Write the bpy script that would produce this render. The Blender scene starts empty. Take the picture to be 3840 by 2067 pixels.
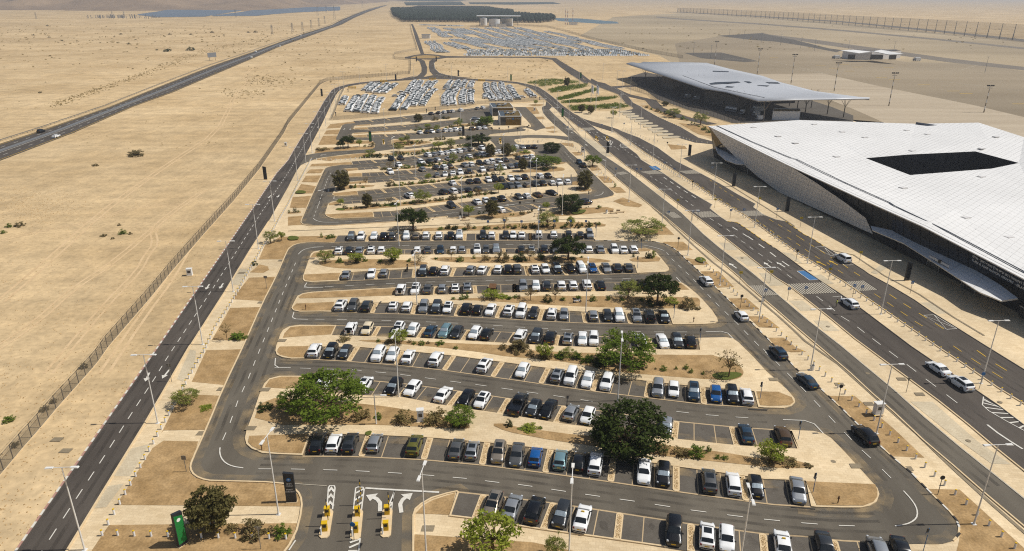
import bpy, bmesh, math, random, re
from mathutils import Vector, Matrix, noise
from mathutils.geometry import tessellate_polygon

# ------------------------------------------------------------------ camera, sky, sun, exposure
sc = bpy.context.scene
COL = sc.collection
RND = random.Random(11)
FPX, PITCH, ROLL, CAMH = 2660.0, math.radians(21.8), math.radians(0.25), 60.0
CX, CY = 1920.0, 1033.5
_f = Vector((0, math.cos(PITCH), -math.sin(PITCH)))
_r0 = Vector((1, 0, 0)); _u0 = Vector((0, math.sin(PITCH), math.cos(PITCH)))
_r = _r0 * math.cos(ROLL) + _u0 * math.sin(ROLL)
_u = _u0 * math.cos(ROLL) - _r0 * math.sin(ROLL)
EYE = Vector((0, 0, CAMH))
cd = bpy.data.cameras.new('camera'); cam = bpy.data.objects.new('camera', cd); COL.objects.link(cam)
cam.matrix_world = Matrix(((_r.x, _u.x, -_f.x, 0), (_r.y, _u.y, -_f.y, 0), (_r.z, _u.z, -_f.z, CAMH), (0, 0, 0, 1)))
cd.sensor_width = 36.0; cd.lens = 36.0 * FPX / 3840.0; cd.clip_start = 1.0; cd.clip_end = 60000.0
sc.camera = cam
SUN_EL, SUN_AZ = math.radians(55), math.radians(2.2)
SUNV = Vector((math.cos(SUN_EL) * math.cos(SUN_AZ), math.cos(SUN_EL) * math.sin(SUN_AZ), math.sin(SUN_EL)))
wd = bpy.data.worlds.new('World'); sc.world = wd; wd.use_nodes = True
nt = wd.node_tree; bg = nt.nodes['Background']; sky = nt.nodes.new('ShaderNodeTexSky')
sky.sky_type = 'NISHITA'; sky.sun_disc = False; sky.sun_elevation = SUN_EL; sky.sun_rotation = math.radians(90 - 2.2)
sky.air_density = 1.0; sky.dust_density = 2.0
nt.links.new(sky.outputs[0], bg.inputs[0]); bg.inputs[1].default_value = 0.07
sl = bpy.data.lights.new('sun', 'SUN'); sl.energy = 4.6; sl.angle = math.radians(0.53); sl.color = (1.0, 0.965, 0.90)
so = bpy.data.objects.new('sun', sl); COL.objects.link(so); so.rotation_euler = SUNV.to_track_quat('Z', 'Y').to_euler()
so.location = (0, 0, 300)
sc.view_settings.view_transform = 'Standard'; sc.view_settings.look = 'None'
sc.view_settings.exposure = -0.1; sc.view_settings.gamma = 1.0; sc.view_settings.use_curve_mapping = False
sc.cycles.max_bounces = 5; sc.cycles.diffuse_bounces = 2; sc.cycles.glossy_bounces = 2
sc.cycles.transparent_max_bounces = 8; sc.cycles.volume_bounces = 0; sc.cycles.use_denoising = False; sc.cycles.filter_width = 1.15

# ------------------------------------------------------------------ photo pixel -> place
CR = {'A': (0, 0, 1.49068), 'L1': (0, 1300, .553), 'M1': (900, 1300, .553), 'R1': (1900, 1300, .553), 'E1': (2800, 1300, .5529),
      'M2': (900, 800, .43256), 'R2': (1900, 800, .43256), 'L2': (0, 500, .649), 'R4': (2000, 280, .46584), 'T6': (2640, 400, .6058),
      'K': (2600, 880, .28842), 'U': (3200, 850, .28842), 'N1': (0, 0, .4969), 'N2': (1280, 0, .4969), 'N3': (2560, 0, .4969),
      'B1': (1080, 440, .24845), 'B2': (1680, 440, .24845), 'C1': (1080, 740, .24845), 'C2': (1680, 740, .24845),
      'S1': (1200, 280, .24845), 'S2': (1800, 280, .24845)}
def src(c, x, y): a = CR[c]; return (a[0] + x * a[2], a[1] + y * a[2])
def ray(px): return _f + _r * ((px[0] - CX) / FPX) - _u * ((px[1] - CY) / FPX)
def W(px, z=0.0):
    d = ray(px); return EYE + d * ((z - CAMH) / d.z)
def proj(v):
    q = v - EYE; w = q.dot(_f); return (CX + FPX * q.dot(_r) / w, CY - FPX * q.dot(_u) / w)
def depth(v): return (v - EYE).dot(_f)
def px(s):
    out = []; c = None
    for t in s.split():
        if ',' in t:
            a, b = t.split(','); out.append(src(c, float(a), float(b)))
        else: c = t
    return out
def gp(s, z=0.0): return [W(p, z) for p in px(s)]
def hz(base, top):                      # height of a point seen at `top` standing over ground pixel `base`
    g = W(base); d = ray(top); k = g.y / d.y
    return CAMH + d.z * k

# ------------------------------------------------------------------ materials
def lin(h):
    f = lambda v: v / 12.92 if v <= .04045 else ((v + .055) / 1.055) ** 2.4
    return tuple(f(int(h[i:i + 2], 16) / 255) for i in (0, 2, 4)) + (1,)
MATS = {}
def mat(name, c1, c2=None, scale=1.0, rough=.85, metal=0.0, bump=0.0, fine=None, fine_amt=.25, spec=.3, coat=0.0, stretch=None, big=None):
    """c1/c2 albedo pair mixed by noise; `fine` adds a grain, `big` a broad mottling"""
    m = bpy.data.materials.new(name); m.use_nodes = True; n = m.node_tree.nodes; L = m.node_tree.links
    b = n['Principled BSDF']; b.inputs['Roughness'].default_value = rough; b.inputs['Metallic'].default_value = metal
    b.inputs['Specular IOR Level'].default_value = spec
    if coat: b.inputs['Coat Weight'].default_value = coat; b.inputs['Coat Roughness'].default_value = .06
    c1 = lin(c1) if isinstance(c1, str) else tuple(c1) + (1,)
    if c2 is None: b.inputs['Base Color'].default_value = c1; MATS[name] = m; return m
    c2 = lin(c2) if isinstance(c2, str) else tuple(c2) + (1,)
    tc = n.new('ShaderNodeTexCoord'); vec = tc.outputs['Object']
    if stretch:
        mp = n.new('ShaderNodeMapping'); mp.inputs['Scale'].default_value = stretch[:3]
        if len(stretch) > 3: mp.inputs['Rotation'].default_value = (0, 0, stretch[3])
        L.new(vec, mp.inputs[0]); vs = mp.outputs[0]
    else: vs = vec
    t = n.new('ShaderNodeTexNoise'); t.inputs['Scale'].default_value = scale; t.inputs['Detail'].default_value = 7; t.inputs['Roughness'].default_value = .6
    L.new(vs, t.inputs['Vector'])
    r = n.new('ShaderNodeValToRGB'); r.color_ramp.elements[0].position = .32; r.color_ramp.elements[1].position = .68
    r.color_ramp.elements[0].color = c1; r.color_ramp.elements[1].color = c2
    L.new(t.outputs[0], r.inputs[0]); col = r.outputs[0]
    for sc_, amt, det in ((fine, fine_amt, 3), (big, .18, 5)):
        if not sc_: continue
        t2 = n.new('ShaderNodeTexNoise'); t2.inputs['Scale'].default_value = sc_; t2.inputs['Detail'].default_value = det
        L.new(vec, t2.inputs['Vector'])
        mr = n.new('ShaderNodeMapRange'); mr.inputs[1].default_value = .3; mr.inputs[2].default_value = .7
        mr.inputs[3].default_value = 1 - amt; mr.inputs[4].default_value = 1 + amt
        L.new(t2.outputs[0], mr.inputs[0])
        mx = n.new('ShaderNodeMix'); mx.data_type = 'RGBA'; mx.blend_type = 'MULTIPLY'; mx.inputs[0].default_value = 1
        L.new(col, mx.inputs[6]); L.new(mr.outputs[0], mx.inputs[7]); col = mx.outputs[2]
        if bump and sc_ == fine:
            bp = n.new('ShaderNodeBump'); bp.inputs['Strength'].default_value = bump; bp.inputs['Distance'].default_value = .1
            L.new(t2.outputs[0], bp.inputs['Height']); L.new(bp.outputs[0], b.inputs['Normal'])
    L.new(col, b.inputs['Base Color']); MATS[name] = m
    return m
def paving(name, c1, c2, w, h, rot=0.0, joint=.8):
    """slab paving: brick joints over a mottled stone colour"""
    m = mat(name, c1, c2, .35, .8, fine=5, fine_amt=.07, big=.06); n = m.node_tree.nodes; L = m.node_tree.links; b = n['Principled BSDF']
    old = b.inputs['Base Color'].links[0].from_socket
    tc = n.new('ShaderNodeTexCoord'); mp = n.new('ShaderNodeMapping'); mp.inputs['Rotation'].default_value = (0, 0, rot); L.new(tc.outputs['Object'], mp.inputs[0])
    br = n.new('ShaderNodeTexBrick'); br.inputs['Scale'].default_value = 1; br.inputs['Brick Width'].default_value = w; br.inputs['Row Height'].default_value = h
    br.inputs['Mortar Size'].default_value = .012; br.inputs['Mortar Smooth'].default_value = .3
    br.inputs['Color1'].default_value = (1, 1, 1, 1); br.inputs['Color2'].default_value = (.88, .86, .83, 1); br.inputs['Mortar'].default_value = (joint * .8, joint * .78, joint * .72, 1)
    L.new(mp.outputs[0], br.inputs['Vector'])
    mx = n.new('ShaderNodeMix'); mx.data_type = 'RGBA'; mx.blend_type = 'MULTIPLY'; mx.inputs[0].default_value = 1
    L.new(old, mx.inputs[6]); L.new(br.outputs[0], mx.inputs[7]); L.new(mx.outputs[2], b.inputs['Base Color']); return m

RDIR = math.radians(9)
m = mat('sand', 'cdb48c', 'b49a72', .02, .95, bump=.35, fine=.9, fine_amt=.13, big=.16, spec=.1)
n = m.node_tree.nodes; L = m.node_tree.links; b = n['Principled BSDF']; col = b.inputs['Base Color'].links[0].from_socket; tc = n.new('ShaderNodeTexCoord')
for sc_, st_, rot, lo, hi in ((1.0, (.012, .22, 1), 0.15, .90, 1.08), (1.0, (.5, .03, 1), .16, .93, 1.05), (.006, (1, 1, 1), 0, .88, 1.1)):   # wind streaks, wheel-worn grain, broad patches
    mp = n.new('ShaderNodeMapping'); mp.inputs['Scale'].default_value = st_; mp.inputs['Rotation'].default_value = (0, 0, rot); L.new(tc.outputs['Object'], mp.inputs[0])
    t = n.new('ShaderNodeTexNoise'); t.inputs['Scale'].default_value = sc_; t.inputs['Detail'].default_value = 6; L.new(mp.outputs[0], t.inputs['Vector'])
    mr = n.new('ShaderNodeMapRange'); mr.inputs[1].default_value = .3; mr.inputs[2].default_value = .7; mr.inputs[3].default_value = lo; mr.inputs[4].default_value = hi; L.new(t.outputs[0], mr.inputs[0])
    mx = n.new('ShaderNodeMix'); mx.data_type = 'RGBA'; mx.blend_type = 'MULTIPLY'; mx.inputs[0].default_value = 1; L.new(col, mx.inputs[6]); L.new(mr.outputs[0], mx.inputs[7]); col = mx.outputs[2]
vo = n.new('ShaderNodeTexVoronoi'); vo.inputs['Scale'].default_value = 1.1; L.new(tc.outputs['Object'], vo.inputs['Vector'])                    # pebbles
mr = n.new('ShaderNodeMapRange'); mr.inputs[1].default_value = .06; mr.inputs[2].default_value = .2; mr.inputs[3].default_value = .72; mr.inputs[4].default_value = 1.0; L.new(vo.outputs['Distance'], mr.inputs[0])
mx = n.new('ShaderNodeMix'); mx.data_type = 'RGBA'; mx.blend_type = 'MULTIPLY'; mx.inputs[0].default_value = 1; L.new(col, mx.inputs[6]); L.new(mr.outputs[0], mx.inputs[7]); L.new(mx.outputs[2], b.inputs['Base Color'])
mat('sand_light', 'cfb48d', 'c2a67e', .15, .95, fine=2, fine_amt=.1, spec=.1)
mat('lot_sand', 'bd9d74', 'ad8d66', .08, .95, bump=.2, fine=1.5, fine_amt=.1, spec=.1)
mat('scrub_soil', 'a58a5e', '937748', .06, .95, fine=.8, fine_amt=.2, spec=.1)
mat('bed_soil', 'ac8f66', '937750', .35, .95, bump=.4, fine=3.5, fine_amt=.17, big=.5, spec=.1)
mat('asphalt', '676054', '585146', .25, .88, bump=.15, fine=9, fine_amt=.10, big=.05, stretch=(1, .15, 1, RDIR))
mat('road_asphalt', '544d45', '48413a', .3, .85, bump=.15, fine=9, fine_amt=.12, big=.07, stretch=(1, .08, 1, RDIR))
mat('terminal_asphalt', '544d45', '463f38', .3, .85, bump=.15, fine=9, fine_amt=.12, big=.09, stretch=(1, .08, 1, -RDIR))
paving('bay_pavers', '645e55', '5a544c', .3, .2, .2, .92)
paving('paving', 'dcc7a3', 'd1ba94', .8, .5, .12)
paving('paving_grey', 'c9bb9f', 'bdae92', .4, .25, .12)
paving('paving_dark', '8d8069', '82755f', .4, .25, .12)
mat('kerb', 'd6bf99', 'cbb28a', 1.5, .85)
mat('paint_white', 'd8d4ca', 'c4beb0', 2.0, .7, fine=14, fine_amt=.12)
mat('line_stone', 'bda683', 'ad9672', 2.0, .8)
mat('paint_worn', 'bdb3a0', 'a99f8c', 2.0, .8, fine=14, fine_amt=.15)
mat('paint_yellow', 'c9a43c', 'b8942f', 2.0, .7)
mat('paint_red', 'b08a7c', 'a27d6f', 2.0, .7)
mat('paint_black', '34322f', '2b2927', 2.0, .7)
mat('paint_blue', '3f6f9e', '38658f', 2.0, .7)
mat('airfield', 'a8977a', '9a896c', .01, .95, fine=.5, fine_amt=.08, big=.004, stretch=(.2, 1.4, 1, .3))
mat('apron', '95866e', '887961', .015, .9, fine=.5, fine_amt=.06, big=.004, stretch=(.25, 1.4, 1, .3))
mat('apron_concrete', 'b5a68e', 'a2927a', .05, .9, fine=.4, fine_amt=.05, stretch=(.15, 1.5, 1, .3))
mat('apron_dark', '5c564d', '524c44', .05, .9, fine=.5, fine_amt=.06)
mat('taxiway', '7b7163', '6f665a', .01, .9, stretch=(.2, 2, 1, .2))
mat('white_metal', 'dcdad4', 'd2d0ca', 1.5, .45)
mat('grey_metal', '8f9296', '83868a', 2, .45, metal=.3)
mat('dark_metal', '2c2f33', '25282b', 2, .45)
mat('galvanised', '8d8a83', '7d7a74', 3, .5, metal=.4)
mat('fence_steel', '6a665f', '5c5852', 3, .6, metal=.2)
mat('plastic_black', '1d1e20', '26282a', 3, .6)
mat('tyre', '17171a', '1f1f22', 4, .9)
mat('rim', '8e9092', '7a7c7e', 4, .35, metal=.7)
mat('glass', (.012, .015, .018), (.02, .024, .028), 1, .12, spec=.3)
mat('yard_white', 'eaeae8', 'e0e0de', .2, .6)
mat('yard_grey', '8f9596', '7c8284', .2, .6)
mat('yard_dark', '34393d', '2b3034', .2, .6)
mat('yard_glass', '2f393e', '3a464b', .3, .6)
mat('sunshade', 'b9c4c9', '98a5ab', 9, .3, metal=.5)
mat('lamp_lens', 'c9cdd0', 'b0b4b8', 6, .15)
mat('tail_red', '7d1a16', '6a1512', 6, .25)
mat('plate', 'd0a92c', 'c49d25', 6, .5)
mat('bark', '6e573f', '57442f', 4, .9)
mat('roof_panel', 'e4e2de', 'dbd9d5', .05, .5, spec=.4)
mat('roof_base', '9c9a97', '92908d', .5, .6)
mat('facade_panel', 'dedad6', 'd4d0cc', .3, .4, spec=.5)
mat('facade_joint', 'bab6b1', 'b0aca7', .5, .5)
mat('dark_glass', (.010, .011, .013), (.016, .017, .02), .3, .12, spec=.6)
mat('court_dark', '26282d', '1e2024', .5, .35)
mat('hangar_roof', 'b4b6b9', 'aaacb0', .04, .45, fine=.3, fine_amt=.04, spec=.5, big=.02)
mat('hangar_wall', '6d675f', '605a53', .3, .8)
mat('bronze', '7a6329', '685222', 1.5, .5, metal=.3, fine=6, fine_amt=.25)
mat('roof_gravel', 'a79877', '978868', 1, .9)
mat('green_sign', '1e7a3a', '1a7035', 2, .5)
mat('sign_blue', '2a6fae', '2562a0', 2, .5)
mat('sign_yellow', 'c7b21f', 'b9a41b', 2, .5)
mat('sign_white', 'e4e4e2', 'd8d8d6', 2, .5)
mat('machine_yellow', 'd9b21c', 'c9a218', 2, .45)
mat('pebble', 'c9ad80', '9b7d52', 6, .9, fine=3, fine_amt=.3)
mat('pebble_pale', 'd9c096', 'b79a6a', 6, .9)
mat('solar', '6f7a86', '66717d', .01, .6, spec=.3)
mat('pond', '4c6a74', '45616c', .02, .25, spec=.6)
mat('hill_rock', '9c8468', '7e6a55', .006, .95, fine=.05, fine_amt=.12, big=.002)
mat('skin', '8f6247', '855a40', 5, .6)
mat('vest', 'c8cf2a', 'bcc31f', 5, .7)
mat('trousers', '8b8170', '7d7464', 5, .8)
mat('cloth_dark', '2a2c33', '22242a', 5, .8)
mat('flag_white', 'dfe2e6', 'd3d7dc', 2, .8)
mat('wood', '6d4d30', '5a3f27', 3, .8)
for k, a, b_ in (('leaf_dark', '303d12', '434f1a'), ('leaf_green', '586c1d', '73842c'), ('leaf_light', '767d38', '94984c'), ('leaf_olive', '5c5830', '736a3e'),
                 ('leaf_dry', '7b6d43', '8f7f52'), ('leaf_yellow', '7b8a2c', '989c3a'), ('leaf_brown', '6f6440', '80724b'), ('scrub_dry', 'a08c5c', 'b39f6c'), ('grass_patch', '5d6a2a', '74783a'), ('palm_far', '2b3a2c', '354536')):
    m = mat(k, a, b_, 2.5, .75, spec=.2); m.node_tree.nodes['Principled BSDF'].inputs['Subsurface Weight'].default_value = 0.0
    n = m.node_tree.nodes; L = m.node_tree.links; tr = n.new('ShaderNodeBsdfTranslucent'); ms = n.new('ShaderNodeMixShader'); ms.inputs[0].default_value = .36
    c = n['Principled BSDF'].inputs['Base Color'].links[0].from_socket
    L.new(c, tr.inputs[0]); L.new(n['Principled BSDF'].outputs[0], ms.inputs[1]); L.new(tr.outputs[0], ms.inputs[2]); L.new(ms.outputs[0], n['Material Output'].inputs[0])
def see_through(name, colour, alpha):
    m = mat(name, colour, rough=.6); n = m.node_tree.nodes; L = m.node_tree.links
    tr = n.new('ShaderNodeBsdfTransparent'); ms = n.new('ShaderNodeMixShader'); ms.inputs[0].default_value = alpha
    L.new(tr.outputs[0], ms.inputs[1]); L.new(n['Principled BSDF'].outputs[0], ms.inputs[2]); L.new(ms.outputs[0], n['Material Output'].inputs[0])
m = see_through('road_dust', 'b59d76', .3); n = MATS['road_dust'].node_tree.nodes; L = MATS['road_dust'].node_tree.links          # blown sand lying along kerbs
t = n.new('ShaderNodeTexNoise'); t.inputs['Scale'].default_value = .35; t.inputs['Detail'].default_value = 6; tc = n.new('ShaderNodeTexCoord'); L.new(tc.outputs['Object'], t.inputs['Vector'])
mr = n.new('ShaderNodeMapRange'); mr.inputs[1].default_value = .42; mr.inputs[2].default_value = .8; mr.inputs[3].default_value = 0; mr.inputs[4].default_value = .55; L.new(t.outputs[0], mr.inputs[0])
L.new(mr.outputs[0], [k for k in n if k.type == 'MIX_SHADER'][0].inputs[0])
m = see_through('tyre_wear', '3d3832', .2); n = MATS['tyre_wear'].node_tree.nodes; L = MATS['tyre_wear'].node_tree.links                 # darker wheel paths and oil
t = n.new('ShaderNodeTexNoise'); t.inputs['Scale'].default_value = .18; t.inputs['Detail'].default_value = 8; tc = n.new('ShaderNodeTexCoord'); L.new(tc.outputs['Object'], t.inputs['Vector'])
mr = n.new('ShaderNodeMapRange'); mr.inputs[1].default_value = .4; mr.inputs[2].default_value = .75; mr.inputs[3].default_value = 0; mr.inputs[4].default_value = .42; L.new(t.outputs[0], mr.inputs[0])
L.new(mr.outputs[0], [k for k in n if k.type == 'MIX_SHADER'][0].inputs[0])
see_through('wire_mesh', '5f5a52', .36)
see_through('wire_mesh_far', '5d5a57', .3)
CARCOL = {'w': ('white', 'e6e6e4'), 'k': ('black', '0d0e10'), 'd': ('dark grey', '2b2e31'), 's': ('silver', 'a2a5a7'), 'g': ('grey', '6b6b69'),
          'b': ('bright blue', '0f4f8c'), 'l': ('pale blue', '86a7ad'), 'y': ('olive green', '5c5a22'), 'n': ('brown', '4a3720'), 'c': ('cream', 'd6c7a8'),
          'a': ('champagne', '9d9181'), 'i': ('slate blue', '22384a')}
for k, (nm, hx) in CARCOL.items():
    mat('car_' + k, hx, rough=.35 if k in 'wc' else .28, metal=.55 if k in 'sgla' else 0.0, spec=.5, coat=.3)

# ------------------------------------------------------------------ objects
def tag(o, label=None, cat=None, group=None, kind=None):
    if label: o['label'] = label
    if cat: o['category'] = cat
    if group: o['group'] = group
    if kind: o['kind'] = kind
    return o
def obj(name, me, parent=None, loc=None, rz=None, scale=None):
    o = bpy.data.objects.new(name, me); COL.objects.link(o)
    if parent: o.parent = parent
    if loc is not None: o.location = loc
    if rz: o.rotation_euler = (0, 0, rz)
    if scale: o.scale = scale
    return o
def empty(name, loc, rz=0.0, scale=None):
    o = obj(name, None, None, loc, rz, scale); o.empty_display_size = .3; return o
class MB:
    """collects simple solids into one mesh; each face keeps a material slot"""
    def __init__(s): s.v = []; s.f = []; s.m = []; s.mats = []; s.cur = 0
    def use(s, name):
        if name not in s.mats: s.mats.append(name)
        s.cur = s.mats.index(name); return s
    def add(s, vs, fs):
        k = len(s.v); s.v += [tuple(v) for v in vs]
        for f in fs: s.f.append(tuple(i + k for i in f)); s.m.append(s.cur)
        return s
    def box(s, c, d, rz=0.0, taper=1.0):
        ca, sa = math.cos(rz), math.sin(rz); vs = []
        for z, t in ((-.5, 1), (.5, taper)):
            for x, y in ((-.5, -.5), (.5, -.5), (.5, .5), (-.5, .5)):
                a, b = x * d[0] * t, y * d[1] * t
                vs.append((c[0] + a * ca - b * sa, c[1] + a * sa + b * ca, c[2] + z * d[2]))
        return s.add(vs, [(3, 2, 1, 0), (4, 5, 6, 7), (0, 1, 5, 4), (1, 2, 6, 5), (2, 3, 7, 6), (3, 0, 4, 7)])
    def tube(s, p, q, r0, r1=None, n=8, caps=True):
        p, q = Vector(p), Vector(q); r1 = r0 if r1 is None else r1
        d = (q - p).normalized(); a = d.orthogonal().normalized(); b = d.cross(a)
        vs = [(o + (a * math.cos(t) + b * math.sin(t)) * r) for o, r in ((p, r0), (q, r1)) for t in [2 * math.pi * i / n for i in range(n)]]
        fs = [(i, (i + 1) % n, n + (i + 1) % n, n + i) for i in range(n)]
        if caps: fs += [tuple(range(n))[::-1], tuple(range(n, 2 * n))]
        return s.add(vs, fs)
    def poly(s, pts, z=None):
        pts = [Vector((p[0], p[1], p[2] if z is None else z)) for p in pts]
        tri = tessellate_polygon([pts]); up = []
        for t in tri:
            a, b, c = (pts[i] for i in t); nz = (b - a).cross(c - a).z
            up.append(tuple(t) if nz >= 0 else (t[0], t[2], t[1]))
        return s.add(pts, up)
    def wall(s, pts, z0, z1, closed=True):
        n = len(pts); vs = [(p[0], p[1], z) for z in (z0, z1) for p in pts]
        return s.add(vs, [(i, (i + 1) % n, n + (i + 1) % n, n + i) for i in range(n if closed else n - 1)])
    def ribbon(s, pts, w, z0, z1=None, off=0.0, closed=False):
        """strip of width w along a polyline; with z1 a raised strip (kerb)"""
        a, b = offset_line(pts, off - w / 2, closed), offset_line(pts, off + w / 2, closed)
        n = len(pts); zt = z0 if z1 is None else z1
        vs = [(p[0], p[1], zt) for p in a] + [(p[0], p[1], zt) for p in b]; m = n if closed else n - 1
        fs = [(n + i, i, (i + 1) % n, n + (i + 1) % n)[::-1] for i in range(m)]
        if z1 is not None:
            vs += [(p[0], p[1], z0) for p in a] + [(p[0], p[1], z0) for p in b]
            fs += [(i, (i + 1) % n, 2 * n + (i + 1) % n, 2 * n + i) for i in range(m)] + [(n + i, n + (i + 1) % n, 3 * n + (i + 1) % n, 3 * n + i)[::-1] for i in range(m)]
            if not closed: fs += [(0, n, 3 * n, 2 * n), (n - 1, 2 * n - 1, 4 * n - 1, 3 * n - 1)]
        return s.add(vs, fs)
    def mesh(s, name, matname=None, smooth=False):
        me = bpy.data.meshes.new(name); me.from_pydata(s.v, [], s.f)
        for mn in (s.mats or [matname]): me.materials.append(MATS[mn])
        if s.mats: me.polygons.foreach_set('material_index', s.m)
        if smooth:
            me.polygons.foreach_set('use_smooth', [True] * len(s.f)); me.set_sharp_from_angle(angle=math.radians(38))
        me.update(); return me
    def build(s, name, matname=None, parent=None, loc=None, rz=None, smooth=False): return obj(name, s.mesh(name, matname, smooth), parent, loc, rz)
def offset_line(pts, d, closed=False):
    out = []; n = len(pts)
    for i, p in enumerate(pts):
        a = pts[(i - 1) % n] if (closed or i > 0) else None
        b = pts[(i + 1) % n] if (closed or i < n - 1) else None
        d1 = Vector((p[0] - a[0], p[1] - a[1])).normalized() if a is not None else None
        d2 = Vector((b[0] - p[0], b[1] - p[1])).normalized() if b is not None else None
        d1 = d1 or d2; d2 = d2 or d1
        n1, n2 = Vector((-d1.y, d1.x)), Vector((-d2.y, d2.x)); m = n1 + n2
        if m.length < .2: m = n1.copy()
        m.normalize(); k = max(.45, m.dot(n1)); out.append((p[0] + m.x * d / k, p[1] + m.y * d / k))
    return out
def area(p): return .5 * sum(p[i][0] * p[(i + 1) % len(p)][1] - p[(i + 1) % len(p)][0] * p[i][1] for i in range(len(p)))
def smooth_line(pts, it=1, closed=False):
    pts = [Vector((p[0], p[1], 0)) for p in pts]
    for _ in range(it):
        q = []; n = len(pts)
        for i in range(n if closed else n - 1):
            a, b = pts[i], pts[(i + 1) % n]; q += [a * .75 + b * .25, a * .25 + b * .75]
        if not closed: q = [pts[0]] + q + [pts[-1]]
        pts = q
    return pts
def inside(p, poly):
    c = False; n = len(poly); j = n - 1
    for i in range(n):
        a, b = poly[i], poly[j]
        if (a[1] > p[1]) != (b[1] > p[1]) and p[0] < (b[0] - a[0]) * (p[1] - a[1]) / (b[1] - a[1]) + a[0]: c = not c
        j = i
    return c
def arc(pts):
    L = [0.0]
    for a, b in zip(pts, pts[1:]): L.append(L[-1] + math.hypot(b[0] - a[0], b[1] - a[1]))
    return L
def along(pts, s, L=None):
    L = L or arc(pts); s = max(0, min(L[-1], s))
    for i in range(len(pts) - 1):
        if s <= L[i + 1] or i == len(pts) - 2:
            t = (s - L[i]) / max(1e-6, L[i + 1] - L[i]); a, b = pts[i], pts[i + 1]
            return Vector((a[0] + (b[0] - a[0]) * t, a[1] + (b[1] - a[1]) * t, 0)), math.atan2(b[1] - a[1], b[0] - a[0])
WORDS = 'first second third fourth fifth sixth seventh eighth ninth tenth eleventh twelfth thirteenth fourteenth fifteenth sixteenth seventeenth eighteenth nineteenth twentieth'.split()
def nth(i):
    i += 1
    return WORDS[i - 1] if i <= 20 else f"{i}{'th' if 10 <= i % 100 <= 20 else {1: 'st', 2: 'nd', 3: 'rd'}.get(i % 10, 'th')}"
ZK = [0]
def zstep(base): ZK[0] = (ZK[0] + 1) % 12; return base + ZK[0] * .0035
def sheet(name, pts, matname, z, parent=None, kind='structure', sm=0):
    if sm: pts = smooth_line(pts, sm, True)
    o = MB().poly(pts, z).build(name, matname, parent)
    if kind and not parent: o['kind'] = kind
    return o
# ------------------------------------------------------------------ desert, hills
g = MB().poly([(-16000, -300), (16000, -300), (16000, 15000), (-16000, 15000)], 0).build('ground', 'sand'); tag(g, kind='structure')
def hill_patch(name, x0, x1, y0, y1, n, m, fn):
    mb = MB(); vs = []
    for j in range(m + 1):
        for i in range(n + 1):
            x, y = x0 + (x1 - x0) * i / n, y0 + (y1 - y0) * j / m
            e = min(1, min(i, n - i) / 3, min(j, m - j) / 3); vs.append((x, y, fn(x, y) * e - 2))
    mb.add(vs, [(j * (n + 1) + i, j * (n + 1) + i + 1, (j + 1) * (n + 1) + i + 1, (j + 1) * (n + 1) + i) for j in range(m) for i in range(n)])
    return tag(mb.build(name, 'hill_rock', smooth=True), kind='structure')
def ridged(x, y, s, seed): return 1 - abs(noise.fractal(Vector((x * s, y * s, seed)), 1, 2, 5))
hill_patch('hills', -6500, -760, 2350, 7500, 120, 100, lambda x, y: max(0, (ridged(x, y, .0016, 3) - .50) * 300 * min(1, (y - 2300) / 700) * min(1, max(.15, (-x - 600) / 1100)) + 4))
hill_patch('low_hill', -470, -60, 2950, 3500, 30, 30, lambda x, y: 2)
hill_patch('spoil_mound', -1420, -1120, 2330, 2560, 26, 20, lambda x, y: max(0, 16 * (1 - ((x + 1270) / 150) ** 2) * (1 - ((y - 2445) / 110) ** 2)) * (.75 + .4 * noise.noise(Vector((x * .03, y * .03, 1)))) + 2)
hill_patch('ridge_far', 2500, 14000, 9800, 14500, 60, 20, lambda x, y: 60 * max(0, ridged(x, y, .0005, 9) - .35))

# ------------------------------------------------------------------ kerbs, markings
unit = {}
def unit_quad(mn):
    if mn not in unit: unit[mn] = MB().add([(-.5, -.5, 0), (.5, -.5, 0), (.5, .5, 0), (-.5, .5, 0)], [(0, 1, 2, 3)]).mesh('marking_' + mn, mn)
    return unit[mn]
def unit_stone(mn):
    k = 's' + mn
    if k not in unit: unit[k] = MB().box((0, 0, 0), (1, 1, 1), 0, .96).mesh('kerb_stone', mn)
    return unit[k]
def mark(parent, p, ang, ln, w, mn='paint_white', z=.14, name='lane_dash'):
    return obj(name, unit_quad(mn), parent, (p[0], p[1], z), ang, (ln, w, 1))
WEAR = MB(); WK = [0]
def wear(line, offs, z, w=.5):
    for o_ in offs: WK[0] += 1; WEAR.ribbon(line, w, z + (WK[0] % 40) * .00012, off=o_)
def dashes(parent, line, on=1.9, off=1.9, w=.12, mn='paint_white', z=.14, start=0.0, far=420, sm=0):
    line = smooth_line(line, sm) if sm else line
    L = arc(line); s = start; rest = MB()
    while s + on < L[-1]:
        p, a = along(line, s + on / 2, L)
        if p.y < far: mark(parent, p, a, on, w, mn, z)
        else:
            c, d = math.cos(a) * on / 2, math.sin(a) * on / 2; e, f = -math.sin(a) * w / 2, math.cos(a) * w / 2
            rest.add([(p.x - c - e, p.y - d - f, z), (p.x + c - e, p.y + d - f, z), (p.x + c + e, p.y + d + f, z), (p.x - c + e, p.y - d + f, z)], [(0, 1, 2, 3)])
        s += on + off
    if rest.f: tag(rest.build('far_lane_dash', mn, parent), kind='stuff')
def solid(parent, line, w=.12, mn='paint_white', z=.142, name='painted_line', sm=0):
    return MB().ribbon(smooth_line(line, sm) if sm else line, w, z).build(name, mn, parent)
def kerb(line, w=.22, z1=.17, closed=False, name='kerb', sm=0, mn='kerb'):
    return tag(MB().ribbon(smooth_line(line, sm, closed) if sm else line, w, 0, z1, 0, closed).build(name, mn), kind='structure')
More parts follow.
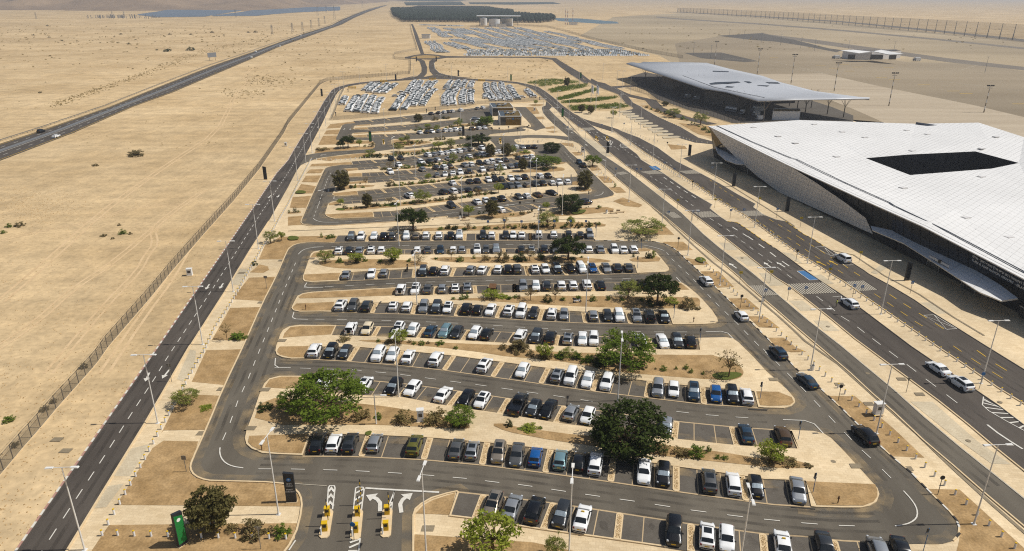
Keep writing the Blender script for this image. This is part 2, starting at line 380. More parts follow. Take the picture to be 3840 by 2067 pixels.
def painted_kerb(name, line, mats, seg=1.0, w=.24, z1=.18, nmax=170, sm=0):
    line = smooth_line(line, sm) if sm else line; L = arc(line); n = int(L[-1] / seg); spots = []
    for i in range(n):
        p, a = along(line, (i + .5) * seg, L); spots.append((depth(p), i, p, a))
    near = set(i for _, i, _, _ in sorted(spots)[:nmax])
    base = MB().ribbon(line, w - .04, 0, z1 - .03).build(name, 'kerb'); tag(base, kind='structure'); rest = MB()
    for d, i, p, a in spots:
        mn = mats[i % len(mats)]
        if i in near: obj('kerb_stone', unit_stone(mn), base, (p.x, p.y, z1 / 2 + .005), a, (seg * .985, w, z1))
        else: rest.use(mn); rest.box((p.x, p.y, z1 / 2 + .005), (seg * .985, w, z1), a)
    if rest.f: tag(rest.build('far_kerb_stone', parent=base), kind='stuff')
    return base
def arrow(parent, p, ang, ln=3.2, kind='s', mn='paint_white', z=.143):
    mb = MB()
    if kind == 's': pts = [(-.5, -.05), (.12, -.05), (.12, -.17), (.5, 0), (.12, .17), (.12, .05), (-.5, .05)]
    else:
        k = 1 if kind == 'l' else -1
        pts = [(-.5, -.06), (-.1, -.06), (.12, .05 * k + 0), (.2, .14 * k), (.32, .06 * k), (.3, .42 * k), (0, .3 * k), (.1, .22 * k), (.0, .12 * k), (-.14, .06), (-.5, .06)]
        if k < 0: pts = [(-.5, -.06), (-.14, -.06), (.0, -.12), (.1, -.22), (0, -.3), (.3, -.42), (.32, -.06), (.2, -.14), (.12, -.05), (-.1, .06), (-.5, .06)]
    pts = [Vector((x * ln, y * ln, 0)) for x, y in pts]
    o = mb.poly(pts, 0).build('painted_arrow', mn, parent); o.location = (p[0], p[1], z); o.rotation_euler = (0, 0, ang); return o
def zebra(parent, quad, n, z=.143, mn='paint_worn', frac=.52):
    """bars running along quad[0]->quad[3]; quad corners: a0, a1 (across the road), b1, b0"""
    a0, a1, b1, b0 = quad; MB().poly([a0, a1, b1, b0], z - .004).build('crossing_base', 'paint_black', parent)
    for i in range(n):
        t0, t1 = i / n, (i + frac) / n
        MB().poly([a0.lerp(a1, t0), a0.lerp(a1, t1), b0.lerp(b1, t1), b0.lerp(b1, t0)], z).build('crossing_bar', mn, parent)
def hatch(parent, line_a, line_b, n, w=.25, mn='paint_white', z=.143):
    La, Lb = arc(line_a), arc(line_b)
    for i in range(n):
        t = (i + .5) / n; a, _ = along(line_a, t * La[-1], La); b, _ = along(line_b, min(1, t + .5 / n) * Lb[-1], Lb)
        if (b - a).length > .3: MB().ribbon([a, b], w, z).build('hatch_bar', mn, parent)
    solid(parent, line_a, .15, mn, z + .002); solid(parent, line_b, .15, mn, z + .002)

# ------------------------------------------------------------------ campus ground and roads
campus = gp("L1 400,1480 455,1387 690,1000 985,520 1285,0 L2 1105,1222 1300,917 1450,668 1553,509 B1 0,1060 140,790 270,575 400,330 530,80 S1 85,640 140,520 240,320 330,222 370,202 385,225 300,370 255,470 150,690 600,680 1000,640 1400,600 1800,545 2300,500 S2 0,455 500,440 800,425 1000,420 1250,500 1400,560 1560,555 2060,555 2290,520 R4 800,255 1000,340 1200,430 1450,530 1440,430 1600,395 T6 400,85 900,80 1981,170 2700,420 2700,1900 E1 2000,1500")
tag(MB().poly(campus, .02).build('campus_paving', 'paving'), kind='structure')
hw_up = gp("A -60,385 0,362 L2 250,-20 N1 830,805 1200,655 1600,498 1900,395 2100,322 2300,252 2500,190 N2 0,150 100,108 200,72 300,46 330,40")
hw_lo = gp("A -60,428 0,405 L2 420,0 N1 1010,805 1300,700 1700,530 1900,446 2100,358 2300,287 2500,214 N2 0,188 100,135 200,92 300,56 345,42")
hwy = tag(MB().poly(hw_up + hw_lo[::-1], .06).build('highway', 'road_asphalt'), kind='structure')
hw_mid = [a.lerp(b, .5) for a, b in zip(hw_up, hw_lo)]
for t, mn, w in ((.06, 'paint_yellow', .25), (.94, 'paint_yellow', .25), (.43, 'paint_white', .2), (.55, 'paint_white', .2)):
    solid(hwy, [a.lerp(b, t) for a, b in zip(hw_up, hw_lo)], w, mn, .075)
for t in (.25, .74): dashes(hwy, [a.lerp(b, t) for a, b in zip(hw_up, hw_lo)], 3, 6, .2, 'paint_white', .078, far=200)
# left perimeter road
lr_l = gp("L1 -60,1620 110,1387 1075,0 L2 1150,890 1345,605 1480,408 1600,230 M4 0,0".replace('M4 0,0', '')) + gp("B1 0,655 70,530 180,345 300,160 400,15 S1 60,405 120,320 175,240 230,205 300,182 420,150 600,122 900,92 1200,70 1350,38 1450,15 1500,0 N2 500,592 575,575 605,545 606,510 590,465 560,447")
lr_r = gp("L1 330,1600 455,1387 690,1000 985,520 1285,0 L2 1105,1222 1300,917 1450,668 1553,509 B1 0,1060 140,790 270,575 400,330 530,80 S1 85,640 140,520 240,320 280,262 330,222 400,193 520,165 700,138 900,118 1100,100 1350,85 N2 560,597 620,585 645,555 648,510 628,460 600,447")
lroad = tag(MB().poly(lr_l + lr_r[::-1], .09).build('perimeter_road', 'road_asphalt'), kind='structure')
painted_kerb('perimeter_road_kerb', lr_l[:-6], ('paint_white', 'paint_red'), 1.1, nmax=190)
kerb(lr_r[:9], name='pavement_kerb')
kerb(lr_r[11:22], name='pavement_kerb')
mid = gp("L1 235,1470 305,1360 475,1100 718,732 893,457 1055,210 L2 960,1310 1210,930 1395,640 1510,460 B1 30,800 120,640 215,480 310,300 400,140 465,20 S1 130,440 200,310 270,235 330,195 480,160 700,130 900,105 1150,88 1300,70")
dashes(lroad, mid, 1.85, 1.8, .13, z=.105)
for s in ("L1 1000,210 L1 990,232", "L1 1125,190 L1 1105,215", "L2 1200,890 L2 1190,905", "L2 1280,885 L2 1270,900", "L2 1558,368 L2 1550,376", "L2 1608,365 L2 1600,374", "B1 360,150 B1 356,157", "B1 452,150 B1 448,157"):
    a, b = gp(s); arrow(lroad, a, math.atan2(b.y - a.y, b.x - a.x), 3.0, z=.106)
# top ring road, neck and cross road
top_o = gp("S1 1750,0 1800,15 1900,30 2100,52 2300,68 2576,80 S2 300,90 560,115 750,155 880,190 980,250 1100,340 1250,470 1400,580 1500,640")
top_i = gp("S1 1350,85 1500,70 1700,68 1900,72 2100,82 2300,92 2576,105 S2 300,112 560,142 700,182 800,232 900,312 1000,402 1090,480 1200,565 1300,650")
tring = tag(MB().poly(top_o + top_i[::-1], .094).build('ring_road', 'road_asphalt'), kind='structure')
painted_kerb('ring_road_kerb', top_o[:-2], ('paint_white', 'kerb'), 1.5, nmax=20); kerb(top_i[1:-2], name='ring_road_kerb')
dashes(tring, [a.lerp(b, .5) for a, b in zip(top_o[1:], top_i[1:])], 2, 3, .15, z=.11, far=300)
neck = tag(MB().poly(gp("N2 665,460 690,450 720,455 700,480 705,520 735,550 800,568 905,583 1000,590 800,592 700,575 668,540 660,500"), .098).build('neck_road', 'road_asphalt'), kind='structure')
kerb(gp("N2 700,475 707,520 740,552 800,570 905,584"), name='neck_road_kerb', mn='paint_white')
cross_u = gp("N2 480,432 560,415 620,408 700,412 790,424 1030,428 1500,430 1620,440 1700,490 1800,548 1880,610")
cross_l = gp("N2 480,442 560,447 700,452 800,437 900,436 1030,436 1490,438 1590,452 1650,505 1740,570 1850,640")
crs = tag(MB().poly(cross_u + cross_l[::-1], .095).build('cross_road', 'road_asphalt'), kind='structure')
tag(MB().poly(gp("N2 520,437 560,424 640,418 730,424 750,434 690,441 580,443"), .13).build('splitter_island', 'scrub_soil'), kind='structure')
far_road = tag(MB().poly(gp("N2 600,410 560,300 535,205 525,183 540,183 575,260 600,330 625,408"), .096).build('far_road', 'road_asphalt'), kind='structure')
east_l = gp("N2 1740,570 1850,640 S2 1560,60 1700,150 1850,215 2000,270 2080,300 2130,352 2200,445 2290,490 2310,520 2200,545 2060,560")
east_r = gp("N2 1800,548 1880,610 S2 1680,60 1780,110 1880,130 2020,200 2120,262 2230,330 2310,430 2450,500 R4 860,262 1000,342 1200,432 1330,510 1450,540 1450,562 1300,548 1180,512 1100,500")
east = tag(MB().poly(east_l + gp("R4 700,300") + east_r[::-1], .097).build('bus_road', 'road_asphalt'), kind='structure')
kerb(east_l[:-2], name='bus_road_kerb'); painted_kerb('bus_road_kerb', east_r[5:13], ('paint_white', 'paint_black'), 1.2, nmax=40)
svc = tag(MB().poly(gp("S2 1980,180 2180,168 2576,150 2576,175 2180,190 2040,215 2010,220"), .0985).build('service_road', 'road_asphalt'), kind='structure')
tag(MB().ribbon(gp("S2 1980,205 2100,262 2200,305 2576,390 R4 1000,268 1200,345 1440,402"), 6.5, .099).build('service_road', 'road_asphalt'), kind='structure')
# bus bays
bus_bays = "745,303 770,322 800,339 835,357 872,377 905,397 945,418 985,441 1022,463 1062,486 1110,508".split()
for i, t in enumerate(bus_bays):
    x, y = map(float, t.split(',')); k = .8 + .035 * i
    pts = [(x - 62 * k, y - 6), (x + 40 * k, y - 10 * k), (x + 58 * k, y - 7 * k), (x + 60 * k, y - 1), (x + 45 * k, y + 4), (x - 55 * k, y + 9 * k)]
    o = MB(); w = [W(src('R4', *q)) for q in pts]; w = w if area(w) > 0 else w[::-1]; o.poly(w, .24).wall(w, 0, .24); tag(o.build('bus_bay_island', 'paving_grey'), kind='structure')

# car park sheets
front_lot = gp("L1 1850,1500 2000,1300 2050,1100 2040,1010 1990,960 1900,925 1500,915 1400,912 1320,880 1290,830 1300,780 1400,560 1520,270 1650,0 M2 190,790 310,560 375,410 400,350 425,305 470,275 540,258 640,253 820,257 C1 755,582 1210,572 2180,558 C2 0,555 1240,548 2185,545 2215,658 2576,660 R2 1000,243 1250,245 1350,262 1420,290 1480,330 1540,390 1640,480 1790,625 2000,830 2250,1080 2543,1387 E1 380,180 480,270 560,345 650,430 750,530 880,655 1000,765 1110,855 1210,960 1300,1050 1380,1130 1420,1180 1440,1230 1435,1280 1400,1320 1330,1340 1150,1340 1085,1342 1180,1560 R1 1500,1460 1090,1362 590,1290 240,1243 M1 1590,1170 1425,1150 1480,992 1470,985 1400,1000 1300,1030 1230,1070 1190,1105 1175,1150 1175,1500")
flot = tag(MB().poly(front_lot, .08).build('front_car_park', 'asphalt'), kind='structure')
kerb(front_lot[:22], name='car_park_kerb', sm=1)
i0 = 29
painted_kerb('car_park_kerb', front_lot[28:57], ('paint_white', 'kerb', 'paint_black'), 1.05, nmax=130)
kerb(front_lot[62:], name='car_park_kerb')
back_lot = gp("C1 320,435 230,412 195,385 200,355 350,0 B1 550,785 575,765 640,745 800,722 975,718 955,672 1255,650 1610,628 1905,588 2225,557 B2 50,480 300,450 380,480 520,420 700,480 740,460 690,395 640,350 B2 100,415 0,400 B1 2300,430 1800,480 1700,470 1300,520 1150,540 1000,550 800,570 620,595 500,610 420,630 350,658 270,690 200,720 100,850 270,575 400,550 600,525 900,505 1150,490 1280,475 1310,455 1320,400 1290,365 1240,350 1130,345 740,345 725,330 730,310 820,125 850,108 900,98 1022,92 990,60 1215,42 1460,18 1700,0 S1 2300,510 2576,490 S2 0,470 170,470 180,530 500,490 690,492 800,600 980,790 990,810 930,820 840,850 800,830 690,800 350,840 B2 640,190 1100,160 1180,190 1160,205 640,255 600,290 900,285 1300,268 1660,280 1850,300 1870,360 1600,318 1200,310 1010,335 1000,360 1040,400 1110,415 1400,410 1480,405 1700,395 1750,430 1850,540 1960,635 2060,720 2200,860 2350,1010 2490,1130 2510,1165 2490,1190 2400,1215 2150,1260 2170,1318 C2 1700,140 1370,175 985,222 800,240 0,320 C1 2400,290 1700,365 700,430")
blot = tag(MB().poly(back_lot, .084).build('rear_car_park', 'asphalt'), kind='structure')
kerb(back_lot[:12], name='rear_car_park_kerb'); kerb(back_lot[-22:-9], name='rear_car_park_kerb'); kerb(back_lot[-5:] + back_lot[:1], name='rear_car_park_kerb')
# terminal roads
w1_l = gp("S2 935,520 955,580 1010,650 1120,755 1250,865 1330,930 R4 316,535 358,552 390,578 449,642 540,717 687,850 860,990 1075,1160 K 0,80 200,230 400,390 600,560 700,660 870,805 1100,1000 1350,1220 E1 700,180 850,320 1000,450 1200,640 1400,810 1640,1020 1960,1290")
w1_r = gp("S2 1045,530 1130,620 1300,770 1500,930 1700,1090 1830,1200 R4 765,785 1190,1115 K 130,0 330,170 550,340 760,500 920,635 1110,800 1300,960 1500,1130 E1 640,0 1000,300 1200,480 1450,690 1700,890 1960,1100")
w1 = tag(MB().poly(w1_l + w1_r[::-1], .1).build('exit_road', 'asphalt'), kind='structure')
tag(MB().poly(gp("S2 1000,402 1090,480 1050,530 935,520 940,490 990,470"), .102).build('exit_road_mouth', 'terminal_asphalt'), kind='structure')
kerb(w1_l[7:], name='exit_road_kerb'); kerb(w1_r, name='exit_road_kerb', mn='paint_worn')
w2_l = gp("S2 1300,650 1480,790 R4 400,440 590,610 760,745 870,815 1000,915 1150,1030 1340,1165 K 350,0 520,130 700,270 900,430 1080,570 1220,655 1400,790 1600,950 1800,1110 2100,1360 E1 1300,370 1500,530 1700,700 1960,910")
w2_r = gp("S2 1500,640 1690,775 1760,830 1850,890 2000,950 2100,1005 2200,1080 2370,1208 R4 870,690 1050,800 1250,940 1440,1050 1420,1080 1500,1145 1560,1185 1640,1195 K 790,0 900,80 1050,175 1250,320 1450,470 1680,630 1890,765 2060,880 E1 1110,0 1300,130 1480,250 1700,400 1960,600")
w2 = tag(MB().poly(w2_l + w2_r[::-1], .104).build('terminal_road', 'terminal_asphalt'), kind='structure')
kerb(w2_l, name='terminal_road_kerb'); kerb(w2_r[:15], name='terminal_road_kerb', mn='paint_worn')
painted_kerb('terminal_road_kerb', w2_r[14:19], ('paint_yellow', 'paint_black', 'paint_yellow'), 1.0); kerb(w2_r[18:], name='terminal_road_kerb', mn='paint_black')
w3_l = gp("R4 640,455 760,530 900,630 1100,750 1300,880 1500,1020 1700,1130 K 1010,0 1200,130 1400,270 1600,390 1800,520 1950,610 2219,800 E1 1290,0 1500,140 1700,280 1960,440")
w3_r = gp("R4 690,450 850,510 1000,590 1150,700 1350,800 1500,880 1650,970 1790,1045 1770,1070 1850,1130 1950,1170 2030,1185 K 1430,0 1550,60 1700,160 1850,250 2040,360 2219,475 T6 1020,1040 1150,1110 1300,1200 1400,1270 E1 1620,0 1960,210")
w3 = tag(MB().poly(w3_l + w3_r[::-1], .106).build('bus_lane_road', 'terminal_asphalt'), kind='structure')
kerb(w3_l, name='bus_lane_kerb'); kerb(w3_r[:12], name='bus_lane_kerb', mn='paint_worn')
painted_kerb('bus_lane_kerb', w3_r[11:15], ('paint_yellow', 'paint_black', 'paint_yellow'), 1.0); kerb(w3_r[14:], name='bus_lane_kerb', mn='paint_black')
link = tag(MB().poly(gp("S2 1440,600 1560,668 1700,712 1900,770 2090,830 2130,850 2090,890 1960,852 1800,803 1640,750 1500,690"), .1085).build('link_road', 'terminal_asphalt'), kind='structure')
# greyer paving bands and dark drain strips beside the roads
for s in ("K 540,290 700,285 870,410 710,415", "K 330,105 500,110 580,200 430,205", "K 850,500 1010,505 1190,660 1000,670", "K 1240,860 1420,860 1590,990 1400,995", "K 1560,1120 1740,1120 1900,1255 1700,1255", "E1 1110,375 1260,375 1560,640 1790,800 1660,795 1400,610",
          "K 1160,230 1290,250 1420,380 1290,330", "K 1520,540 1660,520 1830,640 1680,650", "R4 330,480 560,655 640,660 500,540", "R4 760,860 860,870 1000,990 880,980", "U 380,480 470,520 300,620 230,600", "U 870,990 1000,985 1260,1130 1100,1135", "L1 1290,20 1200,220 1240,240 1320,130 1330,30", "L1 860,700 1020,660 880,880 760,880", "L1 720,950 840,930 720,1090 620,1100", "L2 1320,870 1370,780 1440,790 1390,880"):
    sheet('paving_band', gp(s), 'paving_grey', zstep(.026))
for s, w in (("R4 0,70 60,140 230,330 400,520 540,700 650,770 900,1010 K 0,140 250,360 460,520 700,720 900,890 1100,1060 1300,1240 1450,1387 E1 620,120 900,370 1150,590 1400,830 1650,1060 1960,1330", .5), ("C1 0,512 700,485 1400,455 2000,435 2576,410 C2 0,410 500,392 1340,358 1900,328 2576,310", .35), ("R4 1250,700 1500,840 1900,1090 2100,1220 U -900,180 0,370 400,640 850,880 1300,1180 1700,1420", .45)):
    tag(MB().ribbon(gp(s), w, .075).build('drain_strip', 'paving_dark'), kind='structure')

# ------------------------------------------------------------------ raised islands of the car parks
DUST = MB(); ISL = [0]
def island(name, s, beds=(), z=.24, dirt='bed_soil', top='paving'):
    ISL[0] += 1; z += .006 * (ISL[0] % 6); pts = gp(s); pts = pts if area(pts) > 0 else pts[::-1]
    o = MB(); o.use('kerb'); o.poly(pts, z).wall(pts, 0, z); root = tag(o.build(name), kind='structure')
    inn = offset_line(pts, .22, True)
    for off in (.35, .9): DUST.ribbon(pts, .9 if off < .5 else 1.6, .1235 if off < .5 else .1245, off=-off, closed=True)
    MB().poly([Vector((p[0], p[1], 0)) for p in inn], z + .004).build('island_paving', top, root)
    for b in beds:
        q = gp(b); sheet('planting_bed', smooth_line(q, 1, True) if len(q) > 9 else q, dirt, zstep(z + .01), root)
    return root
island('car_park_island', "M2 865,592 760,598 620,603 560,597 545,580 548,550 600,400 615,360 640,340 690,330 812,321 800,378 C1 1500,880 2576,872 C2 1200,868 2500,872 R2 1155,362 1130,312 1200,308 1260,325 1300,350 1350,410 1405,480 1405,500 1370,515 1130,525 1110,455 800,457 480,460 0,470 M2 2160,472 1830,479 1500,490 1180,503 890,523",
       ("M2 640,352 700,340 800,330 790,375 720,385 610,392", "M2 560,540 870,525 850,586 620,597 568,590 554,570", "M2 680,430 720,420 1000,405 1400,412 1560,425 1640,440 1600,462 1400,482 1180,488 900,490 760,475 690,455", "M2 1640,398 1800,388 2543,390 R2 0,385 480,385 700,395 850,410 920,425 800,437 480,440 0,442 M2 2543,440 2100,440 1800,432 1680,415", "R2 1060,412 1100,395 1300,380 1335,400 1320,425 1200,432 1090,427", "R2 1140,315 1200,312 1250,325 1240,335 1150,340"))
island('car_park_island', "M2 795,862 700,860 520,862 465,850 447,830 455,810 480,760 500,725 540,705 620,690 1000,670 1375,650 1345,727 2050,707 R2 0,697 1290,680 1250,602 1440,605 1520,610 1560,635 1640,700 1700,760 1780,850 1825,920 1830,945 1800,962 1700,970 1440,972 1405,872 662,862 320,842 M2 2285,815 1530,785 840,785",
       ("M2 510,735 545,712 640,697 1360,658 1340,722 900,738 640,745 520,748", "M2 490,792 820,778 793,853 520,856 468,845 458,825", "M2 1800,757 2000,745 2543,728 R2 300,722 700,728 1640,735 1680,760 1670,835 1200,835 700,822 300,802 0,782 M2 2100,768 1850,762", "R2 1440,612 1510,614 1585,672 1440,676"))
island('car_park_island', "M2 560,1268 450,1270 370,1258 320,1235 308,1200 315,1160 350,1060 375,1020 430,990 520,977 835,980 795,1067 1540,1090 2330,1136 R2 425,1160 1290,1190 1675,1194 1660,1090 1900,1085 1960,1095 2010,1130 2150,1270 R1 1760,175 1900,300 1950,360 1955,385 1930,410 1880,425 1750,422 1705,418 1678,310 1330,283 980,245 630,200 290,155 M1 1775,112 1450,70 1110,35 800,10 481,7",
       ("M2 388,1048 440,997 540,987 825,987 788,1062 500,1080 372,1092", "M2 345,1167 598,1162 557,1261 440,1261 350,1240 324,1215 327,1190", "M2 1000,1108 1400,1115 2000,1145 2543,1162 R2 0,1185 400,1212 1000,1234 1800,1242 R1 1400,70 1520,100 1590,150 1610,190 1580,225 1500,240 1300,227 1000,203 700,178 470,122 200,92 0,76 M2 2300,1252 2000,1203 1500,1152 1100,1127", "R1 1692,313 1840,317 1930,352 1946,385 1918,408 1780,413 1717,408"))
island('car_park_island', "M1 425,745 250,738 150,730 80,700 45,670 35,630 45,580 90,460 130,340 165,260 200,225 270,207 445,207 390,300 850,340 1080,347 1410,412 1765,462 R1 330,524 1135,634 1570,680 1970,702 1920,575 E1 290,575 450,582 520,598 570,630 640,700 750,820 840,920 885,970 898,1010 880,1060 830,1090 770,1102 640,1102 470,1097 435,1092 400,920 255,912 120,908 R1 1585,882 1150,822 720,755 300,706 M1 1690,660 1290,626 870,606 475,598",
       ("M1 203,232 280,214 430,214 383,292 300,295 168,285", "M1 148,356 500,370 850,400 1050,425 1190,450 1400,490 1530,540 1570,562 1500,570 1200,553 900,540 85,543", "M1 64,617 466,602 420,735 260,730 150,718 84,688 56,658", "R1 -115,535 0,532 60,556 200,574 400,602 560,617 1000,662 1140,692 1400,717 1750,777 E1 250,762 390,800 450,822 435,836 280,836 130,832 R1 1700,820 1300,780 1000,745 560,680 330,650 170,620 0,588", "E1 402,926 868,946 884,990 883,1030 858,1064 790,1090 640,1091 472,1087"))
# rear car park islands
island('rear_island', "C1 1303,312 700,335 620,315 575,290 560,260 600,130 620,100 660,80 740,70 B1 850,1327 1362,1288 1662,1264 2190,1210 B2 0,1182 650,1124 765,1114 1370,1064 1900,1034 1990,1040 2100,1060 2170,1100 2165,1130 2100,1155 1990,1165 1640,1195 1490,1145 1250,1178 870,1212 500,1262 C2 100,100 C1 2095,155 1550,222 1285,232",
       ("C1 570,270 1275,235 1290,308 720,330 640,312 590,290", "C1 625,100 740,75 780,100 760,130 615,135", "C1 700,205 760,175 1000,160 1700,90 2576,20 B2 370,1175 640,1140 B2 800,1165 500,1190 0,1250 C1 2576,60 1700,150 1300,190 1000,212 800,220", "B2 1880,985 1960,975 2000,1020 1950,1035 1870,1030", "B2 1930,1080 2080,1085 2170,1100 2150,1125 2020,1140 1930,1120"))
island('rear_island', "B1 1062,1183 760,1200 700,1195 665,1175 680,1150 710,1060 730,1010 905,985 1200,962 1205,1007 1590,974 1980,957 B2 0,907 450,857 930,797 1290,767 1540,737 1780,690 1900,790 1960,890 1930,905 1620,925 1550,890 1200,895 860,930 495,948 115,980 B1 2150,1018 1780,1052 1395,1090 1042,1122",
       ("B1 675,1160 1035,1122 1055,1178 760,1195 700,1190", "B1 730,1015 1190,965 1200,1000 750,1035", "B1 740,1050 1000,1035 1310,1038 1290,1055 1050,1075 760,1120 720,1105", "B1 1500,1050 1700,1020 2300,965 B2 0,930 400,890 700,870 700,885 300,925 0,950 B1 2200,1000 1700,1045 1520,1060", "B2 900,840 1100,815 1250,790 1500,765 1700,765 1770,790 1740,820 1500,835 1200,845 950,855", "B2 1530,700 1740,690 1790,700 1640,730"))
island('rear_island', "B1 1120,907 920,910 905,880 905,800 845,795 870,785 1043,773 1065,810 1408,782 1780,759 2410,680 B2 80,674 500,612 830,557 1000,520 1050,560 1240,500 1310,540 1300,640 1250,602 970,622 405,698 75,738 B1 2145,773 1800,805 1445,832 1118,850",
       ("B1 915,862 1112,852 1115,903 925,905", "B1 870,790 1040,778 1058,806 900,825", "B1 1400,800 1560,785 2100,735 2500,690 B2 300,635 600,590 760,585 700,610 350,665 0,715 B1 2200,760 1700,800", "B2 780,590 960,565 1130,520 1260,540 1250,560 1080,585 900,610"))
# rental section islands
island('rental_island', "B1 1220,193 1000,190 985,178 1005,140 1050,125 1245,110 1250,125 1700,85 2576,10 2576,35 1770,120 1435,142 1195,160", ("B1 1000,168 1190,160 1212,188 1010,187", "B1 1020,138 1060,126 1240,113 1240,130 1020,145"))
island('rental_island', "B1 1198,312 1010,312 965,285 960,265 990,245 1640,205 1650,220 2230,175 B2 0,140 200,105 700,75 800,70 830,150 560,158 180,185 B1 2230,215 1735,252 1455,265 1190,270", ("B1 970,285 1185,272 1192,308 1015,308", "B1 985,250 1630,208 1640,222 1000,262", "B1 1880,210 2300,180 B2 0,150 200,110 600,110 600,135 200,140 0,165 B1 2300,200"))
island('rental_island', "B1 1560,350 1600,335 1760,350 2200,320 B2 0,310 250,290 290,310 0,365 B1 2170,400 1950,440 1740,462 1600,455 1565,420", ("B1 1575,360 1700,345 2150,375 2160,395 1950,430 1740,452 1610,445 1575,415",))

island('kiosk_island', "S2 180,560 330,545 500,490 560,560 700,690 770,775 765,800 640,778 360,838 185,835", ())
# dirt patches of the verges (flush with the paving)
for s in ("L1 790,1075 1035,690 1110,640 1345,645 1310,760 1285,850 1320,890 1410,918 1900,930 2030,1010 2040,1085", "L1 740,1212 2015,1200 1985,1310 1900,1420 600,1420", "L1 1095,590 1170,440 1230,325 1490,335 1395,565 1110,570", "L1 1300,240 1400,25 1645,20 1525,262", "L2 1250,1255 1400,1248 1340,1387 1180,1387", "L2 1225,1195 1330,1010 1510,1005 1430,1200",
          "L2 1340,960 1440,835 1590,830 1525,970", "L2 1445,805 1500,758 1548,770 1555,790 1520,808", "L2 1495,730 1530,650 M2 350,205 830,195 820,252 540,256 470,272 420,300 395,350 370,400 170,402", "B1 25,1369 70,1210 350,1185 285,1369", "B1 100,1160 200,1010 420,1040 375,1150", "B1 210,980 270,885 500,880 440,985", "B1 270,850 330,790 540,785 500,845", "B1 330,745 360,708 960,678 970,715 620,740", "B1 400,640 620,600 1150,545 1500,555 1680,520 2500,450 2500,470 1700,560 1200,600 700,640 650,662", "B1 400,545 430,470 700,455 1310,440 1300,470 1150,485 900,500", "B1 455,420 530,280 740,275 730,335 745,350 1220,355 1290,370 1310,395 1020,405", "B1 540,260 580,200 785,185 750,262", "B1 580,172 640,105 1000,65 1015,88 850,105 810,125 790,160",
          "C1 0,430 0,295 225,282 190,365 200,400 230,415", "C1 0,255 0,220 200,215 195,240", "R2 1350,250 1530,248 1615,320 1480,325", "R2 1540,385 1620,400 1700,385 1755,450 1620,450", "R2 1660,505 1840,505 1970,640 1790,648", "R2 1905,740 2080,738 2195,835 2000,835", "R2 2090,895 2240,897 2370,998 2190,990", "R2 2255,1090 2420,1090 2543,1200 2380,1200", "E1 40,-60 250,-60 320,0 410,38 300,40", "E1 560,335 735,338 1000,560 1205,755 985,745 760,530", "E1 1215,965 1445,972 1960,1440 1400,1480 1440,1320 1450,1240 1420,1170 1300,1045", "R4 640,1020 720,990 880,1050 850,1070 740,1060", "R4 790,1290 850,1240 1060,1220 1135,1290", "R4 600,910 700,905 750,950 670,955", "R4 520,820 600,820 660,870 570,872", "R4 440,735 500,730 550,770 470,775", "R4 310,625 390,622 400,650 340,652", "R4 215,550 320,555 330,585 250,570",
          "R4 20,345 90,340 80,360 30,360", "R4 100,430 160,415 180,430 120,435", "R4 100,460 160,452 205,462 160,470", "S2 720,460 760,450 930,445 970,455 900,480 800,475", "S2 690,490 840,488 900,590 790,600", "S2 820,640 940,635 990,675 880,675", "S2 970,800 1110,785 1140,815 1000,820", "R4 860,250 1000,245 1100,290 1270,345 1240,375 1100,350", "R4 1170,390 1440,420 1445,500 1330,480",
          "M1 1200,1125 1240,1080 1310,1042 1400,1012 1460,995 1428,1143 1190,1133", "M1 1185,1275 1989,1330 R1 600,1420 M1 1800,1480 1180,1480", "C2 -20,1040 -20,1041 -19,1042".replace('-20,1040 -20,1041 -19,1042', '0,435 400,445 900,400 1500,378 2000,380 2290,388 2385,415 2370,440 2000,462 1400,495 900,492 300,505 0,500'), "C1 1500,500 2000,475 2576,440 2576,500 1900,515", "C2 0,330 480,260 1300,215 1100,290 600,330 300,300", "C2 1290,290 1700,200 2050,160 2400,150 2510,175 2480,215 2200,245 1850,280 1450,298", "C1 0,600 500,590 745,590 700,680 350,685 180,700 0,760", "R4 1080,560 1220,575 1240,600 1110,605"):
    if s: sheet('planting_bed', gp(s), 'bed_soil', zstep(.03))
for s in ("C1 0,600 120,598 175,625 150,655 0,662", "B1 100,1160 130,1120 220,1115 290,1140 240,1162", "C1 700,205 760,172 860,190 860,218", "C1 1450,115 1700,90 1690,155 1520,160", "R2 1620,400 1690,385 1740,425 1680,440", "M1 850,590 900,580 885,615 850,612", "R1 1390,190 1560,180 1610,205 1500,243 1400,225", "C2 1850,210 2100,195 2060,250 1880,275", "R1 60,560 210,560 190,585 80,583"):
    sheet('grass_patch', smooth_line(gp(s), 2, True), 'grass_patch', zstep(.33))
for pl, k in ((front_lot, 1), (back_lot[:16], 0)): DUST.ribbon(pl, 1.5, .0965, off=(.6 if area(pl) > 0 else -.6), closed=bool(k))
tag(DUST.build('blown_dust', 'road_dust'), 'thin blown sand lying along the car park kerbs', 'dust', None, 'stuff')
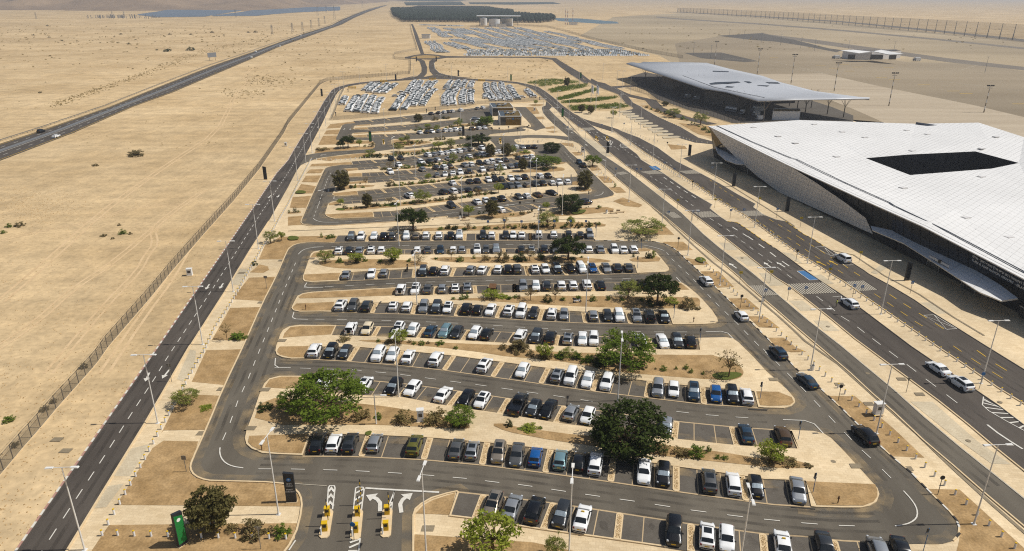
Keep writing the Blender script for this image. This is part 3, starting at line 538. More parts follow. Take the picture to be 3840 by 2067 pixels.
# vehicle tracks over the sand
for s, w in (("L2 0,975 300,720 560,480 800,300 1000,160 1250,0 N1 1740,800 1760,740 1830,660 1880,620 1840,590 1870,540 1960,480 2100,400", 2.6), ("N2 330,100 400,160 450,180", 8), ("N2 650,300 680,360 700,390 740,405 900,410", 5), ("L2 600,1387 820,1060 980,850 1100,640 1300,420 1480,220", 2.2), ("L2 280,1387 620,980 800,800 850,700 900,640 880,560 960,480 1180,330", 2.0), ("L2 930,1387 1030,1230 1130,1060 1220,900 1380,690 1560,430", 2.0), ("L2 0,620 250,560 500,520 800,420 1100,410", 2.0), ("L2 -100,1300 200,1100 420,900 640,760 980,470", 2.0), ("N1 0,640 500,560 900,500 1300,420 1800,320", 4), ("N1 -50,520 700,480 1400,360", 4)):
    c = smooth_line(gp(s), 1)
    for d in (-w / 3, w / 3): ZK[0] += 1; tag(MB().ribbon(c, w / 4, .008 + (ZK[0] % 30) * .0006, off=d).build('wheel_track', 'sand_light'), kind='structure')
# ------------------------------------------------------------------ cars
def prof(kind):
    # x (share of length), top z, belt z, half-width factor ; index of rear-window and windscreen intervals; side-window span
    if kind == 'h': return (4.05, 1.76, 1.50, [(-.5, .55, .5, .84), (-.492, .92, .86, .92), (-.455, 1.02, .92, .97), (-.35, 1.40, .94, .99), (-.25, 1.48, .94, 1), (-.02, 1.50, .93, 1), (.1, 1.44, .92, 1), (.275, 1.0, .92, .99), (.40, .88, .82, .96), (.468, .74, .68, .92), (.5, .5, .46, .8)], 2, 6, (-.37, .03, .23))
    if kind == 'e': return (4.62, 1.80, 1.45, [(-.5, .55, .5, .84), (-.492, .88, .82, .9), (-.47, 1.0, .9, .95), (-.36, 1.03, .92, .98), (-.2, 1.40, .93, 1), (-.08, 1.45, .93, 1), (.06, 1.43, .92, 1), (.10, 1.38, .92, 1), (.25, .98, .91, .99), (.40, .86, .8, .96), (.47, .72, .66, .92), (.5, .5, .46, .8)], 3, 7, (-.27, .0, .2))
    if kind == 'u': return (4.45, 1.86, 1.66, [(-.5, .6, .55, .86), (-.492, 1.0, .92, .93), (-.46, 1.12, 1.0, .97), (-.385, 1.55, 1.02, .99), (-.30, 1.63, 1.02, 1), (-.02, 1.66, 1.01, 1), (.1, 1.58, 1.0, 1), (.26, 1.12, 1.0, .99), (.41, 1.0, .92, .97), (.475, .84, .78, .93), (.5, .55, .5, .82)], 2, 6, (-.40, .03, .22))
    if kind == 'v': return (4.45, 1.84, 1.84, [(-.5, .6, .55, .88), (-.495, 1.05, 1.0, .95), (-.485, 1.15, 1.05, .97), (-.455, 1.74, 1.08, .99), (-.40, 1.82, 1.08, 1), (.0, 1.84, 1.07, 1), (.12, 1.76, 1.06, 1), (.30, 1.2, 1.05, .99), (.42, 1.04, .96, .97), (.48, .86, .8, .93), (.5, .55, .5, .84)], 2, 6, (-.42, .02, .25))
    if kind == 'j': return (4.25, 1.88, 1.82, [(-.5, .65, .6, .9), (-.49, 1.1, 1.05, .95), (-.485, 1.18, 1.08, .97), (-.46, 1.76, 1.1, .98), (-.42, 1.81, 1.1, .99), (.0, 1.82, 1.1, .99), (.06, 1.78, 1.1, .99), (.13, 1.22, 1.1, .98), (.42, 1.12, 1.05, .95), (.48, 1.0, .95, .93), (.5, .6, .55, .86)], 2, 6, (-.43, -.15, .09))
    return (5.7, 1.98, 1.88, [(-.5, .7, .65, .9), (-.49, 1.15, 1.1, .95), (-.48, 1.2, 1.12, .97), (-.10, 1.2, 1.12, .98), (-.08, 1.76, 1.14, .98), (-.04, 1.86, 1.14, .98), (.12, 1.86, 1.14, .98), (.16, 1.8, 1.14, .98), (.26, 1.26, 1.14, .98), (.42, 1.16, 1.08, .96), (.485, 1.02, .96, .94), (.5, .65, .6, .86)], 3, 7, (-.06, .06, .22))
CARM = {}
def lerp(a, b, t): return a + (b - a) * t
def car_meshes(kind):
    if kind in CARM: return CARM[kind]
    Ln, Wd, Ht, st, ir, iw, side = prof(kind)
    def sec(t, b, w):
        hw = Wd / 2 * w; up = t - b
        if up > .2: return [(hw * .80, .20), (hw * .96, .28), (hw, .56), (hw * .985, b * .93), (hw * .94, b), (hw * lerp(.93, .74, min(1, up / .5)), b + up * .86), (hw * .62, t - .018), (0, t)]
        return [(hw * .80, .20), (hw * .96, .28), (hw, min(.56, b * .8)), (hw * .985, b * .93), (hw * .93, b), (hw * .80, b + up * .75), (hw * .5, t - .01), (0, t)]
    def at(x):
        for a, b in zip(st, st[1:]):
            if x <= b[0]:
                t = (x - a[0]) / (b[0] - a[0]); sa, sb = sec(*a[1:]), sec(*b[1:])
                return [(lerp(p[0], q[0], t), lerp(p[1], q[1], t)) for p, q in zip(sa, sb)]
        return sec(*st[-1][1:])
    mb = MB(); rings = []
    for s_ in st:
        q = sec(*s_[1:]); rings.append([(s_[0] * Ln, -y, z) for y, z in q] + [(s_[0] * Ln, y, z) for y, z in q[::-1][1:]])
    n = len(rings[0]); vs = [v for r in rings for v in r]; fs = []
    for i in range(len(rings) - 1):
        for j in range(n - 1): fs.append((i * n + j, i * n + j + 1, (i + 1) * n + j + 1, (i + 1) * n + j))
        fs.append((i * n + n - 1, i * n, (i + 1) * n, (i + 1) * n + n - 1))
    fs += [tuple(range(n)), tuple(range((len(rings) - 1) * n, len(rings) * n))[::-1]]
    if kind == 'p':                                  # open load bed
        mb.add(vs, fs); mb.box((-.29 * Ln, 0, 1.2), (.34 * Ln, 1.74, .06))
    else: mb.add(vs, fs)
    D = {'body': mb.mesh(kind + '_body', 'car_w', True)}
    def pane(i, s0, s1):
        a, b = st[i], st[i + 1]; g = MB(); rows = []
        for t in (s0, (s0 + s1) / 2, s1):
            x = lerp(a[0], b[0], t); q = at(x); q5, q6, q7 = q[5], q[6], q[7]
            rows.append([(x * Ln, k * y * .97, z + .012) for k, (y, z) in ((-1, q5), (-1, q6), (0, q7), (1, q6), (1, q5))])
        dx = .012 if b[1] < a[1] else -.012
        v = [(p[0] + dx, p[1], p[2]) for r in rows for p in r]
        return g.add(v, [(r * 5 + j, r * 5 + j + 1, (r + 1) * 5 + j + 1, (r + 1) * 5 + j) for r in range(2) for j in range(4)])
    D['windscreen'] = pane(iw, .05, .97).mesh('windscreen', 'glass'); D['sunshade'] = pane(iw, .12, .9).mesh('sunshade', 'sunshade')
    D['rear_window'] = pane(ir, .10, .95).mesh('rear_window', 'glass')
    for nm, x0, x1 in (('rear', side[0], side[1] - .012), ('front', side[1] + .012, side[2])):
        for k in (-1, 1):
            v = []
            for t in (0, .25, .5, .75, 1):
                q = at(lerp(x0, x1, t)); (y4, z4), (y5, z5) = q[4], q[5]
                for u in (.16, .9): v.append((lerp(x0, x1, t) * Ln, k * (lerp(y4, y5, u) + .012), lerp(z4, z5, u)))
            D[f'side_{nm}_{k}'] = MB().add(v, [(2 * i, 2 * i + 1, 2 * i + 3, 2 * i + 2)[::k] for i in range(4)]).mesh('side_window', 'glass')
    if kind in 'huve':
        sx_ = [(-.19 if kind != 'e' else -.07), -.02, .055]; sv = [(x * Ln, k * at(x)[6][0] * .82, at(x)[6][1] + .022) for x in sx_ for k in (-1, 1)]; D['sunroof'] = MB().add(sv, [(0, 2, 3, 1), (2, 4, 5, 3)]).mesh('sunroof', 'glass')
    R_ = .36 if kind in 'ujp' else .32
    t = MB(); t.tube((0, -.11, 0), (0, .11, 0), R_, n=18); D['tyre'] = t.mesh('tyre', 'tyre', True)
    t = MB()
    for k in (-1, 1): t.tube((0, k * .1, 0), (0, k * .122, 0), R_ * .66, R_ * .6, 12)
    D['rim'] = t.mesh('rim', 'rim')
    wx = Ln * .305; D['wheels'] = [(wx * a, b * (Wd / 2 - .10), R_) for a in (1, -1.02) for b in (-1, 1)]
    q = at(.462); D['headlight'] = MB().box((0, 0, 0), (.34, .26, .13), 0, .8).mesh('headlight', 'lamp_lens'); D['hl'] = [(.462 * Ln, k * (q[4][0] * .86), q[4][1] - .02) for k in (-1, 1)]
    q = at(-.482); D['tail'] = MB().box((0, 0, 0), (.16, .2, .24), 0, .9).mesh('tail_light', 'tail_red'); D['tl'] = [(-.484 * Ln, k * q[4][0] * .88, q[4][1] - .08) for k in (-1, 1)]
    D['plate'] = MB().box((0, 0, 0), (.03, .52, .13)).mesh('number_plate', 'plate'); D['pl'] = [(.5 * Ln + .005, 0, .42), (-.497 * Ln - .015, 0, .62)]
    D['bumper'] = MB().box((0, 0, 0), (.10, Wd * .80, .16)).mesh('bumper', 'plastic_black'); D['bp'] = [(.488 * Ln, 0, .3), (-.492 * Ln, 0, .34)]
    D['mirror'] = MB().box((0, 0, 0), (.14, .2, .13), 0, .85).mesh('mirror', 'plastic_black'); q = at(.2); D['mr'] = [(.2 * Ln, k * (q[4][0] + .1), q[4][1] + .04) for k in (-1, 1)]
    D['arch'] = MB().tube((0, -.02, 0), (0, .02, 0), R_ + .06, n=14).mesh('wheel_arch', 'plastic_black'); D['ar'] = [(x, (1 if y > 0 else -1) * (Wd / 2 - .012), z) for x, y, z in D['wheels']]
    if kind in 'uj': D['rails'] = [MB().tube((-.3 * Ln, k * Wd * .33, Ht - .02), (.06 * Ln, k * Wd * .33, Ht - .02), .025, n=5).mesh('roof_rail', 'dark_metal') for k in (-1, 1)]
    CARM[kind] = D; return D
def paint(o, mn): o.material_slots[0].link = 'OBJECT'; o.material_slots[0].material = MATS[mn]
KIND = {'h': 'hatchback', 'e': 'sedan', 'u': 'SUV', 'v': 'van', 'p': 'pickup truck', 'j': 'off-road jeep'}
def make_car(loc, ang, code, label, group, cat='car', lod=0, shade=False, extra=None):
    col, kind = code[0], code[1]; D = car_meshes(kind)
    nm = {'v': 'parked_van', 'p': 'pickup_truck'}.get(kind, 'parked_car')
    o = empty(nm, loc, ang); s_ = RND.uniform(.97, 1.03); o.scale = (s_, s_, s_)
    tag(o, label, {'v': 'van', 'p': 'pickup truck'}.get(kind, 'car'), group)
    b = obj('body', D['body'], o); paint(b, 'car_' + col)
    obj('windscreen', D['windscreen'], o); obj('rear_window', D['rear_window'], o)
    for k in ('rear', 'front'):
        for q in (-1, 1): obj('side_window', D[f'side_{k}_{q}'], o)
    if extra == 'r' or (kind in 'hu' and RND.random() < .22) and 'sunroof' in D: obj('sunroof', D['sunroof'], o)
    if shade: obj('sunshade', D['sunshade'], o, (.012, 0, .012))
    for p in D['wheels']:
        w = obj('wheel', D['tyre'], o, p)
        if lod == 0: obj('rim', D['rim'], w)
    if lod == 0:
        for p in D['ar']: obj('wheel_arch', D['arch'], o, p)
        for p in D['hl']: obj('headlight', D['headlight'], o, p)
        for p in D['mr']: obj('mirror', D['mirror'], o, p)
        for p in D['bp']: obj('bumper', D['bumper'], o, p)
        if 'rails' in D and RND.random() < .5:
            for r_ in D['rails']: obj('roof_rail', r_, o)
        if kind == 'j':
            w = obj('spare_wheel', D['tyre'], o, (-2.22, 0, 1.05)); w.rotation_euler = (0, 0, math.pi / 2)
    for p in D['tl']: obj('tail_light', D['tail'], o, p)
    for p in D['pl']: obj('number_plate', D['plate'], o, p)
    return o
def taxi_light(car, kind='e'):
    MB().box((0, 0, prof(kind)[2] + .07), (.16, .42, .13), 0, .8).build('taxi_sign', 'machine_yellow', car)

# ------------------------------------------------------------------ parking rows
COBBLE = None
def cobble_mesh():
    global COBBLE
    if COBBLE: return COBBLE
    rr = random.Random(5); mb = MB()
    for i in range(230):
        x, y = rr.uniform(-.47, .47), rr.uniform(-.36, .36); a = rr.uniform(0, 6.28); r_ = rr.uniform(.05, .10)
        mb.use('pebble' if rr.random() < .6 else 'pebble_pale')
        mb.add([(x + math.cos(a + k * 1.257) * r_ * .2 * (1 if True else 1), y + math.sin(a + k * 1.257) * r_ * .9, .0) for k in range(5)] + [(x, y, rr.uniform(.04, .09))], [(k, (k + 1) % 5, 5) for k in range(5)])
    COBBLE = mb.mesh('cobbles'); return COBBLE
STAIN = MB()
def parking_row(name, pairs, desc, cars='', strips='', lines=True, lod=0, edge=True):
    P = px(pairs); f = [W(p) for p in P[0::2]]; b = [W(p) for p in P[1::2]]
    N = 240; L = arc(f); S = []
    for i in range(N + 1):
        s_ = L[-1] * i / N; a, _ = along(f, s_, L)
        for k in range(len(L) - 1):
            if s_ <= L[k + 1] or k == len(L) - 2:
                t = (s_ - L[k]) / max(1e-6, L[k + 1] - L[k]); bb = b[k].lerp(b[k + 1], t); break
        S.append((a, bb))
    bay = MB()
    for i in range(0, N, 8):
        j = min(N, i + 8); q = [S[i][0], S[j][0], S[j][1], S[i][1]]; q = q if area(q) > 0 else q[::-1]; bay.add([(v.x, v.y, .122) for v in q], [(0, 1, 2, 3)])
    root = tag(bay.build(name, 'bay_pavers'), kind='structure')
    fl = [a for a, _ in S[::8]]
    if edge: MB().ribbon(fl, .24, .13).build('edge_strip', 'line_stone', root)
    def u_of(c, x):
        best = None
        for i, (a, bb) in enumerate(S):
            m = a.lerp(bb, .5); m.z = .7; d = abs(proj(m)[0] - src(c, x, 0)[0])
            if best is None or d < best[0]: best = (d, i)
        return best[1]
    cuts = []; c = None
    for t in strips.split():
        if not t[0].isdigit() and t[0] != '-': c = t
        else: cuts.append(u_of(c, float(t)))
    bounds = [0] + sorted(cuts) + [N]
    for i in sorted(cuts):
        a, bb = S[i]; d = (a - bb); ln = d.length; ang = math.atan2(d.y, d.x); m = a.lerp(bb, .5)
        k = MB(); pts = [(-ln / 2, -.45), (ln / 2 - .35, -.45), (ln / 2 - .1, -.34), (ln / 2, -.15), (ln / 2, .15), (ln / 2 - .1, .34), (ln / 2 - .35, .45), (-ln / 2, .45)]
        pts = [Vector((x, y, 0)) for x, y in pts]; k.poly(pts, .2).wall(pts, 0, .2)
        o = k.build('gravel_strip_kerb', 'kerb', root, (m.x, m.y, 0), ang)
        w = obj('cobbles', cobble_mesh(), o, (-.06, 0, .205), 0, (ln * .93, .78, 1)); tag(w, kind='stuff')
    if lines:
        for i, j in zip(bounds, bounds[1:]):
            d = (S[j][0] - S[i][0]).length - (.9 if i else 0); n = max(1, round(d / 2.52))
            for k in range(1, n):
                q = S[round(lerp(i, j, k / n))]; a, bb = q; d_ = a - bb; m = a.lerp(bb, .5)
                mark(root, m, math.atan2(d_.y, d_.x), d_.length, .13, 'line_stone', .132, 'bay_line')
                r_ = RND.uniform(.35, .9); e_ = m + Vector((RND.uniform(.8, 1.6), RND.uniform(-.9, .9), 0)); WK[0] += 1; STAIN.add([(e_.x + r_ * math.cos(t_) * RND.uniform(.6, 1.1), e_.y + r_ * math.sin(t_) * RND.uniform(.8, 1.5), .1255 + (WK[0] % 20) * .00015) for t_ in [q_ * .698 for q_ in range(9)]], [tuple(range(9))])
    c = None; items = []
    for t in cars.split():
        g_ = re.match(r'(-?\d+)([a-z])([a-z])([nt])([sxr]*)$', t)
        if not g_: c = t; continue
        items.append((u_of(c, float(g_[1])), g_[2] + g_[3], g_[4], g_[5]))
    items.sort()
    # left-to-right order in the picture
    if items and proj(S[0][0])[0] > proj(S[N][0])[0]: items.reverse()
    for k, (i, code, face, ex) in enumerate(items):
        a, bb = S[i]; d = a - bb; d.normalize(); ndir = d if (d.y < 0) == (face == 'n') else -d
        ln = prof(code[1])[0]; dep = (a - bb).length
        m = a.lerp(bb, .5) + d * RND.uniform(-.12, .18); ang = math.atan2(ndir.y, ndir.x) + RND.uniform(-.025, .025)
        cn, kd = CARCOL[code[0]][0], KIND[code[1]]
        how = 'nose towards the camera' if face == 'n' else 'tail towards the camera'
        o = make_car((m.x, m.y, .125), ang, code, f'{cn} {kd}, {nth(k)} from the left in the {desc}', 'cars parked in the airport car park', lod=lod, shade='s' in ex or (face == 'n' and RND.random() < .08), extra='r' if 'r' in ex else None)
        if 'x' in ex: taxi_light(o)
        PARKED.append(o)
    return root
PARKED = []
ROWN = 'row above the ticket barriers'
parking_row('parking_bays', "M1 1480,992 1430,1148 1655,1010 1595,1172 R1 310,1065 240,1243 770,1135 750,1315 1250,1208 1250,1395 1740,1275 1760,1470 E1 450,1298 490,1480 600,1320 650,1500 1080,1342 1150,1530", 'bottom row beside the ticket barriers', "M1 1712aun 1850set R1 185kut 372duns 520wetx 1135kun 1360whtr 1490whn 1870wetx E1 530den 885svt 1050ken", "M1 1625 R1 285 762 1250 1750 E1 620")
parking_row('parking_bays', "M1 425,748 475,598 820,752 870,606 1245,772 1290,626 1655,810 1690,660 R1 265,862 300,706 700,922 720,755 1150,988 1150,822 1620,1052 1585,882 E1 150,1075 120,908 435,1092 400,920", 'first ' + ROWN, "M1 523ket 638wht 745dut 920sht 1180yut 1462get 1575sht 1758aunr 1885gen R1 200bht 360lht 487kht 605wut 937wen 1065kun 1372gut 1530wut 1685khns E1 350sen", "M1 843 1262 1665 R1 283 715 1150 1605")
parking_row('parking_bays', "M1 445,207 390,300 910,237 850,338 1150,260 1080,345 1490,307 1410,410 1825,357 1765,460 R1 390,408 330,522 1150,512 1135,632 1535,550 1570,678 1920,575 1970,700", 'second ' + ROWN, "M1 475det 575wut 840wut 1040kuns 1170whn 1385wet 1530khn 1640whn 1880kpt R1 185dhns 285ken 435sht 555whn 1090shn 1630iet 1870nut", "M1 1115 1455 1795 R1 365 1147 1550")
parking_row('parking_bays', "M1 438,88 481,7 740,105 800,10 1065,130 1110,35 1385,165 1450,70 1710,210 1775,112 R1 240,258 290,155 590,308 630,200 960,352 980,245 1340,397 1330,283 1705,418 1678,310", 'third ' + ROWN, "M1 505wut 612kuns 720dhns 942wuns 1035whns 1145wet 1330wut 1665wutr 1920whn R1 340sht 440wvn 545wens 680wun 1028sun 1128whn 1268iuns 1415bhn 1530kuns 1632wut", "M1 770 1085 1415 1740 R1 260 602 960 1338")
parking_row('parking_bays', "M2 835,980 795,1067 1600,995 1540,1088 2390,1040 2330,1134 R2 450,1062 425,1158 1240,1088 1290,1188 1660,1090 1675,1192", 'fourth ' + ROWN, "M2 962wjt 1100chn 1375wunr 1495whns 1650iet 1775luns 1880dhn 2030whns 2145kht 2430wut R2 250duns 375kut 527sht 653wens 760wun 1165wut 1348wens 1475duns 1598kut", "M2 1185 1575 1960 2355 R2 440 1245")
parking_row('parking_bays', "M2 795,862 840,785 1500,882 1530,787 2240,917 2285,815 R2 290,940 320,842 680,958 662,863 1440,972 1405,872", 'fifth ' + ROWN, "M2 870wutr 985gun 1100dut 1333wht 1445wht 1592sun 1705duns 1805whn 1960kut 2065kht 2170wen 2333wut 2435wvn R2 240dhn 390wut 500shn 755sht 872dhn 980wuns 1125sunr 1243djt 1365kens", "M2 1160 1510 1885 2250 R2 300 680 1065")
parking_row('parking_bays', "M2 1375,650 1345,725 2040,632 2050,705 R2 0,622 0,695 1250,602 1290,678", 'sixth ' + ROWN, "M2 1397wjt 1520wun 1630get 1755sht 1863wht 1968sut 2450shn R2 140sun 258whns 345dut 472wht 577wht 695wut 815ket 1045det 1170nut", "M2 1690 2035 2378 R2 65 740")
parking_row('parking_bays', "M2 865,594 890,523 1490,565 1500,490 2110,548 2160,472 R2 0,547 0,470 540,545 480,460 1130,525 1110,455", 'seventh ' + ROWN, "M2 925set 1135wen 1250sht 1587dun 1682kht 1783wut 2003sht 2103wet 2240wht 2325kut 2407gut R2 243wht 332whn 430kuns 545kut 650wvn 745bhn 868senr 962det 1055get", "M2 1187 1510 1842 2167 2490 R2 175 495 810")
parking_row('parking_bays', "C1 690,800 660,890 2576,790 2576,873 C2 1200,778 1200,868 R2 1130,312 1155,362", 'eighth ' + ROWN, "M2 853wutr 943dut 1035set 1142wut 1230wht 1535wht 1622get 1740ihn 1842wht 1922sht 2055wunr 2138ghn 2225suns 2435dht R2 213sht 330dut 430gun 505ket 630sun 710wht 810set 930wun 1015wet 1095wht", "M2 1085 1692 1985 2283 R2 565 865")
parking_row('parking_bays', "C1 705,685 755,585 1680,675 1700,567 C2 0,665 10,560 1240,660 1240,552 2215,655 2185,545", 'ninth ' + ROWN, "M2 965guns 1047wun 1160whns 1242kut 1325gut 1445wuns 1527aht 1607wut 1727wut 1823kut 1905wun 2108dun 2185wht 2300dhn 2372whn 2443wet R2 280wvt 408wut 540dut 635dht 717svn", "M2 1102 1382 1667 1950 2232 2517 R2 205")
RR = 'rear lot row from the walkway'
parking_row('rear_parking_bays', "C2 700,195 860,250 860,160 985,222 1250,112 1370,172 1550,85 1680,140 2060,60 2165,112", 'short row beside the walkway trees', "C2 765wht 2060det", "C2 920 1310", lod=1)
parking_row('rear_parking_bays', "C1 1303,312 1285,232 1590,295 1550,222 2210,228 2095,155 C2 205,175 100,100 B2 580,1325 500,1262 960,1280 870,1212 1335,1235 1250,1178 1650,1195 1490,1145", 'first ' + RR, "B2 50dun 440wet 570whn 690det 810kut 1070ghn 1190wht 1355net 1575ken", "C1 2150 C2 165 B2 545 915 1290", lod=1)
parking_row('rear_parking_bays', "B1 835,1278 850,1325 1330,1240 1362,1286 1580,1213 1662,1262 2100,1165 2190,1208 B2 590,1080 650,1122 700,1068 765,1112 1300,1008 1370,1062 1860,980 1900,1032", 'second ' + RR, "B1 1840wut B2 -60dvt 80wvt 185ght 295ket 455dht 850kun 950gun 1060sun 1190aht 1325dhn 1430kut 1575wht 1685wun 1800wut", "B1 1620 B2 370 732 1490", lod=1)
parking_row('rear_parking_bays', "B1 1062,1183 1042,1122 1470,1150 1395,1090 1865,1110 1780,1052 2240,1072 2150,1018 B2 195,1040 115,980 560,1008 495,948 915,980 860,930 1275,952 1200,895 1600,925 1550,890", 'third ' + RR, "B2 65wet 325det 440det 605whn 710kun 810ght 945whn 1045sen 1150kut 1390wut 1500kut", "B1 1432 1822 2195 B2 155 528 888 1238", lod=1)
parking_row('rear_parking_bays', "B1 1198,962 1205,1005 1540,938 1590,972 1910,912 1980,955 B2 0,860 0,905 400,808 450,855 880,745 930,795 1220,712 1290,765 1500,690 1540,735", 'fourth ' + RR, "B1 2250sht 2370whn 2490wht B2 70wet 185wun 315dut 520wun 640aht 740wun 835whn 945set 1035iut 1255dut 1350wht 1450wet", "B1 1565 1945 B2 420", lod=1)
parking_row('rear_parking_bays', "B1 1120,907 1118,850 1500,885 1445,832 1875,858 1800,805 2232,823 2145,773 B2 160,787 75,738 475,748 405,698 1065,672 970,622 1310,645 1250,600", 'fifth ' + RR, "B1 1540wun 2025sht 2240dut 2355wut 2440nut B2 245set 350wht 480kun 590wht 660wvt 765sen 860det 1060dht 1170set 1260wut", "B1 1470 1838 2190 B2 115 440 1018", lod=1)
parking_row('rear_parking_bays', "B1 1043,775 1065,808 1360,748 1408,780 1720,720 1780,757 2325,642 2410,678 B2 0,640 60,668 420,580 500,610 760,530 830,555", 'sixth ' + RR, "B1 1670whn 2015wun 2140det 2245sut 2430wut B2 30sht 310wht 440det 515wut 590wet 700wht 765wet", "B1 1383 1750 2368", lod=1)
parking_row('rear_parking_bays', "B1 978,720 955,675 1325,696 1255,652 1670,668 1610,630 2005,632 1905,590 2300,593 2225,560 B2 440,517 375,483 840,490 780,455 1350,490 1300,450", 'seventh ' + RR, "B1 1560kun 1700det 2105wut 2195sht 2300wut 2390wht 2480wut B2 60wut 160wut 245sht 335aut 515wun 1030wht 1125sen 1210ket 1300kut", "B1 1290 1640 1952 2262 B2 410", lod=1)
parking_row('rental_bays', "B1 1198,312 1190,270 1490,300 1455,265 1790,287 1735,252 2300,245 2230,215 B2 250,220 180,185 620,195 560,158", 'near rental row below the brown kiosks', "B1 1990wet 2090dht 2175whn 2270sht 2365wht 2440wht 2525wut B2 30wht 110whn 200wht 365nut 465wht 550wet", "B1 1472 1762 2340", lod=1)
parking_row('rental_bays', "B1 1222,193 1195,158 1500,173 1435,140 1770,152 1695,122 2490,95 2400,65", 'x', '', "B1 1468 1732", lod=1)
parking_row('rental_bays', "B1 1640,195 1655,222 2210,165 2240,190", 'x', '', "B1 1860", lod=1)
parking_row('rental_bays', "B1 1245,108 1265,128 1640,78 1680,100 2080,45 2120,65", 'x', '', "B1 1470", lod=1)
parking_row('rental_bays', "B1 1022,93 990,60 1280,76 1215,44 1540,50 1465,20 1790,25 1700,-5 S1 2500,535 2420,505", 'far rental row beside the storage fence', "S1 1680det 1790ket 1870wht 1935det 1995wht 2125wut 2370sht 2480wht 2540whn", "B1 1248 1500 1745", lod=1)
parking_row('rental_bays', "S2 -60,40 0,60 380,760 480,790".replace('-60,40 0,60 380,760 480,790', '-100,810 -60,835 690,745 720,790'), 'x', '', "", lod=1, edge=False)
for c, x, y, code, a, lab in (("B2", 415, 15, 'su', 0.1, 'silver SUV parked alone left of the leafy tree beside the brown kiosks'), ("B2", 468, 75, 'wu', .15, 'white SUV parked alone over dry bushes near the brown kiosks')):
    p = W(src(c, x, y + 12), .6); make_car((p.x, p.y, .1), a, code, lab, 'cars parked in the airport car park', lod=1)
# cars at the kerbs and on the roads
KERBCARS = [("R2", 1730, 585, 'wu', "R2 1640,480 R2 1790,625", 'white SUV with black roof at the kerb beside the upper bollard beds', 1), ("R2", 2035, 885, 'wh', "R2 2000,830 R2 2120,955", 'white hatchback at the kerb, below the other white car on the ring road', 1), ("R2", 2355, 1205, 'iu', "R2 2250,1080 R2 2543,1387", 'slate blue SUV at the kerb, uppermost of the three dark cars', 1),
            ("E1", 412, 228, 'ie', "E1 380,180 E1 480,270", 'dark slate sedan at the kerb between a blue SUV and a black SUV', 1), ("E1", 803, 598, 'ku', "E1 750,530 E1 880,655", 'black SUV at the kerb nearest the bottom right corner of the ring', 1),
            ("K", 1945, 308, 'wv', "K 1700,160 K 2040,360", 'white van stopped beside the terminal pavement', 1), ("K", 2035, 890, 'wu', "K 1890,765 K 2060,880", 'white SUV stopped beside the person in a yellow vest', 1),
            ("E1", 1300, 145, 'we', "E1 1300,130 E1 1480,250", 'white sedan waiting at the median, upper of a pair', 1), ("E1", 1450, 245, 'wu', "E1 1300,130 E1 1480,250", 'white SUV with dark sunroof waiting at the median, lower of a pair', 1),
            ("B2", 1983, 672, 'ih', "B2 2200,860 B2 1960,635", 'blue-green hatchback driving on the rear ring road', 1), ("B2", 2040, 720, 'ku', "B2 1960,635 B2 2200,860", 'black SUV passing the tree on the rear ring road', -1), ("B2", 2060, 1280, 'de', "B2 2000,1270 B2 2200,1250", 'dark sedan beside the blue post at the rear lot corner', 1)]
for c, x, y, code, line, lab, sgn in KERBCARS:
    a, b_ = gp(line); ang = math.atan2(a.y - b_.y, a.x - b_.x); p = W(src(c, x, y), .75)
    make_car((p.x, p.y, .11), ang, code, lab, 'cars stopped on the roads', lod=0 if c != 'B2' else 1, extra='r' if 'sunroof' in lab else None)
for c, x, y, code, line, lab in (("A", 103, 330, 'ku', "A 0,384 A 240,300", 'black SUV driving on the highway at the left edge'), ("A", 141, 342, 'we', "A 0,405 A 240,320", 'white sedan on the highway behind the black SUV'), ("N1", 1930, 390, 'wu', "N1 1600,520 N1 2100,340", 'white car on the highway, far carriageway beside the guardrail'), ("N1", 1898, 432, 'wu', "N1 1600,520 N1 2100,340", 'white car on the highway, near carriageway below the other white car'), ("N1", 2112, 350, 'wv', "N1 1900,420 N1 2300,270", 'white van alone on the far stretch of the highway'), ("N1", 2195, 294, 'ke', "N1 1900,420 N1 2300,270", 'small dark car on the highway before two far cars'), ("N1", 2270, 268, 'wu', "N1 2100,340 N1 2500,200", 'small white car on the highway where it narrows')):
    a, b_ = gp(line); p = W(src(c, x, y), .7); make_car((p.x, p.y, .08), math.atan2(b_.y - a.y, b_.x - a.x), code, lab, 'cars on the highway', lod=1)
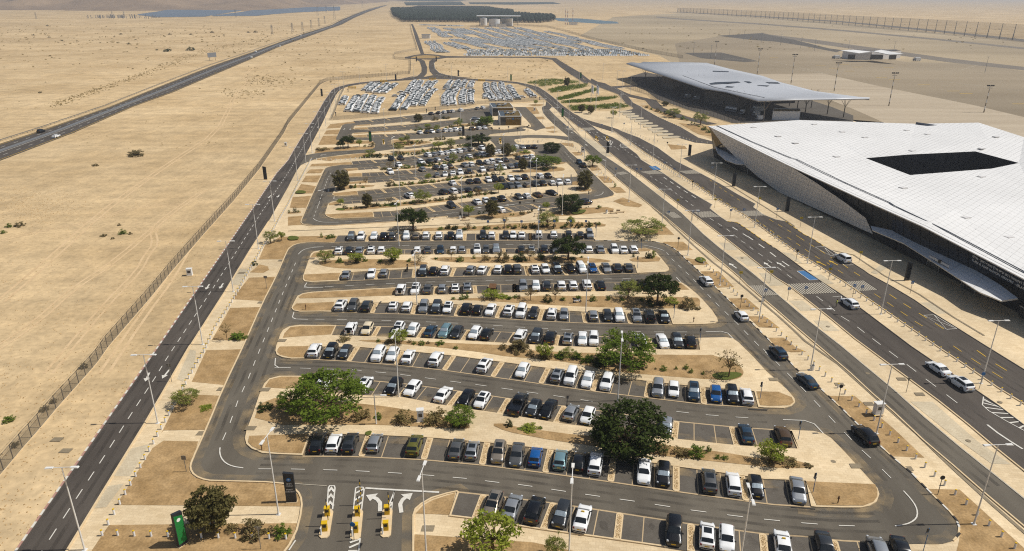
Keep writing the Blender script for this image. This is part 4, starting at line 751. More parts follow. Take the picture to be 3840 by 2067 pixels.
# dashed centre lines of the aisles and ring roads
for s, par in (("M1 125,835 350,836 545,840 745,846 940,856 1145,868 1355,884 1555,902 1760,928 R1 0,930 160,952 380,985 605,1018 820,1048 1062,1085 1292,1120 1520,1150 1757,1180 E1 130,1178 355,1200 590,1218 820,1225 925,1225", flot), ("L1 1510,640 1555,540 1615,370 1685,220 M2 135,1280 180,1170 270,950 350,750 430,560 480,440 495,380", flot),
               ("M2 455,922 700,925 1000,930 1400,938 1900,960 2400,990 R2 90,992 450,1010 850,1027 1270,1035 1640,1035 1720,1032", flot), ("M2 300,1343 560,1350 1000,1365 M1 1060,190 1340,228 1640,268 1810,292 R1 0,295 150,314 305,335 470,360 640,385", flot), ("R1 1150,445 1320,465 1510,480 1690,492 E1 130,494", flot), ("M2 555,650 790,640 1120,623 1500,605 2000,592 2543,582 R2 530,580 850,575 1170,568", flot), ("M2 640,297 870,292 1400,285 1900,280 2543,275 R2 100,273 400,275 800,280 1180,280", flot),
               ("E1 110,20 210,120 370,280 560,480 750,680 860,780 990,910", flot), ("R2 1385,345 1440,410 1600,560 1800,770 2000,965 2200,1170 2350,1320", flot),
               ("C1 860,380 1320,362 1700,325 2150,278 2450,250 2576,235 C2 90,235 500,190 1000,110 1500,55", blot), ("C1 390,300 470,100 B1 450,1350 530,1130 590,960 660,810", blot), ("B1 950,1232 1350,1200 1900,1150 2400,1115 B2 560,1045 1000,985 1400,965 1700,950", blot), ("B1 960,945 1300,928 1900,890 2300,850 B2 560,770 900,700 1200,680", blot), ("B1 880,755 1300,730 1700,700 B2 100,600 500,545", blot), ("B1 660,552 900,538 1150,520", blot), ("B2 2080,870 1960,730 1840,620 1740,500", blot)):
    dashes(par, gp(s), 1.9, 2.5 if par is flot else 2.2, .12, z=.145, far=260); wear(gp(s), (-2.3, -.9, .9, 2.3), .1335)
for s in ("L1 1493,690 1490,720 1500,760 1530,795 1580,818 1650,828", "E1 1062,983 1110,1035 1145,1085 1158,1130 1150,1170 1110,1200 1060,1215 1005,1222", "M2 505,360 540,325 590,308 650,299 725,295", "R2 1185,281 1240,290 1300,305 1365,328", "C1 380,325 420,355 480,375 560,385 765,384", "M2 308,1262 302,1343 440,1346", "M2 468,862 450,922 590,925", "M2 580,607 552,650 720,647", "E1 245,500 438,508 520,595", "R2 1725,1032 1900,1028 1965,1095", "B1 698,1202 688,1248 875,1238", "B2 2205,1198 2300,1180 2340,1150 2340,1130", "R2 1470,560 1520,615"):
    solid(flot if s[0] != 'B' else blot, gp(s), .16, z=.141, sm=1)
for s, k in (("B2 2245,870 B2 2240,880", 's'), ("C1 0,0 C1 0,0", ''), ("B1 500,1105 B1 460,1115", 's'), ("B1 610,1110 B1 614,1090", 's'), ("B1 850,182 B1 842,188", 's'), ("B1 938,186 B1 942,176", 's'), ("B1 530,572 B1 490,580", 's'), ("C2 445,165 C2 540,152", 's'), ("C2 930,122 C2 850,128", 's'), ("B1 2060,440 B1 2010,446", 's')):
    if k:
        a, b_ = gp(s); arrow(blot, a, math.atan2(b_.y - a.y, b_.x - a.x), 3.0, z=.144)
for s, k in (("M1 950,1088 M1 950,1020", 'l'), ("M1 1090,1098 M1 1080,1030", 'r')):
    a, b_ = gp(s); m = a.lerp(b_, .6); arrow(flot, m, math.atan2(b_.y - a.y, b_.x - a.x), 4.2, k, z=.146)
# terminal road markings
for s, on, off, w, mn in (("K 530,10 600,75 690,130 780,205 890,280 990,355 1100,440 1220,530 1330,610", 2.2, 2.6, .14, 'paint_white'), ("K 700,25 780,80 900,165 1000,240 1110,325 1250,420 1315,460", 3.2, 3.2, .32, 'paint_white'), ("K 1600,810 1680,870 1780,950 1920,1070 2080,1170 2219,1280 E1 1090,130 1200,215 1300,290 1430,390 1530,465 1590,505", 2.5, 2.5, .15, 'paint_white'), ("R4 690,570 780,640 930,720", 2, 2.5, .15, 'paint_white'), ("R4 940,820 1080,910 1300,1070", 2, 2.5, .15, 'paint_white'), ("R4 1050,830 1200,930 1330,1010", 3, 3, .3, 'paint_white'), ("R4 1420,1160 1560,1250 1660,1331", 2.4, 2.6, .15, 'paint_white'), ("R4 1600,1230 1760,1331", 3, 3, .3, 'paint_white'),
                          ("K 1220,40 1340,120 1440,190 1540,260 1650,330 1760,390 1880,470 2020,560", 2.2, 2.6, .16, 'paint_yellow'), ("K 1380,45 1480,110 1600,185 1700,245 1800,310 1950,400 2080,490 2219,580", 2.4, 2.6, .2, 'paint_yellow'), ("U 270,880 420,980 550,1070 700,1170 830,1260 960,1340", 2.2, 2.4, .16, 'paint_yellow'), ("U 470,890 620,990 780,1090 930,1185 1090,1285 1250,1387", 2.4, 2.4, .2, 'paint_yellow'), ("R4 760,520 900,600 1150,760", 2, 2.6, .15, 'paint_white'), ("R4 1270,850 1420,950 1560,1040 1680,1110", 2.2, 2.6, .16, 'paint_yellow'), ("R4 1420,850 1540,940 1700,1040", 2.2, 2.6, .16, 'paint_yellow'), ("R4 1790,1170 1900,1250 2010,1331", 2.2, 2.6, .16, 'paint_yellow'), ("R4 1900,1170 2020,1240 2150,1320", 2.2, 2.6, .16, 'paint_yellow'), ("E1 1400,0 1530,90 1670,180 1881,310", 2.2, 2.6, .16, 'paint_yellow'), ("E1 1560,30 1700,130 1881,240", 2.4, 2.6, .2, 'paint_yellow'),
                          ("S2 1100,400 1200,490 1400,640 1600,790", 2, 2.5, .15, 'paint_white'), ("S2 1700,880 1900,1010 2120,1150", 2, 2.5, .15, 'paint_white')):
    dashes(w2, gp(s), on, off, w, mn, .15); wear(gp(s), (-1.0, .9), .112)
solid(w2, gp("E1 1630,535 1700,590 1790,650 1870,700"), .3, z=.15)
for a0, a1, b1, b0, n in (("K 715,672", "K 905,665", "K 1105,795", "K 900,803", 8), ("K 1225,650", "K 1690,630", "K 1880,762", "K 1420,785", 14), ("K 1960,620", "K 2219,605", "K 2400,725", "K 2160,745", 9), ("R4 662,795", "R4 725,782", "R4 772,800", "R4 705,812", 8), ("R4 862,785", "R4 985,772", "R4 1052,800", "R4 935,806", 11), ("R4 1175,780", "R4 1290,772", "R4 1355,800", "R4 1230,802", 10), ("R4 1062,1115", "R4 1135,1110", "R4 1200,1155", "R4 1128,1160", 8), ("R4 1292,1110", "R4 1430,1104", "R4 1505,1150", "R4 1355,1155", 12), ("R4 1655,1105", "R4 1800,1098", "R4 1872,1138", "R4 1720,1142", 12), ("R4 390,432", "R4 475,428", "R4 505,448", "R4 425,450", 9), ("R4 258,432", "R4 305,430", "R4 335,450", "R4 285,452", 6)):
    q = [gp(t)[0] for t in (a0, a1, b1, b0)]; zebra(w2, q, n, .152)
hatch(w2, gp("E1 1605,345 1597,400 1640,440 1760,510 1881,575"), gp("E1 1605,370 1660,390 1740,430 1850,510 1881,540"), 7)
hatch(w2, gp("R4 605,540 625,575"), gp("R4 560,495 640,545"), 4); hatch(w2, gp("R4 700,560 705,590 760,590"), gp("R4 710,558 740,575 770,595"), 6)
for s in ("K 1585,170 1695,160 1780,280 1580,168", "K 1695,160 1860,245 1830,275 1700,170", "K 1780,280 1840,275 1960,405 2080,400", "K 1810,818 1925,808 1925,860", "U 915,1162 1045,1155 1210,1345 915,1162 1300,1318", "U 1045,1155 1340,1335 1210,1345"): solid(w3, gp(s), .13, z=.153)
for s, mn, ln in (("K 1690,395 K 1620,362", 'paint_yellow', 3.4), ("K 1850,390 K 1785,355", 'paint_yellow', 3.4), ("K 990,420 K 935,380", 'paint_white', 3.6), ("K 1165,415 K 1105,378", 'paint_white', 3.6), ("K 540,430 K 485,392", 'paint_white', 3.6), ("R4 325,478 R4 300,465", 'paint_white', 3), ("R4 465,475 R4 445,462", 'paint_white', 3), ("R4 525,475 R4 505,462", 'paint_white', 3), ("R4 440,580 R4 415,560", 'paint_white', 3), ("R4 590,700 R4 555,685", 'paint_white', 3)):
    a, b_ = gp(s); arrow(w2, a.lerp(b_, .5), math.atan2(b_.y - a.y, b_.x - a.x), ln, 's', mn, .154)
MB().poly(gp("K 1345,482 1440,478 1630,595 1510,600"), .153).build('blue_bay', 'paint_blue', w2); solid(w2, gp("K 1440,478 1345,482 1510,600 1630,595"), .14, z=.157)
MB().poly(gp("R4 930,742 985,738 1030,768 965,770"), .153).build('blue_bay', 'paint_blue', w2)
for s in ("K 130,30 330,200 550,370 760,540 920,670 1110,830 1300,1000 1500,1170 E1 700,100 1000,370 1200,550 1450,750 1700,950", "R4 330,500 540,690 700,820 900,990 1130,1190", "S2 1000,560 1120,690 1300,820 1500,970"): wear(gp(s), (-1.4, .2), .112, .6)
wear(mid, (-2.4, -1.0, 1.0, 2.4), .1005)
tag(WEAR.build('tyre_wear', 'tyre_wear'), 'faint darker wheel paths worn into the asphalt', 'tyre marks', None, 'stuff'); tag(STAIN.build('oil_stains', 'tyre_wear'), 'dark oil stains on the parking bays', 'stains', None, 'stuff')
# ------------------------------------------------------------------ lamp posts
LH = 11.5
def lamp_parts(double, h):
    D = {}
    t = MB(); t.box((0, 0, .03), (.5, .5, .06)); t.tube((0, 0, .06), (0, 0, .35), .14, .12, 10); D['base_plate'] = t.mesh('base_plate', 'white_metal')
    D['pole'] = MB().tube((0, 0, .06), (0, 0, h), .105, .06, 10).mesh('pole', 'white_metal', True)
    t = MB(); t.tube((-1.25 if double else 0, 0, h + .02), (1.25, 0, h + .02), .045, n=6); D['arm'] = t.mesh('arm', 'white_metal')
    t = MB(); t.add([(-.45, -.16, -.04), (.45, -.19, -.06), (.45, .19, -.06), (-.45, .16, -.04), (-.42, -.14, .05), (.38, -.16, .04), (.38, .16, .04), (-.42, .14, .05)], [(3, 2, 1, 0), (4, 5, 6, 7), (0, 1, 5, 4), (1, 2, 6, 5), (2, 3, 7, 6), (3, 0, 4, 7)]); D['head'] = t.mesh('lamp_head', 'white_metal')
    D['glass'] = MB().box((.05, 0, -.075), (.5, .24, .03)).mesh('lamp_glass', 'lamp_lens'); return D
LP = {}
def lamp(p, ang, label, group, double=True, h=LH, nm='street_lamp'):
    k = (double, h)
    if k not in LP: LP[k] = lamp_parts(double, h)
    D = LP[k]; o = tag(empty(nm, (p.x, p.y, 0), ang), label, 'lamp post', group)
    for q in ('base_plate', 'pole', 'arm'): obj(q, D[q], o)
    for s_ in ((1, -1) if double else (1,)):
        hd = obj('lamp_head', D['head'], o, (s_ * 1.35, 0, h + .02), 0 if s_ > 0 else math.pi); obj('lamp_glass', D['glass'], hd)
    return o
lamps = [
 ('along the left perimeter road', 0.06, True, [(318, 2063), (592, 1587.6), (760.6, 1293), (875.5, 1095), (969.6, 933.5), (1030, 830), (1116.5, 678.5), (1148, 617.6), (1170.7, 573), (1198.8, 519), (1222, 472), (1242, 431.6), (1259.6, 395.5), (1275.8, 365.7), (1290, 338), (1349.8, 317), (1449.7, 303.6), (1552, 298.6), (1694, 298)]),
 ('beside the right ring road', 0.06, True, [(3651.6, 1966), (3286.6, 1626), (3038, 1388.5), (2845, 1209), (2699, 1070), (2579, 958), (2480, 864.6), (2357.8, 757.5), (2267.6, 676), (2190.6, 604), (2130, 546.8), (2078.8, 499.6), (2035.8, 458.9)]),
 ('on the bollard median', 0.06, True, [(3679, 1438), (3303, 1178.5), (3027.7, 987.6), (2829, 853), (2673, 748), (2547, 664), (2448, 601), (2364, 545.5), (2296.5, 496.5)]),
 ('inside the front lot', 1.45, True, [(1598, 2075), (2133, 2085), (2765, 2170), (1044.9, 1929.3), (1496, 1494), (2316, 1505), (1564, 1146), (2196, 1176), (1496.5, 924), (2017.5, 948.5)]),
 ('inside the rear lot', 1.45, True, [(2108, 806), (1733, 818), (1502, 774), (2010, 733), (1988, 735), (1559, 668), (1889, 619), (1480, 634), (1655, 529), (1767, 553), (1953, 532), (1444, 506), (1505, 471), (1727, 460), (1651, 440)]),
 ('on the roads north of the lots', 0.3, False, [(2292, 499), (2322, 438.8), (2327.7, 409), (2401, 483.7), (2362.7, 461), (2132.9, 457.6), (2089, 422.7), (2043, 373), (2009, 352), (2172, 326), (1972, 326), (2333, 333), (2363, 352), (2313, 331), (1904, 312), (2260, 300)]),
]
for desc, ang, dbl, pts in lamps:
    pts = sorted(pts, key=lambda q: depth(W(q)))
    for i, q in enumerate(pts): lamp(W(q), ang, f'tall white lamp post, {nth(i)} from the camera {desc}', 'white lamp posts', dbl)
o = lamp(W(src('M1', 925, 535)), 0.0, 'short white camera mast in the planting bed right of the wide tree', 'white lamp posts', False, 5.2, 'camera_mast')

# ------------------------------------------------------------------ bollards
BOL = (MB().tube((0, 0, 0), (0, 0, .78), .13, .12, 10).mesh('bollard_post', 'sign_white', True), MB().tube((0, 0, .78), (0, 0, .86), .135, .12, 10).mesh('bollard_cap', 'machine_yellow', True))
BCOUNT = [0]; brest = MB()
def bollards(desc, line, spacing=None, n=None, solo=True):
    pts = gp(line); L = arc(pts); n = n or max(2, int(L[-1] / (spacing or 1.85)) + 1)
    for i in range(n):
        p, _ = along(pts, L[-1] * i / (n - 1), L)
        if solo:
            o = tag(empty('bollard', (p.x, p.y, .02)), f'white yellow-capped bollard, {nth(i)} {desc}', 'bollard', 'white bollards'); obj('post', BOL[0], o); obj('cap', BOL[1], o)
        else:
            brest.use('sign_white').tube((p.x, p.y, 0), (p.x, p.y, .8), .12, n=6); brest.use('machine_yellow').tube((p.x, p.y, .8), (p.x, p.y, .88), .125, n=6)
bollards('from the camera along the left pavement edge', "L1 695,1283 815,1070 951,830 1066,618 1165,435 1255,268 1395,22 L2 1245,1125 1335,990 1430,820 1530,645 B1 10,1310 130,1060 250,830 350,645", 1.85)
bollards('from the left in the row behind the green sign', "L1 800,1283 915,1287 1130,1290 1345,1297 1550,1300 1745,1303 1940,1307", n=11)
bollards('from the camera beside the right ring road', "E1 1815,1370 1650,1225 1510,1095 1370,970 1180,795 1065,690 957,590 857,497 760,410 670,328 545,215 430,105 320,10 R2 2410,1090 2285,975 2100,810 1970,690 1890,610 1790,515 1680,415", 1.9)
bollards('from the camera on the terminal road median', "E1 1855,400 1710,298 1565,205 1437,112 1315,33 U 770,1370 660,1300 525,1210 390,1115 260,1030 130,945 10,860 K 2080,740 1900,625 1760,530 1585,410 1385,280 1240,180 1130,105 1010,25", 2.0)
bollards('from the left in the row above the rear car park', "B1 355,645 500,648 645,650 780,650 925,638 1070,625 1285,608 1430,598 1630,580 1765,570 1890,552 2020,535 2205,510 2270,500 2390,485 2480,470", n=32)
bollards('from the left along the kiosk road kerb in the rear lot', "B2 1045,370 1070,388 1180,388 1360,375 1420,365", n=7)
bollards('x', "R4 1960,1318 1850,1240 1700,1150 1560,1065 1430,985 1250,870 1130,800 960,690 780,560 640,460", 2.0, solo=False)
bollards('x', "R4 720,450 800,480 900,520 1000,545", 2.4, solo=False); bollards('x', "R4 1180,510 1300,545 1440,560", 2.2, solo=False)
bollards('x', "B2 1720,370 1840,410 1930,490 2000,560 2140,680 2250,790 2340,880 2480,990", 3.2, solo=False)
tag(brest.build('far_bollards'), 'distant rows of small white bollards before the terminal', 'bollards', 'white bollards', 'stuff')

# ------------------------------------------------------------------ fences
POST = MB().tube((0, 0, 0), (0, 0, 2.3), .065, n=6).tube((0, 0, 2.3), (-.5, 0, 2.8), .055, n=6).mesh('fence_post', 'fence_steel')
def fence(name, label, line, h=2.4, spacing=3.0, lean=True, nmax=300, mesh='wire_mesh', post=None):
    pts = gp(line); L = arc(pts); n = int(L[-1] / spacing); root = tag(empty(name, pts[0]), label, 'fence'); base = pts[0]
    ps = [along(pts, L[-1] * i / n, L) for i in range(n + 1)]
    for i, (p, a) in enumerate(ps):
        if i < nmax: obj('fence_post', post or POST, root, p - base, a + math.pi / 2)
        if i < n:
            q = ps[i + 1][0]
            m = MB().add([tuple(p - base + Vector((0, 0, .1))), tuple(q - base + Vector((0, 0, .1))), tuple(q - base + Vector((0, 0, h - .1))), tuple(p - base + Vector((0, 0, h - .1)))], [(0, 1, 2, 3)])
            m.build('mesh_panel', mesh, root)
    for z, r_ in ((h - .08, .03), (.12, .03)) + (((h + .3, .012),) if lean else ()):
        m = MB()
        for (p, _), (q, _) in zip(ps, ps[1:]): m.tube(p - base + Vector((0, 0, z)), q - base + Vector((0, 0, z)), r_, n=4, caps=False)
        m.build('rail' if r_ > .02 else 'top_wire', 'fence_steel', root)
    MB().ribbon([p - base for p, _ in ps], .3, 0, .1).build('footing', 'kerb', root)
fence('perimeter_fence', 'grey chain-link perimeter fence with bent post tops beside the left road', "L1 -120,1010 35,830 150,692 260,567 400,400 500,290 655,115 735,0 L2 715,1130 870,950 990,800 1180,580 1350,390 1500,205 1640,0 B1 0,110 60,30 S1 0,155 60,120 110,100 250,85 400,70 700,45 1000,25 1230,0 N2 520,560 522,500 520,455", 2.4, 2.55)
SP = MB().tube((0, 0, 0), (0, 0, 1.9), .04, n=5).mesh('storage_fence_post', 'galvanised')
fence('storage_fence', 'thin wire fence around the nearest storage yard of white cars', "S1 170,690 230,560 300,350 370,210 S1 370,210".replace(' S1 370,210', '') , 1.9, 5, False, 300, 'wire_mesh', SP)
fence('storage_yard_fence', 'low wire fence between the storage yard and the rental rows', "S1 190,690 440,670 690,650 945,625 1260,590 1600,555 1900,520 2200,490 S2 0,440 240,435 500,420 700,410 880,395 1000,370", 1.9, 6, False, 300, 'wire_mesh', SP)
fence('apron_fence', 'tall dark mesh fence between the bus road and the service building', "S2 2180,170 2250,210 2400,260 2576,310 R4 1000,215 1200,270 1400,330 1600,385 1700,410", 3.4, 3.2, False, 300, 'wire_mesh_far', MB().tube((0, 0, 0), (0, 0, 3.4), .06, n=5).mesh('apron_fence_post', 'dark_metal'))
fence('corner_fence', 'far fence corner left of the splitter island', "N2 520,455 400,445 400,410 480,395 550,383 575,382 560,330 530,240 520,185", 2.4, 7, False, 300, 'wire_mesh_far', SP)
fence('far_yard_fence', 'long far fence on the right of the distant car storage', "N2 1300,190 1550,205 1700,240 1900,300 2100,345 2300,390 2576,440", 3, 12, False, 300, 'wire_mesh_far', MB().tube((0, 0, 0), (0, 0, 3), .1, n=4).mesh('far_fence_post', 'dark_metal'))
# guard rail of the highway
gr = tag(empty('guard_rail', (0, 0, 0)), 'steel guard rail along the far side of the highway', 'guard rail')
ln = offset_line(hw_up, 3.0); ln = [Vector((p[0], p[1], 0)) for p in ln]; L = arc(ln)
m = MB(); m.ribbon(ln, .12, .5, .85); m.build('rail', 'galvanised', gr)
m = MB()
for i in range(int(L[-1] / 4)):
    p, a = along(ln, i * 4, L)
    if p.y < 700: obj('guard_post', unit_stone('galvanised'), gr, (p.x, p.y, .35), a, (.12, .12, .7))
ln2 = [a.lerp(b, .49) for a, b in zip(hw_up, hw_lo)]; gm = tag(MB().ribbon(ln2, .3, .05, .8).build('median_barrier', 'grey_metal'), 'pale steel barrier along the middle of the highway', 'barrier')

# ------------------------------------------------------------------ signs
def totem(c, x, y, w, h, ang, mats, label, tcol=None, name='totem_sign'):
    p = W(src(c, x, y)); o = tag(empty(name, (p.x, p.y, .02), ang), label, 'sign')
    a = .38; m = MB().use(mats[0])
    m.add([(-w / 2, -a / 2, 0), (w / 2, -a / 2, 0), (w / 2, a / 2, 0), (-w / 2, a / 2, 0), (-w / 2, -a / 2, h), (w / 2, -a / 2, h - .25), (w / 2, a / 2, h - .25), (-w / 2, a / 2, h)], [(3, 2, 1, 0), (4, 5, 6, 7), (0, 1, 5, 4), (1, 2, 6, 5), (2, 3, 7, 6), (3, 0, 4, 7)])
    m.build('sign_body', parent=o); MB().box((0, 0, .05), (w + .15, a + .15, .1)).build('plinth', 'kerb', o)
    if mats[1]: MB().add([(-w / 2 + .06, -a / 2 - .006, .45), (w / 2 - .06, -a / 2 - .006, .45), (w / 2 - .06, -a / 2 - .006, h - .75), (-w / 2 + .06, -a / 2 - .006, h - .3)], [(0, 1, 2, 3)]).build('sign_face', mats[1], o)
    return o
FONTM = {}
def text_mesh(s, size, mn, ext=.0, align='CENTER'):
    cu = bpy.data.curves.new('txt', 'FONT'); cu.body = s; cu.size = size; cu.align_x = align; cu.extrude = ext; cu.resolution_u = 3
    o = bpy.data.objects.new('txt', cu); COL.objects.link(o); dg = bpy.context.evaluated_depsgraph_get()
    me = bpy.data.meshes.new_from_object(o.evaluated_get(dg)); bpy.data.objects.remove(o); me.materials.clear(); me.materials.append(MATS[mn]); return me
def disc(r, n=16): return [(r * math.cos(2 * math.pi * i / n), 0, r * math.sin(2 * math.pi * i / n)) for i in range(n)]
def front_text(o, s, size, x, y, z, mn='sign_white'):
    t = obj('lettering', text_mesh(s, size, mn), o, (x, y, z)); t.rotation_euler = (math.pi / 2, 0, 0); return t
t1 = totem('M1', 352, 1055, 1.25, 4.6, .1, ('dark_metal', None), 'dark grey PUBLIC PARKING totem sign left of the ticket barriers')
MB().add([(v[0], -.2, v[2] + 3.55) for v in disc(.27)], [tuple(range(16))]).build('emblem', 'sign_blue', t1); front_text(t1, 'P', .4, 0, -.205, 3.41)
front_text(t1, 'ןוינח', .34, 0, -.2, 2.85); front_text(t1, 'ירוביצ', .34, 0, -.2, 2.5); front_text(t1, 'PUBLIC', .27, 0, -.2, 1.98); front_text(t1, 'PARKING', .27, 0, -.2, 1.66)
t2 = totem('L1', 1240, 1345, 1.15, 4.8, 1.05, ('dark_metal', 'green_sign'), 'green and black totem sign before the olive round tree')
MB().add([(v[0] * .8, -.2, v[2] * .8 + 3.7) for v in disc(.3)], [tuple(range(16))]).build('emblem', 'sign_white', t2)
for c, x, y, a, lab, g_ in (('L2', 1535, 268, .1, 'plain black totem sign on the sand left of the perimeter road', None), ('B1', 1246, 372, 0.0, 'bright green totem sign beside the rear barrier', 'green_sign'), ('S2', 1246, 640, -.2, 'black and green totem sign on the pavement beside the main road', 'green_sign'), ('T6', 182, 495, .2, 'black totem sign standing in the shade before the small canopy', None), ('T6', 512, 650, .2, 'black totem sign in the shade halfway along the terminal', None), ('U', 690, 703, .2, 'dark totem sign with pale top before the terminal entrance', 'dark_glass'), ('R4', 598, 632, -.3, 'black totem sign between the exit road and the terminal road', None),
                       ('R4', 1255, 655, .2, 'black totem sign at the corner of the terminal shadow', None), ('S1', 1145, 92, .1, 'small black totem behind the top ring road, leftmost', None), ('S2', 468, 92, .1, 'small totem with green foot behind the storage yard', 'green_sign'), ('S2', 1520, 60, .1, 'small green totem beside the far bus road', 'green_sign'), ('S1', 30, 328, .1, 'plain black totem sign left of the road bend', None), ('N2', 567, 465, .1, 'tiny black totem left of the far neck road', None), ('N2', 717, 465, .1, 'tiny black totem right of the far neck road', None), ('N2', 883, 575, .1, 'tiny black totem above the top ring road', None), ('B2', 232, 288, .1, 'grey totem sign between the cars of the rental row', None), ('B2', 508, 395, .1, 'dark totem behind the twin dark tree of the rear lot', None)):
    totem(c, x, y, 1.1, 4.6, a, ('dark_metal', g_), lab)
PL = {}
def plate_mesh(kind, mn):
    k = kind + mn
    if k in PL: return PL[k]
    m = MB().use(mn)
    if kind == 'sq': m.box((0, 0, 0), (.62, .04, .62))
    elif kind == 'rect': m.box((0, 0, 0), (.75, .04, .55))
    elif kind == 'disc': m.tube((0, -.02, 0), (0, .02, 0), .32, n=14)
    elif kind == 'tri': m.add([(-.4, -.02, .3), (.4, -.02, .3), (0, -.02, -.4), (-.4, .02, .3), (.4, .02, .3), (0, .02, -.4)], [(0, 2, 1), (3, 4, 5), (0, 1, 4, 3), (1, 2, 5, 4), (2, 0, 3, 5)])
    PL[k] = m.mesh('sign_plate'); return PL[k]
SPOLE = {}
def sign(c, x, y, kind, mn, h, label, ang=0.0, pole='galvanised', nm='traffic_sign', glyph=None, group=None):
    p = W(src(c, x, y)); o = tag(empty(nm, (p.x, p.y, .02), ang), label, 'sign', group)
    if (h, pole) not in SPOLE: SPOLE[(h, pole)] = MB().tube((0, 0, 0), (0, 0, h), .045, n=6).mesh('pole', pole)
    obj('pole', SPOLE[(h, pole)], o)
    if kind: 
        pl = obj('sign_plate', plate_mesh(kind, mn), o, (0, -.06, h - .3))
        if glyph == 'walk': MB().add([(-.2, -.025, -.2), (.2, -.025, -.2), (0, -.025, .22)], [(0, 1, 2)]).build('pictogram', 'sign_white', pl); MB().add([(-.04, -.03, -.16), (.04, -.03, -.16), (.03, -.03, .06), (-.03, -.03, .06)], [(0, 1, 2, 3)]).build('walker', 'dark_metal', pl)
        if glyph == 'bar': MB().add([(-.25, -.025, .06), (.25, -.025, .06), (.25, -.025, .14), (-.25, -.025, .14)], [(0, 1, 2, 3)]).build('lettering_band', 'dark_metal', pl); MB().add([(-.2, -.025, -.12), (.2, -.025, -.12), (.2, -.025, -.06), (-.2, -.025, -.06)], [(0, 1, 2, 3)]).build('lettering_band', 'dark_metal', pl)
        if glyph == 'dis': t = obj('pictogram', text_mesh('P', .5, 'sign_white'), pl, (0, -.026, -.18)); t.rotation_euler = (math.pi / 2, 0, 0)
    return o
cross = [("K", 920, 875), ("K", 1222, 858), ("K", 1440, 845), ("K", 2068, 815), ("K", 2170, 830), ("U", 735, 878), ("R4", 660, 818), ("R4", 828, 822), ("R4", 862, 822), ("R4", 1050, 768), ("R4", 1130, 820), ("R4", 1082, 1180), ("R4", 1278, 1172), ("R4", 1322, 1172), ("R4", 1582, 1165), ("R4", 1688, 1160), ("R4", 1955, 1155), ("R4", 1435, 808), ("R4", 275, 470), ("R4", 362, 455), ("R4", 550, 450), ("R4", 728, 440), ("R4", 245, 450)]
for i, (c, x, y) in enumerate(sorted(cross, key=lambda q: -src(*q)[1])): sign(c, x, y, 'sq', 'sign_blue', 3.0, f'blue pedestrian crossing sign on grey pole, {nth(i)} from the camera', glyph='walk', group='pedestrian crossing signs')
for i, (c, x, y) in enumerate([("K", 600, 640), ("K", 995, 628), ("K", 1755, 592), ("K", 2152, 368), ("R4", 1458, 1075), ("R4", 1158, 1080), ("R4", 1815, 1065), ("R4", 2147, 1230)]): sign(c, x, y, 'rect', 'sign_yellow', 3.0, ['yellow bus stop sign left of the lamp beside the exit road', 'yellow bus stop sign beside the blue bay on the island', 'yellow sign under a blue one by the median bollards', 'yellow bus stop sign right of the white van', 'yellow sign below a round one at the kerb notch', 'yellow sign on the island before the pale wide tree', 'yellow sign at the bus lane notch', 'thin yellow sign beyond the bus lane kerb'][i], glyph='bar')
sign("K", 1755, 592, 'sq', 'sign_blue', 3.7, 'blue disabled parking sign above the yellow one on the median', glyph='dis')
for i, (c, x, y) in enumerate([("C2", 605, 520), ("C2", 850, 500), ("C2", 1108, 520), ("C2", 1372, 525), ("C2", 1603, 515), ("C2", 1845, 510), ("C2", 2077, 515)]): sign(c, x, y, 'sq', 'sign_blue', 3.2, f'blue disabled parking sign behind the ninth car row, {nth(i)} from the left', glyph='dis', group='disabled bay signs')
for i, (c, x, y) in enumerate([("C2", 1085, 215), ("C2", 1295, 185), ("B2", 1690, 1310), ("S2", 182, 905), ("S2", 290, 900), ("S2", 430, 880), ("S2", 568, 905), ("S2", 712, 875), ("S2", 735, 855)]): sign(c, x, y, 'sq', 'dark_metal', 3.0, f'dark square bay sign seen from behind, {nth(i)} from the near edge of the rear lot', pole='dark_metal', group='dark bay signs')
rnd = [("E1", 620, 370, 'round dark road sign beside the dirt strip and a bollard'), ("E1", 1295, 1005, 'round dark road sign at the bottom right ring corner'), ("K", 610, 955, 'round dark road sign above the white hatchback at the kerb'), ("K", 1332, 348, 'round dark sign on the bollard median near the arrows'), ("R2", 1483, 305, 'round dark sign beside the top right ring corner'), ("R2", 2507, 415, 'round dark sign on the median left of a lamp'), ("R4", 1278, 925, 'round dark sign on the median opposite the parked roofline'), ("R4", 1075, 600, 'round sign before the paved corner with shade frames')]
for c, x, y, lab in rnd: sign(c, x, y, 'disc', 'dark_metal', 3.0, lab, pole='dark_metal')
sign("E1", 1575, 290, 'disc', 'sign_blue', 3.2, 'round blue sign with small yellow plate beside the waiting white SUV')
sign("L1", 1265, 850, 'sq', 'galvanised', 2.6, 'bare grey sign pole on the dirt left of the ring corner')
sign("L1", 1165, 240, 'rect', 'galvanised', 3.4, 'large grey sign seen from behind beside the perimeter road', math.pi)
sign("L1", 1770, 1375, 'tri', 'galvanised', 3.2, 'grey triangular give way sign seen from behind, among the bollards', math.pi)
sign("M2", 232, 655, 'rect', 'galvanised', 3.0, 'grey sign on the dirt left of the ring road, upper', math.pi)
sign("E1", 1080, 315, 'tri', 'galvanised', 2.8, 'triangular sign on the paved island between two roads', math.pi)
bl = [("R1", 1717, 362), ("E1", 348, 638), ("E1", 447, 1000), ("E1", 1197, 1387), ("R2", 1447, 920), ("R2", 1672, 1138), ("R2", 1133, 485), ("R2", 1165, 330), ("R2", 773, 205), ("C2", 2232, 600), ("C2", 2123, 65), ("B2", 1655, 1160), ("B2", 1858, 1010), ("B2", 1585, 895), ("B2", 1358, 470)]
